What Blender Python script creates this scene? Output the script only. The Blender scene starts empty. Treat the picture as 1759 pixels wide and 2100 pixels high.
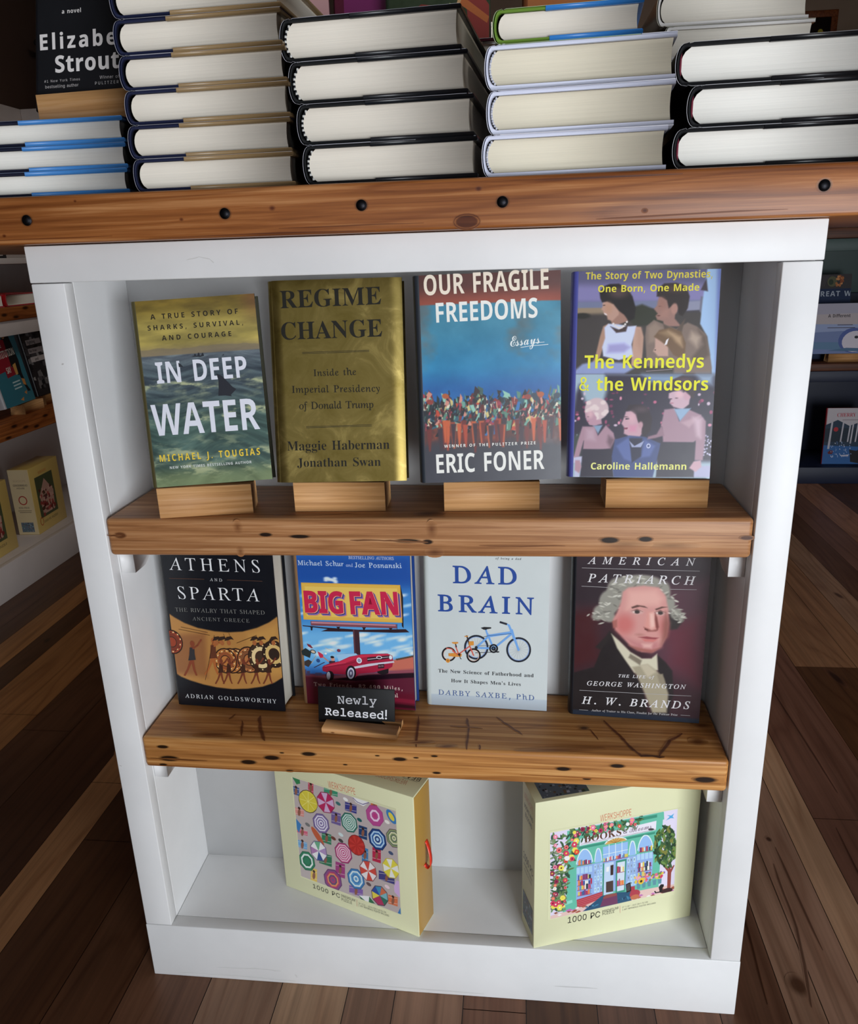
import bpy, bmesh, math, random
import numpy as np
from mathutils import Vector, Matrix, Euler
from mathutils.geometry import tessellate_polygon

# ---------------------------------------------------------------- camera, light, exposure
scene = bpy.context.scene
COL = scene.collection
cam_data = bpy.data.cameras.new('camera')
cam_data.sensor_fit = 'HORIZONTAL'
cam_data.sensor_width = 36.0
cam_data.lens = 1619.63 / 1759 * 36.0
cam_data.clip_start = 0.05
camera = bpy.data.objects.new('camera', cam_data)
camera.location = (0.54271, -0.86977, 1.02706)
camera.rotation_euler = Euler((math.pi / 2 - 0.316500, 0.030577, 0.105201), 'XYZ')
COL.objects.link(camera)
scene.camera = camera

world = bpy.data.worlds.new('overcast_daylight')
scene.world = world
world.use_nodes = True
world.node_tree.nodes['Background'].inputs[0].default_value = (0.75, 0.86, 1.0, 1)
world.node_tree.nodes['Background'].inputs[1].default_value = 0.6


def area_light(name, loc, target, sx, sy, power, color):
    d = bpy.data.lights.new(name, 'AREA')
    d.shape = 'RECTANGLE'
    d.size, d.size_y, d.energy, d.color = sx, sy, power, color
    o = bpy.data.objects.new(name, d)
    o.location = loc
    o.rotation_euler = (Vector(target) - Vector(loc)).to_track_quat('-Z', 'Y').to_euler()
    COL.objects.link(o)
    return o


# daylight coming in through the shop window, then two added fill lights
area_light('window_daylight', (1.70, -2.15, 0.56), (0.6, 0.0, 0.40), 1.2, 1.05, 57, (0.90, 0.95, 1.0))
area_light('door_fill', (0.05, -2.30, 1.20), (0.4, 0.0, 0.7), 0.8, 1.8, 1.5, (1.0, 0.98, 0.96))  # weak fill added at the door opening
area_light('ceiling_fill', (0.75, 1.10, 2.84), (0.75, 1.10, 0.0), 0.6, 0.6, 11, (1.0, 0.92, 0.82))  # unseen lamp added to lift the ambient level from above

vs = scene.view_settings
vs.view_transform = 'Standard'
vs.look = 'None'
vs.gamma = 1.0
vs.use_curve_mapping = False
vs.exposure = 0.0

# ---------------------------------------------------------------- helpers
def lin(c):
    """'RRGGBB' -> linear rgb"""
    o = []
    for i in (0, 2, 4):
        x = int(c[i:i + 2], 16) / 255
        o.append(x / 12.92 if x <= 0.04045 else ((x + 0.055) / 1.055) ** 2.4)
    return tuple(o)


INK = 1.18                      # printed colours as albedo


def ink(c):
    return tuple(min(0.9, x * INK) for x in lin(c))


class MB:
    """collects shapes and links them as ONE mesh object"""

    def __init__(self):
        self.ch = []
        self.n = 0

    def add(self, verts, faces, col=(1, 1, 1), mat=0):
        V = np.asarray(verts, dtype=np.float64).reshape(-1, 3)
        C = np.asarray(col, dtype=np.float64)
        if C.ndim == 1:
            C = np.tile(C, (len(V), 1))
        self.ch.append((V, faces, C, mat))
        self.n += len(V)

    def box(self, lo, hi, col=(1, 1, 1), mat=0, r=0.0, seg=2, M=None):
        lo, hi = Vector(lo), Vector(hi)
        bm = bmesh.new()
        bmesh.ops.create_cube(bm, size=1.0)
        for v in bm.verts:
            v.co = Vector([(lo[i] + hi[i]) / 2 + v.co[i] * (hi[i] - lo[i]) for i in range(3)])
        if r > 0:
            bmesh.ops.bevel(bm, geom=bm.edges[:], offset=r, segments=seg, profile=0.5, affect='EDGES')
        self.bm(bm, col, mat, M)

    def bm(self, bm, col=(1, 1, 1), mat=0, M=None):
        bm.verts.index_update()
        V = [(M @ v.co) if M else v.co.copy() for v in bm.verts]
        F = [[v.index for v in f.verts] for f in bm.faces]
        bm.free()
        self.add([tuple(v) for v in V], F, col, mat)

    def prism(self, poly, lo, hi, tf, col=(1, 1, 1), mat=0, capcol=None):
        """extrude a closed 2-D outline from lo to hi; tf(a, b, t) gives the point"""
        n = len(poly)
        V = [tf(a, b, lo) for a, b in poly] + [tf(a, b, hi) for a, b in poly]
        F = [[i, (i + 1) % n, n + (i + 1) % n, n + i] for i in range(n)]
        tris = tessellate_polygon([[Vector((a, b, 0)) for a, b in poly]])
        F += [list(t) for t in tris] + [[n + i for i in reversed(t)] for t in tris]
        self.add(V, F, col, mat)

    def cyl(self, p0, p1, r0, r1=None, n=16, col=(1, 1, 1), mat=0):
        p0, p1 = Vector(p0), Vector(p1)
        r1 = r0 if r1 is None else r1
        d = (p1 - p0).normalized()
        a = d.orthogonal().normalized()
        b = d.cross(a)
        V, F = [], []
        for p, r in ((p0, r0), (p1, r1)):
            for i in range(n):
                t = 2 * math.pi * i / n
                V.append(tuple(p + a * (r * math.cos(t)) + b * (r * math.sin(t))))
        F = [[i, (i + 1) % n, n + (i + 1) % n, n + i] for i in range(n)]
        F += [list(range(n))[::-1], list(range(n, 2 * n))]
        self.add(V, F, col, mat)

    def tube(self, pts, r, n=8, col=(1, 1, 1), mat=0):
        pts = [Vector(p) for p in pts]
        V, F = [], []
        up = Vector((0.3, 0.2, 1)).normalized()
        for i, p in enumerate(pts):
            d = (pts[min(i + 1, len(pts) - 1)] - pts[max(i - 1, 0)]).normalized()
            a = d.cross(up).normalized()
            b = d.cross(a)
            for k in range(n):
                t = 2 * math.pi * k / n
                V.append(tuple(p + a * (r * math.cos(t)) + b * (r * math.sin(t))))
        for i in range(len(pts) - 1):
            for k in range(n):
                F.append([i * n + k, i * n + (k + 1) % n, (i + 1) * n + (k + 1) % n, (i + 1) * n + k])
        F += [list(range(n))[::-1], [(len(pts) - 1) * n + k for k in range(n)]]
        self.add(V, F, col, mat)

    def lift(self, V):
        """each mark lies a hair above the last one, so that overlapping marks do not share a plane"""
        self.marks = getattr(self, 'marks', 0) + 1
        V = np.array(V, dtype=float)
        ax = int(np.argmin(V.max(0) - V.min(0)))
        V[:, ax] += (-1 if ax == 1 else 1) * 1.2e-5 * self.marks
        return V

    # worn marks in the surface itself: colour multipliers that fade out to 1 at the rim
    def spot(self, tf, c, rx, ry, ang=0.0, dark=(0.05, 0.04, 0.035), mat=0, hard=0.45, n=18):
        ca, sa = math.cos(ang), math.sin(ang)
        V, C = [tf(c[0], c[1])], [dark]
        mid = tuple(0.5 + 0.5 * d for d in dark)
        for rr_, cc in ((hard, dark), ((1 + hard) / 2, mid), (1.0, (1, 1, 1))):
            for i in range(n):
                t = 2 * math.pi * i / n
                x, y = rx * rr_ * math.cos(t), ry * rr_ * math.sin(t)
                V.append(tf(c[0] + x * ca - y * sa, c[1] + x * sa + y * ca))
                C.append(cc)
        F = [[0, 1 + i, 1 + (i + 1) % n] for i in range(n)]
        for k in range(2):
            o = 1 + k * n
            F += [[o + i, o + n + i, o + n + (i + 1) % n, o + (i + 1) % n] for i in range(n)]
        self.add(self.lift(V), F, C, mat)

    def crack(self, tf, pts, w, dark=(0.3, 0.25, 0.25), mat=0):
        P = [Vector((a, b)) for a, b in pts]
        Q = [P[0]]
        for i in range(len(P) - 1):
            for t in (0.25, 0.5, 0.75, 1.0):
                q = P[i].lerp(P[i + 1], t)
                Q.append(q + Vector((RND.uniform(-1, 1), RND.uniform(-1, 1))) * w * 0.35)
        V, C, F = [], [], []
        for i, q in enumerate(Q):
            d = (Q[min(i + 1, len(Q) - 1)] - Q[max(i - 1, 0)])
            nrm = Vector((-d.y, d.x)).normalized()
            ww = w * (0.25 if i in (0, len(Q) - 1) else RND.uniform(0.7, 1.2))
            for s, cc in ((-1, (1, 1, 1)), (-0.45, dark), (0.45, dark), (1, (1, 1, 1))):
                p = q + nrm * (s * ww)
                V.append(tf(p.x, p.y))
                C.append(cc)
        for i in range(len(Q) - 1):
            for k in range(3):
                F.append([i * 4 + k, i * 4 + k + 1, i * 4 + 5 + k, i * 4 + 4 + k])
        self.add(self.lift(V), F, C, mat)

    def build(self, name, mats, parent=None, smooth=False, T=None):
        me = bpy.data.meshes.new(name)
        Vs, Cs, li, tot, mi = [], [], [], [], []
        off = 0
        for V, F, C, m in self.ch:
            Vs.append(V)
            Cs.append(C)
            if isinstance(F, np.ndarray):
                li.append((F + off).ravel())
                tot.append(np.full(len(F), F.shape[1]))
            else:
                li.append(np.array([i for f in F for i in f], dtype=np.int64) + off)
                tot.append(np.array([len(f) for f in F]))
            mi.append(np.full(len(F), m))
            off += len(V)
        V = np.concatenate(Vs)
        if T is not None:
            A = np.array(T)
            V = V @ A[:3, :3].T + A[:3, 3]
        C = np.concatenate(Cs)
        li = np.concatenate(li).astype(np.int32)
        tot = np.concatenate(tot).astype(np.int32)
        mi = np.concatenate(mi).astype(np.int32)
        me.vertices.add(len(V))
        me.loops.add(len(li))
        me.polygons.add(len(tot))
        me.vertices.foreach_set('co', V.astype(np.float32).ravel())
        me.loops.foreach_set('vertex_index', li)
        me.polygons.foreach_set('loop_start', np.concatenate([[0], np.cumsum(tot)[:-1]]).astype(np.int32))
        me.polygons.foreach_set('loop_total', tot)
        me.polygons.foreach_set('material_index', mi)
        if smooth:
            me.polygons.foreach_set('use_smooth', np.ones(len(tot), dtype=bool))
        me.update(calc_edges=True)
        me.validate()
        at = me.color_attributes.new('Col', 'FLOAT_COLOR', 'POINT')
        at.data.foreach_set('color', np.concatenate([C, np.ones((len(C), 1))], axis=1).astype(np.float32).ravel())
        for m in (mats if isinstance(mats, (list, tuple)) else [mats]):
            me.materials.append(m)
        o = bpy.data.objects.new(name, me)
        COL.objects.link(o)
        if parent:
            o.parent = parent
        return o


RND = random.Random(11)


def tag(o, label=None, cat=None, group=None, kind=None):
    if label:
        o['label'] = label
    if cat:
        o['category'] = cat
    if group:
        o['group'] = group
    if kind:
        o['kind'] = kind
    return o


def thing(name, label, cat, loc=(0, 0, 0), rot=(0, 0, 0), group=None):
    o = bpy.data.objects.new(name, None)
    o.empty_display_size = 0.05
    COL.objects.link(o)
    o.location = loc
    o.rotation_euler = rot
    return tag(o, label, cat, group)


def dup(root, loc, rot, label=None, group=None):
    """a copy of a thing with copies of its parts and sub-parts"""
    r = root.copy()
    COL.objects.link(r)
    r.location, r.rotation_euler = loc, rot
    if label:
        r['label'] = label
    if group:
        r['group'] = group
    for ch in list(root.children):
        c = ch.copy()
        COL.objects.link(c)
        c.parent = r
        for g in ch.children:
            d = g.copy()
            COL.objects.link(d)
            d.parent = c
    return r


# ---------------------------------------------------------------- materials
class NT:
    def __init__(self, name):
        self.m = bpy.data.materials.new(name)
        self.m.use_nodes = True
        self.t = self.m.node_tree
        self.b = self.t.nodes['Principled BSDF']

    def n(self, typ, **kw):
        x = self.t.nodes.new(typ)
        for k, v in kw.items():
            setattr(x, k, v)
        return x

    def l(self, a, b):
        self.t.links.new(a, b)

    def mix(self, blend, fac, a, b):
        x = self.n('ShaderNodeMix', data_type='RGBA', blend_type=blend)
        for sock, v in ((x.inputs[0], fac), (x.inputs[6], a), (x.inputs[7], b)):
            if hasattr(v, 'is_linked'):
                self.l(v, sock)
            else:
                sock.default_value = v
        return x.outputs[2]

    def ramp(self, fac, stops):
        r = self.n('ShaderNodeValToRGB')
        e = r.color_ramp.elements
        while len(e) < len(stops):
            e.new(0.5)
        for i, (p, c) in enumerate(stops):
            e[i].position = p
            e[i].color = tuple(c) + (1,)
        self.l(fac, r.inputs[0])
        return r.outputs[0]

    def coords(self, scale, rot=(0, 0, 0), rnd=True, kind='Object'):
        tc = self.n('ShaderNodeTexCoord')
        v = tc.outputs[kind]
        if rnd:
            oi = self.n('ShaderNodeObjectInfo')
            mu = self.n('ShaderNodeVectorMath', operation='SCALE')
            cx = self.n('ShaderNodeCombineXYZ')
            self.l(oi.outputs['Random'], cx.inputs[0])
            self.l(oi.outputs['Random'], cx.inputs[1])
            self.l(cx.outputs[0], mu.inputs[0])
            mu.inputs['Scale'].default_value = 7.0
            ad = self.n('ShaderNodeVectorMath', operation='ADD')
            self.l(v, ad.inputs[0])
            self.l(mu.outputs[0], ad.inputs[1])
            v = ad.outputs[0]
        mp = self.n('ShaderNodeMapping')
        mp.inputs['Scale'].default_value = scale
        mp.inputs['Rotation'].default_value = rot
        self.l(v, mp.inputs[0])
        return mp.outputs[0]

    def noise(self, vec, scale, detail=4, rough=0.55, dist=0.0):
        x = self.n('ShaderNodeTexNoise')
        x.inputs['Scale'].default_value = scale
        x.inputs['Detail'].default_value = detail
        x.inputs['Roughness'].default_value = rough
        x.inputs['Distortion'].default_value = dist
        self.l(vec, x.inputs['Vector'])
        return x.outputs['Fac']

    def bump(self, h, strength, dist=0.001):
        b = self.n('ShaderNodeBump')
        b.inputs['Strength'].default_value = strength
        b.inputs['Distance'].default_value = dist
        self.l(h, b.inputs['Height'])
        self.l(b.outputs[0], self.b.inputs['Normal'])


def m_print(name, rough=0.4, spec=0.5, coat=0.0):
    """printed paper, cloth and painted things: the ink colour is carried by the mesh"""
    t = NT(name)
    a = t.n('ShaderNodeAttribute', attribute_name='Col')
    t.l(a.outputs['Color'], t.b.inputs['Base Color'])
    nz = t.noise(t.coords((1, 1, 1)), 90, 3)
    r = t.n('ShaderNodeMapRange')
    r.inputs['To Min'].default_value = rough * 0.9
    r.inputs['To Max'].default_value = rough * 1.12
    t.l(nz, r.inputs['Value'])
    t.l(r.outputs[0], t.b.inputs['Roughness'])
    t.b.inputs['Specular IOR Level'].default_value = spec
    t.b.inputs['Coat Weight'].default_value = coat
    t.b.inputs['Coat Roughness'].default_value = 0.12
    return t.m


def m_wood(name, dark, mid, light, axis=0, fine=1.0, rough=0.45, bands=14.0, contrast=1.0):
    """straight-grained timber, grain along the given local axis; multiplied by the marks in Col"""
    t = NT(name)
    s = [150.0 * fine] * 3
    s[axis] = 3.0 * fine
    v = t.coords(tuple(s))
    n1 = t.noise(v, 1.0, 6, 0.62, 0.6)
    s2 = [1.0, 1.0, 1.0]
    s2[axis] = 0.10
    v2 = t.coords(tuple(s2))
    w = t.n('ShaderNodeTexNoise')
    w.inputs['Scale'].default_value = bands
    w.inputs['Detail'].default_value = 1.5
    w.inputs['Distortion'].default_value = 0.4
    t.l(v2, w.inputs['Vector'])
    mul = t.n('ShaderNodeMath', operation='MULTIPLY')
    mul.inputs[1].default_value = 16.0
    t.l(w.outputs['Fac'], mul.inputs[0])
    fr = t.n('ShaderNodeMath', operation='PINGPONG')
    fr.inputs[1].default_value = 1.0
    t.l(mul.outputs[0], fr.inputs[0])
    base = t.ramp(n1, [(0.28, dark), (0.5, mid), (0.72, light)])
    ring = t.ramp(fr.outputs[0], [(0.0, (0.62, 0.52, 0.46)), (0.35, (0.95, 0.93, 0.9)), (1.0, (1.06, 1.06, 1.06))])
    c = t.mix('MULTIPLY', 0.75 * contrast, base, ring)
    big = t.noise(t.coords((2.2, 2.2, 2.2)), 2.0, 3)
    c = t.mix('MULTIPLY', 0.6, c, t.ramp(big, [(0.3, (0.78, 0.74, 0.7)), (0.7, (1.1, 1.1, 1.1))]))
    a = t.n('ShaderNodeAttribute', attribute_name='Col')
    c = t.mix('MULTIPLY', 1.0, c, a.outputs['Color'])
    t.l(c, t.b.inputs['Base Color'])
    t.b.inputs['Roughness'].default_value = rough
    t.b.inputs['Specular IOR Level'].default_value = 0.32
    t.bump(n1, 0.12, 0.0006)
    return t.m


def m_paint(name, col, rough=0.42, var=0.04):
    t = NT(name)
    n1 = t.noise(t.coords((3, 3, 3)), 3.0, 5)
    lo = tuple(c * (1 - var) for c in col)
    hi = tuple(min(0.95, c * (1 + var)) for c in col)
    c = t.ramp(n1, [(0.3, lo), (0.7, hi)])
    a = t.n('ShaderNodeAttribute', attribute_name='Col')
    t.l(t.mix('MULTIPLY', 1.0, c, a.outputs['Color']), t.b.inputs['Base Color'])
    t.b.inputs['Roughness'].default_value = rough
    t.bump(t.noise(t.coords((40, 40, 9)), 2.0, 4), 0.06, 0.0006)
    return t.m


def m_pages(name, col, axis):
    t = NT(name)
    s = [6.0] * 3
    s[axis] = 2600.0
    n1 = t.noise(t.coords(tuple(s)), 1.0, 2)
    big = t.noise(t.coords((8, 8, 8)), 2.0, 2)
    c = t.ramp(n1, [(0.25, tuple(x * 0.90 for x in col)), (0.75, tuple(min(0.95, x * 1.03) for x in col))])
    c = t.mix('MULTIPLY', 0.5, c, t.ramp(big, [(0.3, (0.95, 0.94, 0.92)), (0.7, (1.03, 1.03, 1.03))]))
    t.l(c, t.b.inputs['Base Color'])
    t.b.inputs['Roughness'].default_value = 0.75
    t.b.inputs['Specular IOR Level'].default_value = 0.2
    t.bump(n1, 0.10, 0.0004)
    return t.m


def m_metal(name, col, rough):
    t = NT(name)
    n1 = t.noise(t.coords((1, 1, 1)), 60, 4)
    t.l(t.ramp(n1, [(0.3, tuple(c * 0.8 for c in col)), (0.7, col)]), t.b.inputs['Base Color'])
    t.b.inputs['Metallic'].default_value = 1.0
    t.b.inputs['Roughness'].default_value = rough
    return t.m


def m_gold():
    t = NT('gold_foil')
    n1 = t.noise(t.coords((1, 1, 1)), 26, 8, 0.65, 0.8)
    t.l(t.ramp(n1, [(0.35, lin('746430')), (0.55, lin('857440')), (0.72, lin('B09C5C'))]), t.b.inputs['Base Color'])
    t.b.inputs['Metallic'].default_value = 0.88
    t.l(t.ramp(n1, [(0.3, (0.30,) * 3), (0.75, (0.44,) * 3)]), t.b.inputs['Roughness'])
    t.bump(t.noise(t.coords((1, 1, 1)), 900, 2), 0.08, 0.0003)
    return t.m


def m_glass():
    t = NT('window_glass')
    t.b.inputs['Base Color'].default_value = (1, 1, 1, 1)
    t.b.inputs['Roughness'].default_value = 0.0
    t.b.inputs['Transmission Weight'].default_value = 1.0
    t.b.inputs['IOR'].default_value = 1.05
    n1 = t.noise(t.coords((1, 1, 1)), 2, 1)
    t.l(t.ramp(n1, [(0.2, (0.97, 0.99, 0.98)), (0.8, (1, 1, 1))]), t.b.inputs['Base Color'])
    return t.m


MAT = dict(
    white=m_paint('white_paint', (0.80, 0.80, 0.80)),
    dimwhite=m_paint('warm_white_paint', (0.70, 0.64, 0.62)),  # one even white, darker and warmer than the cabinet paint
    navy=m_paint('navy_paint', (0.004, 0.009, 0.034), 0.5),
    teal=m_paint('teal_paint', (0.032, 0.064, 0.060), 0.5),
    wall=m_paint('tan_wall_paint', (0.40, 0.27, 0.19), 0.8),
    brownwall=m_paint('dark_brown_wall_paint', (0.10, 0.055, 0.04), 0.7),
    ceiling=m_paint('ceiling_paint', (0.34, 0.31, 0.28), 0.8),
    gloss=m_print('glossy_print', 0.34, 0.5),
    matte=m_print('matte_print', 0.55, 0.35),
    cloth=m_print('book_cloth', 0.7, 0.25),
    gold=m_gold(),
    pages_flat=m_pages('page_edges_flat', (0.82, 0.76, 0.66), 2),
    pages_ivory=m_pages('page_edges_ivory', (0.82, 0.755, 0.60), 2),
    pages_bright=m_pages('page_edges_bright', (0.86, 0.84, 0.78), 2),
    pages_stand=m_pages('page_edges_upright', (0.80, 0.76, 0.66), 1),
    counter=m_wood('reclaimed_counter_wood', lin('6A3818'), lin('9C6032'), lin('C48C5A'), 0, 1.0, 0.36),
    shelf=m_wood('reclaimed_shelf_wood', lin('7C4C2A'), lin('B27E52'), lin('D2A478'), 0, 1.3, 0.42, 14.0, 0.62),
    shelf2=m_wood('reclaimed_pine_wood', lin('885426'), lin('C0864A'), lin('E2B072'), 0, 1.0, 0.42, 20, 0.85),
    block=m_wood('pale_block_wood', lin('B0804E'), lin('CE9C66'), lin('DDB080'), 0, 1.6, 0.6, 8, 0.6),
    oldwood=m_wood('dark_orange_wood', lin('6E3A1A'), lin('A05C2C'), lin('B8743C'), 1, 1.0, 0.55),
    darkwood=m_wood('dark_brown_wood', lin('3A2014'), lin('54301E'), lin('6A4028'), 0, 1.0, 0.5),
    floor=m_wood('mixed_floor_boards', (0.80, 0.80, 0.79), (1.10, 1.10, 1.10), (1.34, 1.34, 1.34), 1, 0.7, 0.38, 9, 0.8),
    black=m_metal('black_steel', (0.03, 0.03, 0.035), 0.5),
    steel=m_metal('bright_steel', (0.6, 0.6, 0.6), 0.3),
    glass=m_glass(),
    fabric=m_print('curtain_cloth', 0.9, 0.1),
    ribbon=m_print('satin_ribbon', 0.3, 0.5),
)

# ---------------------------------------------------------------- the setting
W = 0.85                 # display cabinet: front face at y = 0, outer width W
HC, RAIL, KICK, ST, DEP = 1.048, 0.0393, 0.0955, 0.040, 0.147
Z1L, Z1R, TH1 = 0.7295, 0.7340, 0.0485       # upper shelf, top at its left and right end
Z2L, Z2R, TH2 = 0.4181, 0.4152, 0.0470       # lower shelf
CT = 1.0968              # top of the counter
RX0, RX1, RY0, RY1, RH = -1.45, 3.6, -2.42, 4.6, 2.9


def struct(o):
    o['kind'] = 'structure'
    return o


def build_floor():
    m = MB()
    edges = [RX0]
    for e in (-0.99, -0.925, -0.838, -0.765, -0.60, -0.48, -0.335, -0.262, -0.13, -0.03, 0.09, 0.20, 0.30, 0.37, 0.47, 0.56,
              0.66, 0.74, 0.83, 0.925, 0.975, 1.040, 1.098, 1.25, 1.40, 1.475, 1.56, 1.65, 1.755, 1.88, 1.96, 2.1, 2.2, 2.3, 2.42, 2.5,
              2.6, 2.74, 2.85, 3.0, 3.1, 3.22, 3.35, 3.48):
        edges.append(e)
    edges.append(RX1)
    tones = ['5A3A28', '4E3020', '664430', '704C38', '52341F', '5E4030', '8A6448', '7A543C']
    fixed = {-0.335: 'A87850', -0.925: '9A6A3E', -0.765: '8E6038', 1.040: 'A88468', 1.098: '6C4A3C', 0.09: '8A6A54', 0.20: 'A08064', 0.925: '8C6C58', 0.975: '94725E',
             1.475: '8E6E58', -0.262: '54341F', -0.13: '5A3A26', -0.03: '6E4C38', 0.30: '7C5C48', 0.37: '8A6852', -0.48: '4A2C1A', -0.60: '503220', 1.65: '745244', 1.755: '9A6E56', -0.838: '482A18'}
    rr = random.Random(4)
    for i in range(len(edges) - 1):
        a, b = edges[i], edges[i + 1]
        y = RY0 - rr.uniform(0, 0.6)
        long_run = a in fixed
        while y < RY1:
            L = 3.2 if long_run else rr.uniform(0.8, 2.2)
            y0, y1 = max(y, RY0), min(y + L, RY1)
            t = fixed[a] if (long_run and y1 > -0.2 and y0 < 2.0) else rr.choice(tones)
            c = lin(t)
            g = 0.0006
            if y1 > y0:
                m.add([(a + g, y0 + g, 0), (b - g, y0 + g, 0), (b - g, y1 - g, 0), (a + g, y1 - g, 0)], [[0, 1, 2, 3]], c)
            y += L
    m.add([(RX0, RY0, -0.001), (RX1, RY0, -0.001), (RX1, RY1, -0.001), (RX0, RY1, -0.001)], [[0, 1, 2, 3]], lin('1E120C'))
    tf = lambda x, y: (x, y, 0.0003)
    nmark = len(m.ch)
    for c, rx, ry, d in (((0.953, 0.055), 0.017, 0.022, (0.34, 0.27, 0.23)), ((1.0, 0.36), 0.006, 0.008, (0.25, 0.2, 0.2)),
                         ((1.33, 0.95), 0.012, 0.05, (0.35, 0.3, 0.28)), ((-0.33, 0.55), 0.010, 0.03, (0.5, 0.45, 0.4)), ((-0.80, 1.05), 0.010, 0.02, (0.35, 0.3, 0.25)), ((1.52, 1.45), 0.010, 0.03, (0.3, 0.25, 0.25))):
        m.spot(tf, c, rx, ry, 0.2, d)
    for p in ([(0.96, 0.02), (0.985, 0.16), (0.99, 0.30)], [(1.01, 0.12), (1.005, 0.34)], [(0.90, 0.02), (0.91, 0.22), (0.905, 0.36)], [(1.12, 0.1), (1.13, 0.4)], [(1.17, 0.5), (1.16, 0.9)]):
        m.crack(tf, p, 0.0028, (0.35, 0.3, 0.28))
    for i in range(nmark, len(m.ch)):                     # marks keep the tone of the board they are in
        V, F, C, k = m.ch[i]
        x = V[:, 0].mean()
        a = max(e for e in edges if e <= x)
        m.ch[i] = (V, F, C * np.array(lin(fixed.get(a, '5A3A28'))), k)
    struct(m.build('floor', MAT['floor']))


build_floor()


def slab(name, lo, hi, mat):
    m = MB()
    m.box(lo, hi)
    return struct(m.build(name, mat))


slab('ceiling', (RX0, RY0, RH), (RX1, RY1, RH + 0.1), MAT['ceiling'])
slab('wall_back', (RX0, RY1, -0.002), (RX1, RY1 + 0.1, RH), MAT['wall'])
slab('wall_left', (RX0 - 0.1, RY0 - 0.1, -0.002), (RX0, RY1 + 0.1, RH), MAT['brownwall'])
slab('wall_right', (RX1, RY0 - 0.1, -0.002), (RX1 + 0.1, RY1 + 0.1, RH), MAT['wall'])
m = MB()                                   # shop front behind the camera, with a glazed door opening and a wide window opening
WIN = ((-0.45, 0.55, 0.05, 2.2), (1.05, 3.3, 0.25, 2.2))
xs = [RX0, WIN[0][0], WIN[0][1], WIN[1][0], WIN[1][1], RX1]
for i in (0, 2, 4):
    m.box((xs[i], RY0 - 0.1, -0.002), (xs[i + 1], RY0, RH))
for a, b, z0, z1 in WIN:
    m.box((a, RY0 - 0.1, -0.002), (b, RY0, z0))
    m.box((a, RY0 - 0.1, z1), (b, RY0, RH))
struct(m.build('wall_front', MAT['wall']))
for i, (a, b, z0, z1) in enumerate(WIN):
    f = MB()
    t = 0.05
    for lo, hi in (((a, z0), (a + t, z1)), ((b - t, z0), (b, z1)), ((a + t, z0), (b - t, z0 + t)), ((a + t, z1 - t), (b - t, z1)), (((a + b) / 2 - 0.02, z0 + t), ((a + b) / 2 + 0.02, z1 - t))):
        f.box((lo[0], RY0 - 0.08, lo[1]), (hi[0], RY0 - 0.03, hi[1]))
    wf = struct(f.build('window_%d' % (i + 1), MAT['white']))
    g = MB()
    g.box((a + t, RY0 - 0.058, z0 + t), (b - t, RY0 - 0.052, z1 - t))
    g.build('pane', MAT['glass'], wf)


# unseen square fixture, added to go with the ceiling fill light
lamp = thing('ceiling_fill_fixture', 'square white ceiling fixture added for fill light above the counter', 'lamp', (0.75, 1.10, 2.84))
m = MB()
for lo, hi in (((-0.34, -0.34, 0.0), (-0.305, 0.34, 0.06)), ((0.305, -0.34, 0.0), (0.34, 0.34, 0.06)), ((-0.305, -0.34, 0.0), (0.305, -0.305, 0.06)), ((-0.305, 0.305, 0.0), (0.305, 0.34, 0.06))):
    m.box(lo, hi)
m.build('frame', MAT['white'], lamp)
m = MB()
m.box((-0.304, -0.304, 0.03), (0.304, 0.304, 0.0595))
m.build('diffuser', MAT['white'], lamp)

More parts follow.
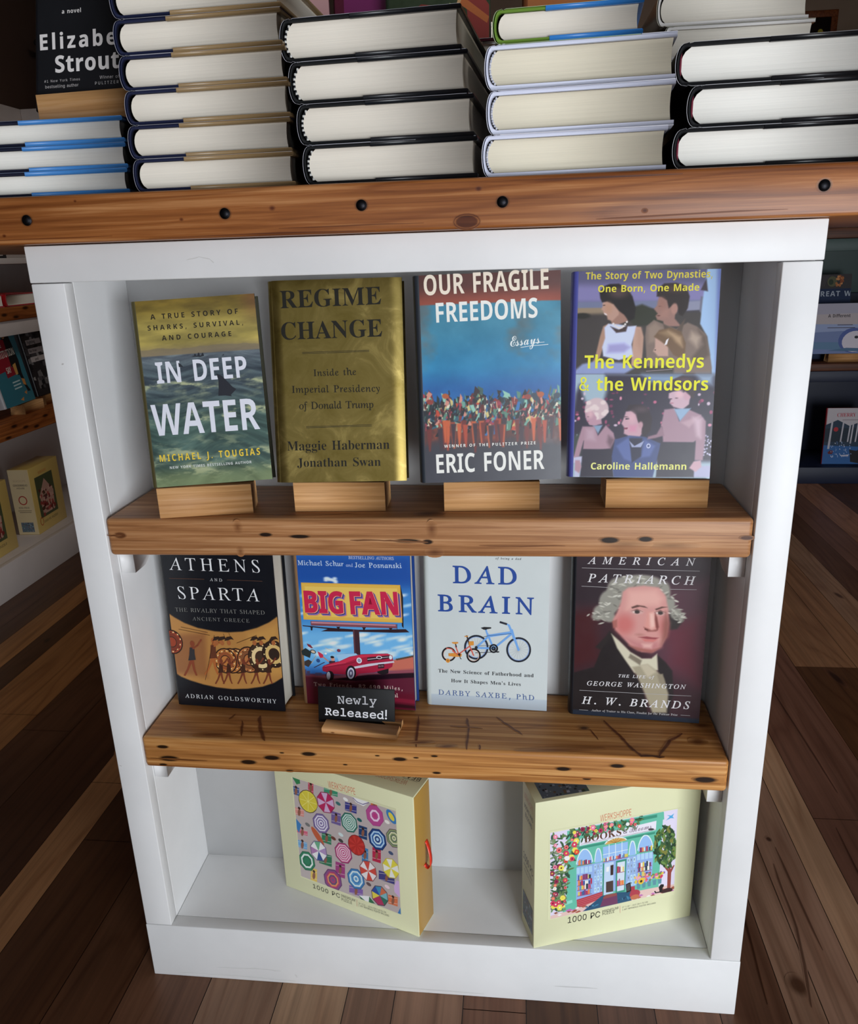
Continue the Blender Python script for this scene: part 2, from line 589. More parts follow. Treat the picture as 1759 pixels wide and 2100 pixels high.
# ---------------------------------------------------------------- lettering (outlines of five alphabets)
FONT = {
    'H': {
        'A': (116,[0,0,42,120,73,120,116,0,88,0,80,29,36,29,28,0],[42,50,74,50,60,94,58,102,56,93]),
        'B': (113,[15,0,15,120,52,120,73,118,89,113,95,108,100,100,101,90,100,80,96,72,90,67,82,64,82,63,93,59,98,55,101,50,103,43,104,35,101,20,92,9,78,2,60,0],[40,72,55,72,65,73,70,76,74,80,75,86,74,92,70,96,63,98,54,99,40,99],[40,21,57,21,67,22,73,25,76,30,78,37,76,43,73,48,67,51,56,52,40,52]),
        'C': (107,[64,-2,47,0,33,6,23,15,15,28,11,42,10,60,11,77,16,92,24,104,35,114,49,120,66,122,84,119,101,113,93,92,79,98,66,100,53,98,44,90,38,77,36,60,38,42,43,30,52,22,66,20,81,21,97,26,97,5,81,0]),
        'D': (124,[15,0,15,120,53,120,70,118,85,113,98,105,107,93,112,79,115,61,112,42,107,27,98,15,84,7,68,2,49,0],[40,21,51,21,65,22,75,28,82,35,87,46,88,60,86,78,80,90,69,97,54,99,40,99]),
        'E': (94,[15,0,15,120,84,120,84,99,40,99,40,72,81,72,81,52,40,52,40,21,84,21,84,0]),
        'F': (92,[15,0,15,120,84,120,84,99,40,99,40,68,81,68,81,48,40,48,40,0]),
        'G': (122,[65,-2,49,0,35,5,24,14,16,26,11,42,10,60,12,78,17,92,26,105,38,114,54,120,72,122,91,120,108,114,100,94,87,99,72,100,62,99,53,95,46,89,40,81,37,71,36,60,37,48,39,39,43,31,49,25,57,21,67,20,76,20,83,21,83,46,60,46,60,68,108,68,108,5,89,0]),
        'H': (128,[15,0,15,120,40,120,40,73,88,73,88,120,113,120,113,0,88,0,88,52,40,52,40,0]),
        'I': (65,[5,0,5,15,20,21,20,99,5,105,5,120,60,120,60,105,45,99,45,21,60,15,60,0]),
        'J': (55,[2,-35,-6,-35,-12,-33,-12,-12,0,-14,8,-12,11,-10,13,-6,15,8,15,120,40,120,40,8,39,-6,36,-17,30,-25,22,-31,13,-34]),
        'K': (112,[15,0,15,120,40,120,40,65,50,79,83,120,111,120,69,67,112,0,82,0,51,50,40,43,40,0]),
        'L': (95,[15,0,15,120,40,120,40,21,89,21,89,0]),
        'M': (158,[15,0,15,120,50,120,78,28,79,28,109,120,143,120,143,0,120,0,120,84,121,94,120,94,89,0,66,0,37,94,36,94,38,70,38,0]),
        'N': (137,[15,0,15,120,47,120,99,30,100,30,99,47,99,120,121,120,121,0,89,0,37,91,36,91,38,73,38,0]),
        'O': (134,[67,-2,49,0,35,6,24,15,16,28,11,43,10,60,11,78,16,92,24,105,35,114,49,120,67,122,85,120,99,114,110,105,118,92,122,78,124,60,122,42,118,28,110,15,99,6,85,0],[67,20,81,22,90,30,95,43,97,60,95,77,90,90,81,98,67,100,53,98,44,90,38,77,36,60,38,43,44,30,53,22]),
        'P': (105,[15,0,15,120,53,120,73,118,87,110,95,98,98,82,97,72,93,63,88,55,79,48,67,44,51,42,40,42,40,0],[40,63,49,63,58,65,66,68,70,73,72,82,70,91,63,97,52,99,40,99]),
        'Q': (134,[91,-29,69,-2,49,0,35,6,24,15,16,28,11,43,10,60,11,78,16,92,24,105,35,114,49,120,67,122,85,120,99,114,110,105,118,92,122,78,124,60,122,41,117,25,108,12,94,4,123,-29],[67,20,81,22,90,30,95,43,97,60,95,77,90,90,81,98,67,100,53,98,44,90,38,77,36,60,38,43,44,30,53,22]),
        'R': (111,[15,0,15,120,50,120,71,118,86,111,95,100,98,84,97,76,95,70,87,59,75,52,111,0,82,0,54,46,40,46,40,0],[40,67,49,67,60,68,67,71,71,76,72,83,71,90,66,95,59,98,48,99,40,99]),
        'S': (92,[42,-2,24,0,8,5,8,29,25,22,35,20,44,19,52,20,57,23,60,27,61,32,59,38,54,43,38,52,29,56,19,63,12,73,10,80,9,88,12,102,20,112,33,119,50,122,68,120,85,113,77,93,62,99,42,100,38,97,35,93,34,88,35,82,40,78,57,69,72,60,78,55,82,49,85,42,86,33,83,19,74,8,60,1]),
        'T': (97,[36,0,36,99,3,99,3,120,94,120,94,99,61,99,61,0]),
        'U': (127,[63,-2,48,0,36,4,27,10,18,25,14,42,14,120,40,120,40,47,41,34,46,26,53,21,64,20,74,21,82,26,86,35,88,47,88,120,112,120,112,42,111,30,107,20,100,11,91,4,78,0]),
        'V': (109,[41,0,0,120,26,120,53,31,55,22,56,31,83,120,109,120,68,0]),
        'W': (162,[30,0,0,120,25,120,45,33,46,23,52,53,69,120,93,120,111,53,112,44,115,33,116,23,122,55,138,120,162,120,132,0,103,0,87,63,85,68,84,77,81,91,79,77,75,63,60,0]),
        'X': (112,[0,0,40,62,2,120,30,120,56,77,82,120,109,120,72,60,112,0,83,0,55,45,27,0]),
        'Y': (105,[40,0,40,46,0,120,28,120,52,70,78,120,105,120,65,47,65,0]),
        'Z': (97,[4,0,4,16,61,99,5,99,5,120,92,120,92,103,34,21,93,21,93,0]),
        'a': (101,[35,-2,24,0,15,5,9,15,7,28,10,40,18,49,30,54,48,57,64,57,63,68,60,72,56,74,50,75,37,73,24,68,15,85,32,91,51,93,67,92,79,85,86,75,89,61,89,0,71,0,67,12,66,12,60,6,53,2,46,-1],[45,17,52,18,58,21,62,27,64,35,64,42,54,42,44,41,38,38,34,33,33,27,34,22,36,19]),
        'b': (106,[63,-2,55,-1,48,2,38,10,36,10,32,0,13,0,13,128,38,128,38,88,37,80,38,80,42,85,48,90,55,92,64,93,78,90,89,81,96,67,99,46,96,25,89,10,78,1],[56,19,63,20,69,26,72,35,73,46,72,58,69,67,63,72,56,73,48,72,42,68,39,60,38,46,39,35,42,26,48,20]),
        'd': (106,[42,-2,28,1,17,10,10,25,8,46,10,66,18,81,29,90,43,93,52,92,59,90,65,85,69,80,70,80,68,98,68,128,93,128,93,0,74,0,69,12,68,12,64,7,58,2,51,-1],[51,18,60,20,65,25,69,32,70,45,69,58,66,66,60,71,50,73,43,71,38,66,34,57,33,45,34,34,38,25,43,20]),
        'e': (99,[55,-2,42,0,30,3,21,10,14,19,9,31,8,45,9,60,13,72,20,81,28,88,39,92,51,93,68,91,81,82,89,70,92,52,92,40,33,40,35,30,39,23,46,18,56,17,72,19,87,24,87,5,72,0],[33,56,68,56,68,64,64,70,59,74,51,75,45,75,39,71,35,65]),
        'f': (65,[17,0,17,73,3,73,3,85,17,92,18,109,21,117,26,122,32,126,40,128,50,128,63,127,72,125,66,106,60,108,52,109,48,108,45,105,42,98,42,92,64,92,64,73,42,73,42,0]),
        'g': (106,[48,-40,29,-39,13,-35,13,-15,30,-20,49,-22,60,-20,66,-13,68,1,68,7,69,12,68,12,63,6,57,2,50,-1,42,-2,28,1,17,11,10,26,8,46,10,66,17,81,28,90,43,93,53,92,62,88,69,80,70,80,72,92,93,92,93,0,90,-18,82,-30,67,-38],[51,18,59,19,65,23,69,31,70,45,69,58,65,67,60,71,51,73,41,70,35,61,33,45,35,30,41,21]),
        'h': (110,[13,0,13,128,38,128,38,89,37,80,38,80,43,86,50,90,57,92,65,93,78,91,89,85,95,75,98,60,98,0,72,0,72,54,71,65,66,71,58,73,48,71,42,65,39,56,38,43,38,0]),
        'i': (51,[26,103,20,104,16,106,13,110,12,115,13,121,16,125,26,128,35,125,38,121,39,115,38,110,35,106],[13,0,13,92,38,92,38,0]),
        'l': (51,[13,0,13,128,38,128,38,0]),
        'm': (165,[13,0,13,92,32,92,35,80,37,80,42,86,48,90,56,92,64,93,73,92,81,90,87,86,92,80,94,80,99,86,105,90,113,92,121,93,135,91,144,85,150,75,152,60,152,0,127,0,127,54,126,65,121,71,113,73,105,72,100,66,96,58,95,46,95,0,70,0,70,54,69,65,64,71,56,73,48,71,42,65,39,56,38,43,38,0]),
        'n': (110,[13,0,13,92,32,92,35,80,37,80,42,86,49,90,57,92,65,93,78,91,89,85,95,75,98,60,98,0,72,0,72,62,69,68,65,72,58,73,48,71,42,65,39,56,38,43,38,0]),
        'o': (104,[52,-2,40,0,29,4,20,11,13,20,9,32,8,46,10,66,20,81,34,90,52,93,65,92,75,88,84,81,91,72,95,60,96,46,93,26,84,11,70,1],[52,18,60,20,66,25,70,34,71,46,70,58,66,66,60,72,52,73,43,72,38,66,34,58,33,46,34,34,38,25,43,20]),
        'r': (76,[13,0,13,92,32,92,36,76,37,76,42,83,48,88,55,92,69,93,72,92,71,69,68,70,63,70,51,68,46,65,42,60,39,55,38,47,38,0]),
        's': (83,[38,-2,22,0,8,4,8,24,24,19,39,17,45,17,52,21,52,25,51,29,46,33,32,39,18,46,10,55,8,61,8,68,10,79,18,87,29,92,44,93,60,92,76,86,68,68,56,73,43,75,35,73,32,69,34,65,39,61,52,56,65,49,70,45,74,40,76,35,77,27,75,15,67,6,55,0]),
        't': (73,[45,-2,30,1,24,5,20,10,17,18,16,29,16,73,4,73,4,83,18,92,25,111,41,111,41,92,67,92,67,73,41,73,41,29,42,24,44,21,48,19,52,18,60,19,68,21,68,2]),
        'u': (110,[45,-2,32,0,22,6,15,17,12,32,12,92,38,92,38,30,41,23,46,20,52,18,62,20,68,26,71,35,72,48,72,92,97,92,97,0,78,0,75,12,73,12,68,6,61,2,53,-1]),
        'v': (95,[35,0,0,92,26,92,44,40,48,21,52,40,69,92,95,92,60,0]),
        'w': (144,[28,0,2,92,27,92,39,41,42,21,43,21,43,27,45,35,47,48,58,92,86,92,97,48,100,30,100,21,101,21,104,41,118,92,142,92,116,0,88,0,81,32,80,40,72,72,71,72,55,0]),
        'y': (95,[18,-40,11,-40,6,-39,6,-19,10,-20,15,-20,22,-19,28,-15,32,-10,35,-4,36,1,0,92,28,92,45,40,47,32,48,24,52,40,69,92,95,92,57,-12,50,-24,42,-33,31,-38]),
        'z': (82,[5,0,5,15,47,72,7,72,7,92,75,92,75,75,34,19,77,19,77,0]),
    },
    'G': {
        '!': (49,[17,40,16,127,33,127,32,40],[25,-1,20,0,16,2,14,6,13,10,14,15,16,18,20,21,25,22,29,21,35,15,36,10,35,6,32,2,29,0]),
        '#': (110,[60,0,81,127,94,127,73,0],[2,35,5,48,100,48,98,35],[16,0,37,127,50,127,29,0],[10,79,12,92,107,92,105,79]),
        '&': (112,[49,-2,38,0,28,3,20,8,13,15,10,24,8,33,9,41,12,48,21,59,59,88,64,94,65,101,65,107,57,114,50,115,42,113,36,108,34,100,36,91,42,82,110,0,91,0,30,73,22,86,20,92,19,100,20,108,22,115,34,125,41,128,59,128,66,125,77,115,80,108,81,101,79,90,73,81,64,73,39,54,28,44,25,38,24,33,25,27,31,18,36,14,42,12,56,12,63,15,75,24,80,30,84,38,86,47,87,56,102,56,101,45,99,36,92,23,86,15,76,6,68,2,58,-1]),
        "'": (52,[20,80,18,127,34,127,32,80]),
        ',': (47,[10,-30,17,18,34,18,21,-30]),
        '-': (113,[84,61,84,47,28,47,28,61]),
        '.': (47,[24,-1,20,0,16,2,13,6,12,10,13,15,20,21,24,22,28,21,35,15,35,6,32,2,28,0]),
        '0': (113,[57,-2,43,0,32,6,24,15,17,28,13,45,12,63,13,82,17,99,24,112,32,121,44,127,57,129,70,127,81,121,90,112,96,99,100,82,101,63,100,45,96,28,90,15,81,6,70,0],[57,12,65,14,72,18,78,26,82,36,85,49,86,63,85,79,82,91,78,101,72,109,65,113,57,115,48,113,41,109,35,101,31,91,28,79,28,49,31,36,35,26,41,18,48,14]),
        '1': (113,[19,0,19,14,98,14,98,0],[69,127,69,0,53,0,53,112,52,112,22,90,22,107,50,127]),
        '2': (113,[16,0,16,12,59,57,70,70,78,82,80,93,79,99,77,105,73,109,68,112,56,115,49,114,43,112,38,108,32,98,32,90,16,90,18,101,22,110,28,118,36,124,45,128,56,129,67,128,77,124,84,119,90,111,94,102,95,93,93,80,84,65,67,45,38,15,38,14,98,14,98,0]),
        '3': (113,[55,-2,43,-1,33,2,18,14,13,23,11,33,28,33,29,27,32,22,36,18,41,15,55,12,69,15,79,23,81,29,82,36,82,43,79,49,75,54,69,58,60,61,50,62,39,62,39,75,72,112,72,113,18,113,18,127,93,127,93,115,53,70,53,72,66,72,77,69,86,63,93,55,97,46,98,36,97,26,92,17,86,9,77,3,67,0]),
        '4': (113,[10,26,10,40,62,127,78,127,27,42,27,41,103,41,103,26],[70,0,70,80,86,80,86,0]),
        '5': (113,[55,-2,45,0,35,3,27,8,21,15,17,23,15,32,30,32,32,27,35,22,43,15,55,12,62,13,69,16,75,20,81,33,82,40,81,48,78,55,74,61,69,65,62,68,55,69,42,67,32,61,17,63,24,127,92,127,92,113,38,113,33,75,34,75,45,81,58,83,66,82,73,80,80,76,86,71,91,65,95,58,97,50,98,41,96,29,92,19,86,10,77,4,67,0]),
        '6': (113,[57,-2,45,0,35,4,28,10,21,19,17,29,16,40,17,50,20,60,34,85,63,127,80,127,38,65,36,65,41,72,49,77,59,78,70,78,79,74,87,68,92,60,96,50,97,39,96,28,92,18,86,10,78,4,68,0],[57,12,64,13,70,16,75,20,79,25,81,32,82,39,81,47,79,53,75,59,70,63,64,65,57,66,50,65,43,63,38,59,32,47,31,40,32,32,35,25,38,20,43,16,50,13]),
        '7': (113,[24,0,81,112,81,113,15,113,15,127,98,127,98,112,41,0]),
        '8': (113,[57,-2,45,0,34,3,25,8,18,15,14,24,13,34,14,42,16,49,20,55,25,60,31,64,38,66,38,67,30,70,23,77,19,85,18,95,19,104,22,112,36,125,46,128,57,129,67,128,77,125,84,119,90,112,94,104,95,95,94,85,90,77,83,70,75,67,75,66,82,64,88,60,93,55,97,49,99,42,100,34,99,24,95,15,88,8,79,3,69,0],[57,12,65,13,71,15,77,18,81,23,83,28,84,35,83,41,80,47,76,52,71,56,64,58,57,59,49,58,42,56,32,47,30,41,29,35,30,28,32,23,36,18,42,15,49,13],[57,72,68,75,73,78,77,82,79,88,80,94,79,100,77,105,69,112,57,115,44,112,36,105,34,100,33,94,34,88,36,82,40,78,45,75]),
        '9': (113,[57,129,68,128,78,123,86,117,92,109,96,98,97,87,96,78,93,68,79,42,50,0,32,0,75,62,77,62,72,55,64,50,55,49,44,50,34,53,27,59,21,67,17,77,16,88,17,99,21,109,28,118,36,124,45,128],[57,115,50,114,43,112,38,108,32,95,31,88,32,80,38,68,43,64,50,62,57,61,70,64,75,68,79,74,81,80,82,88,81,95,79,102,75,108,70,112,64,114]),
        ':': (47,[24,-1,20,0,16,2,13,6,12,10,13,15,20,21,24,22,28,21,35,15,35,6,32,2,28,0],[20,68,16,71,13,75,12,79,13,83,16,87,20,90,28,90,32,87,35,83,35,75,32,71,28,68]),
        'A': (120,[4,0,50,127,69,127,116,0,99,0,66,93,58,120,61,120,48,75,21,0],[28,35,28,50,92,50,92,35]),
        'B': (114,[15,0,15,127,60,127,72,126,82,122,90,118,95,110,98,102,100,93,99,86,97,80,89,72,79,67,79,65,85,64,91,61,96,57,100,51,103,43,105,34,103,25,100,17,94,10,86,5,75,1,62,0],[31,14,61,14,74,16,82,20,87,26,89,34,88,40,82,51,76,55,70,57,62,58,31,58],[31,71,60,71,72,74,77,77,81,82,83,87,84,93,82,101,78,107,71,112,60,113,31,113]),
        'C': (128,[67,-2,51,0,38,6,26,16,18,29,12,45,10,63,12,82,18,98,26,111,38,121,51,127,67,129,85,126,100,118,107,112,112,105,116,96,118,87,102,87,98,99,89,107,79,112,67,114,56,112,46,108,38,101,31,91,27,78,26,63,27,49,31,36,38,26,46,19,56,15,67,13,79,15,89,20,98,29,102,40,118,40,116,31,112,22,107,15,93,5,85,1,76,-1]),
        'D': (125,[55,0,24,0,24,14,54,14,68,16,80,20,88,28,95,37,98,50,100,64,98,78,95,90,89,100,80,107,69,111,55,113,23,113,23,127,56,127,74,125,88,120,100,110,108,98,114,82,115,64,114,45,108,30,100,17,88,8,72,2],[31,127,31,0,15,0,15,127]),
        'E': (105,[15,0,15,127,93,127,93,113,31,113,31,71,89,71,89,57,31,57,31,14,94,14,94,0]),
        'F': (102,[15,0,15,127,92,127,92,113,31,113,31,70,87,70,87,55,31,55,31,0]),
        'G': (130,[67,-2,51,0,38,6,26,16,17,29,12,45,10,63,12,82,17,98,26,111,37,121,51,127,66,129,76,128,85,126,101,118,112,104,116,96,119,87,102,87,97,98,89,107,79,112,66,114,55,112,46,108,38,101,31,91,27,78,26,63,27,49,31,36,38,26,46,19,56,15,67,13,78,14,86,18,93,23,99,31,102,40,104,50,109,50,71,50,71,64,120,64,120,50,118,35,113,22,105,12,94,5,82,0]),
        'H': (129,[15,0,15,127,31,127,31,72,98,72,98,127,114,127,114,0,98,0,98,58,31,58,31,0]),
        'I': (75,[8,0,8,14,30,14,30,113,8,113,8,127,68,127,68,113,46,113,46,14,68,14,68,0]),
        'K': (117,[26,36,26,54,44,76,91,127,112,127,58,69,57,69],[15,0,15,127,31,127,31,0],[93,0,47,65,57,78,112,0]),
        'L': (98,[15,0,15,127,31,127,31,14,90,14,90,0]),
        'M': (157,[15,0,15,127,38,127,72,40,78,21,80,12,77,12,80,21,85,40,119,127,142,127,142,0,126,0,126,92,127,103,127,114,128,114,125,102,120,91,117,80,85,0,72,0,42,73,28,114,30,114,30,0]),
        'N': (131,[15,0,15,127,34,127,91,38,97,27,103,14,101,13,100,27,100,127,116,127,116,0,97,0,44,82,27,113,30,113,30,96,31,73,31,0]),
        'O': (133,[67,-2,51,0,38,6,26,16,18,29,12,45,10,63,12,82,18,98,26,111,38,121,51,127,67,129,82,127,96,121,107,111,116,98,121,82,123,63,121,45,116,29,107,16,96,6,82,0],[67,13,78,15,88,19,96,26,102,36,106,48,108,63,106,79,102,91,96,101,88,108,78,112,67,114,56,112,46,108,38,101,31,91,27,79,26,63,27,48,31,36,38,26,46,19,56,15]),
        'P': (111,[15,0,15,127,59,127,72,126,83,122,92,115,98,108,101,98,102,87,101,76,98,66,92,58,83,52,72,48,59,46,28,46,28,60,58,60,67,61,74,64,80,68,83,73,85,80,86,87,85,94,83,100,80,106,74,110,67,112,58,113,31,113,31,0]),
        'R': (112,[15,0,15,127,59,127,72,126,83,122,92,116,98,108,101,99,102,88,101,77,98,68,92,60,83,54,72,51,59,50,24,50,24,64,58,64,68,65,75,67,80,70,83,75,85,81,86,88,85,95,83,101,80,106,75,110,67,112,58,113,31,113,31,0],[88,0,58,57,76,57,107,0]),
        'S': (112,[56,-2,43,-1,32,2,23,8,16,15,12,24,10,34,26,34,28,28,31,22,35,18,42,15,56,12,64,13,72,15,78,18,82,23,85,28,86,35,85,40,83,45,74,51,32,65,22,72,15,82,13,93,15,103,19,112,25,119,35,125,45,128,57,129,69,128,79,125,88,119,94,112,99,104,100,95,84,95,82,103,75,109,67,113,56,115,49,114,42,112,36,109,32,105,30,100,29,94,30,88,33,83,42,77,53,73,66,70,78,66,90,60,99,50,102,35,101,25,97,16,90,8,81,2,70,-1]),
        'T': (112,[8,113,8,127,104,127,104,113,64,113,64,0,48,0,48,113]),
        'U': (129,[65,-2,51,0,38,4,29,11,21,20,17,31,15,43,15,127,31,127,31,45,32,36,35,28,40,22,47,17,55,14,65,13,75,14,82,17,89,22,94,28,97,36,98,45,98,127,114,127,114,43,113,31,108,20,101,11,91,4,79,0]),
        'V': (120,[51,0,4,127,21,127,54,34,62,8,59,8,72,52,99,127,116,127,70,0]),
        'W': (172,[39,0,4,127,20,127,41,49,47,23,49,10,47,10,56,49,77,127,95,127,115,49,119,36,122,23,124,10,122,10,131,49,151,127,168,127,132,0,114,0,92,81,88,98,84,119,88,119,80,81,58,0]),
        'X': (119,[5,0,54,71,54,59,8,127,26,127,45,100,61,73,58,73,68,90,93,127,112,127,65,60,65,72,114,0,95,0,62,49,58,58,61,58,52,41,45,32,23,0]),
        'Y': (118,[51,0,51,52,4,127,23,127,48,86,55,73,62,58,56,58,63,73,70,86,95,127,114,127,67,52,67,0]),
        'Z': (110,[10,0,10,12,68,96,85,119,87,114,71,113,10,113,10,127,99,127,99,115,42,32,24,8,22,14,100,14,100,0]),
        'a': (98,[40,-2,31,-1,24,1,17,5,12,11,9,18,8,27,8,35,11,40,15,45,20,48,31,52,45,55,58,57,66,59,68,61,69,64,67,74,60,80,49,82,38,80,30,75,25,68,10,73,14,80,20,87,26,91,33,94,48,96,60,95,71,90,77,86,83,72,84,63,84,0,69,0,69,13,68,13,63,6,54,0],[42,11,50,12,57,15,62,18,66,23,68,29,69,35,69,48,65,45,34,40,26,35,24,31,23,26,25,18,32,13]),
        'b': (106,[58,-2,50,-1,43,1,35,8,30,15,28,15,28,0,13,0,13,127,28,127,28,80,30,80,34,86,43,93,49,95,57,96,68,95,78,90,86,83,92,73,96,61,98,47,96,33,92,21,86,11,78,4,68,0],[55,12,63,13,70,16,75,22,79,29,81,38,82,48,81,57,79,65,75,72,70,78,63,81,55,82,47,81,40,78,35,73,31,66,29,57,28,48,29,38,31,29,35,22,40,16,47,13]),
        'e': (101,[53,-2,40,0,29,4,20,11,14,21,10,33,8,47,10,60,14,72,20,82,29,90,39,95,51,96,66,93,73,90,80,85,85,79,89,70,92,60,93,42,19,42,19,55,85,55,78,50,77,59,75,67,71,74,66,78,59,82,43,82,37,78,31,73,27,68,24,53,24,45,25,35,28,27,32,20,38,15,45,12,53,12,63,13,71,18,76,26,91,22,88,16,84,10,78,5,71,1,62,-1]),
        'f': (63,[57,95,57,82,2,82,2,95],[20,0,20,108,21,115,24,121,28,126,34,130,47,132,55,132,61,130,57,117,54,118,42,118,36,111,35,105,35,0]),
        'g': (106,[52,-38,42,-37,33,-35,20,-28,12,-18,25,-10,30,-17,39,-22,52,-24,62,-23,70,-19,76,-12,78,-1,78,17,77,17,72,10,63,4,57,2,49,1,38,2,28,7,20,13,14,22,10,34,8,48,10,62,14,73,20,83,28,90,38,95,49,96,57,95,63,93,72,87,77,80,78,80,78,95,93,95,93,-2,92,-13,88,-22,81,-29,72,-34,63,-37],[51,15,59,16,66,19,71,24,75,30,78,38,78,58,75,66,71,73,66,78,59,81,51,82,43,81,36,78,31,72,27,65,25,58,24,48,25,39,27,31,31,24,36,19,43,16]),
        'h': (102,[28,57,28,0,13,0,13,127,28,127,28,72,25,72,31,83,38,90,47,95,57,96,66,95,74,92,80,87,85,80,88,71,89,60,89,0,74,0,74,59,72,69,68,76,61,81,46,82,35,76,32,71,29,64]),
        'i': (42,[13,0,13,95,28,95,28,0],[17,111,13,114,11,117,10,121,11,125,13,128,17,130,21,131,25,130,31,125,32,121,31,117,25,111]),
        'k': (95,[28,34,28,53,30,53,71,95,90,95,46,50,44,50],[13,0,13,127,28,127,28,0],[73,0,37,46,48,57,93,0]),
        'l': (47,[25,1,18,5,15,12,13,21,13,127,28,127,28,25,30,15,32,14,40,13,42,14,45,1,40,0]),
        'm': (152,[13,0,13,95,28,95,28,74,27,74,33,87,43,94,55,97,64,95,72,90,77,83,80,74,78,74,80,80,84,86,95,94,109,97,117,96,124,93,130,88,135,82,138,74,139,64,139,0,124,0,124,63,122,72,118,78,112,82,99,82,94,80,86,72,84,62,84,0,68,0,68,65,67,72,63,78,57,81,50,82,40,80,35,77,31,72,29,67,28,60,28,0]),
        'n': (102,[28,57,28,0,13,0,13,95,28,95,28,72,25,72,31,83,38,90,47,95,57,96,66,95,74,92,80,87,85,80,88,71,89,60,89,0,74,0,74,59,72,69,68,76,61,81,46,82,35,76,32,71,29,64]),
        'o': (104,[52,-2,40,0,29,4,20,12,14,21,10,33,8,47,10,61,14,73,20,82,29,90,40,95,52,96,64,95,75,90,83,82,90,73,94,61,95,47,94,33,90,21,83,12,75,4,64,0],[52,12,60,13,68,17,73,22,77,29,79,38,80,47,79,56,77,65,73,72,68,78,60,81,52,82,43,81,36,78,31,72,27,65,25,56,24,47,25,38,27,29,31,22,36,17,43,13]),
        'r': (65,[13,0,13,95,28,95,28,80,29,80,32,87,38,92,45,95,61,96,61,80,58,81,45,81,40,79,31,71,29,65,28,59,28,0]),
        's': (91,[45,-2,36,-1,28,1,21,5,15,10,11,16,9,24,23,27,26,20,31,15,38,12,45,11,54,12,61,15,65,20,67,26,66,30,63,34,59,37,53,39,38,42,26,46,18,52,13,59,12,68,13,76,16,83,22,88,29,92,37,95,47,96,56,95,63,93,70,90,75,85,81,72,67,69,65,75,61,79,55,82,47,83,39,82,33,79,28,75,27,69,28,65,31,61,43,56,58,52,69,48,77,43,81,35,83,27,82,19,78,12,72,6,65,2,56,-1]),
        't': (57,[51,95,51,82,2,82,2,95],[16,118,32,118,32,19,34,15,38,13,42,12,46,13,50,13,53,0,48,-1,31,0,23,5,18,13,16,23]),
        'u': (102,[45,-1,37,0,29,2,22,8,17,15,14,24,13,35,13,95,28,95,28,36,30,26,34,19,41,14,50,12,57,13,62,15,67,19,71,24,73,30,74,38,74,95,89,95,89,0,75,0,75,23,77,23,72,12,64,4,55,0]),
        'w': (142,[35,0,6,95,22,95,44,10,41,10,46,34,52,53,63,95,79,95,95,34,100,10,98,10,103,34,120,95,136,95,108,0,92,0,72,70,69,85,72,85,66,56,50,0]),
    },
    'B': {
        '0': (94,[47,-2,33,0,22,6,15,15,10,28,7,43,6,60,7,78,10,92,15,105,22,114,33,120,47,122,60,120,71,114,79,105,84,92,87,78,88,60,87,42,84,28,78,15,71,6,60,0],[47,9,55,12,59,22,61,39,62,60,61,81,59,98,55,108,47,111,39,108,35,98,32,81,32,39,35,22,39,12]),
        '1': (94,[16,0,16,9,30,9,36,11,38,20,38,104,27,91,22,88,17,87,13,88,10,90,8,94,7,99,18,103,45,120,63,120,63,20,65,12,68,10,72,9,86,9,86,0]),
        '2': (94,[6,0,6,18,31,42,47,61,55,77,57,93,56,101,53,107,49,110,43,111,36,110,32,104,29,95,28,82,19,83,12,86,8,91,7,99,8,105,11,110,16,115,32,121,43,122,60,120,72,114,80,105,82,94,80,82,73,70,60,55,22,18,61,18,66,19,73,25,75,30,76,35,86,35,85,0]),
        '3': (94,[41,-2,29,-1,20,1,13,5,8,9,6,13,5,18,6,24,9,28,14,31,19,32,20,22,25,15,31,11,40,10,50,12,54,15,58,20,60,26,60,35,59,43,54,50,45,55,34,57,24,57,24,67,35,67,45,69,51,74,55,82,56,92,55,100,53,106,48,110,42,111,37,110,33,108,29,98,28,85,19,86,12,89,8,93,6,100,8,108,15,115,27,120,43,122,59,120,72,115,79,106,82,94,80,84,75,75,66,69,56,64,70,60,81,50,85,43,86,35,85,25,82,18,78,11,72,6,58,0]),
        '4': (94,[30,0,30,9,35,9,45,11,48,15,49,21,49,31,2,31,2,42,50,120,73,120,73,42,91,42,91,31,73,31,73,21,74,15,77,11,89,9,89,0],[14,42,49,42,49,88,50,104,37,80]),
        '5': (94,[41,-2,30,-1,21,1,10,9,8,14,7,19,8,24,10,28,15,30,20,30,22,21,28,13,32,11,39,10,49,12,53,16,56,21,59,28,59,37,58,48,53,56,46,60,36,62,26,61,18,59,10,62,15,120,79,120,80,89,70,89,69,95,67,100,61,101,26,101,23,70,32,72,42,73,60,70,73,64,82,52,85,37,84,27,81,19,76,12,70,7,56,0]),
        '6': (94,[49,-2,38,0,28,5,19,12,13,23,9,38,8,55,8,69,10,81,14,92,19,102,26,110,34,116,44,120,55,122,65,121,73,119,78,116,85,108,85,103,84,98,80,94,75,91,65,90,64,100,61,108,58,111,54,112,45,109,38,100,33,86,31,68,40,72,55,73,68,71,79,65,86,53,88,39,85,22,78,10,66,1],[50,10,55,11,60,16,64,37,60,57,55,62,48,63,38,61,31,55,32,35,37,20,42,12]),
        '7': (94,[28,0,72,102,28,102,21,100,18,93,18,85,8,85,8,120,88,120,88,112,42,0]),
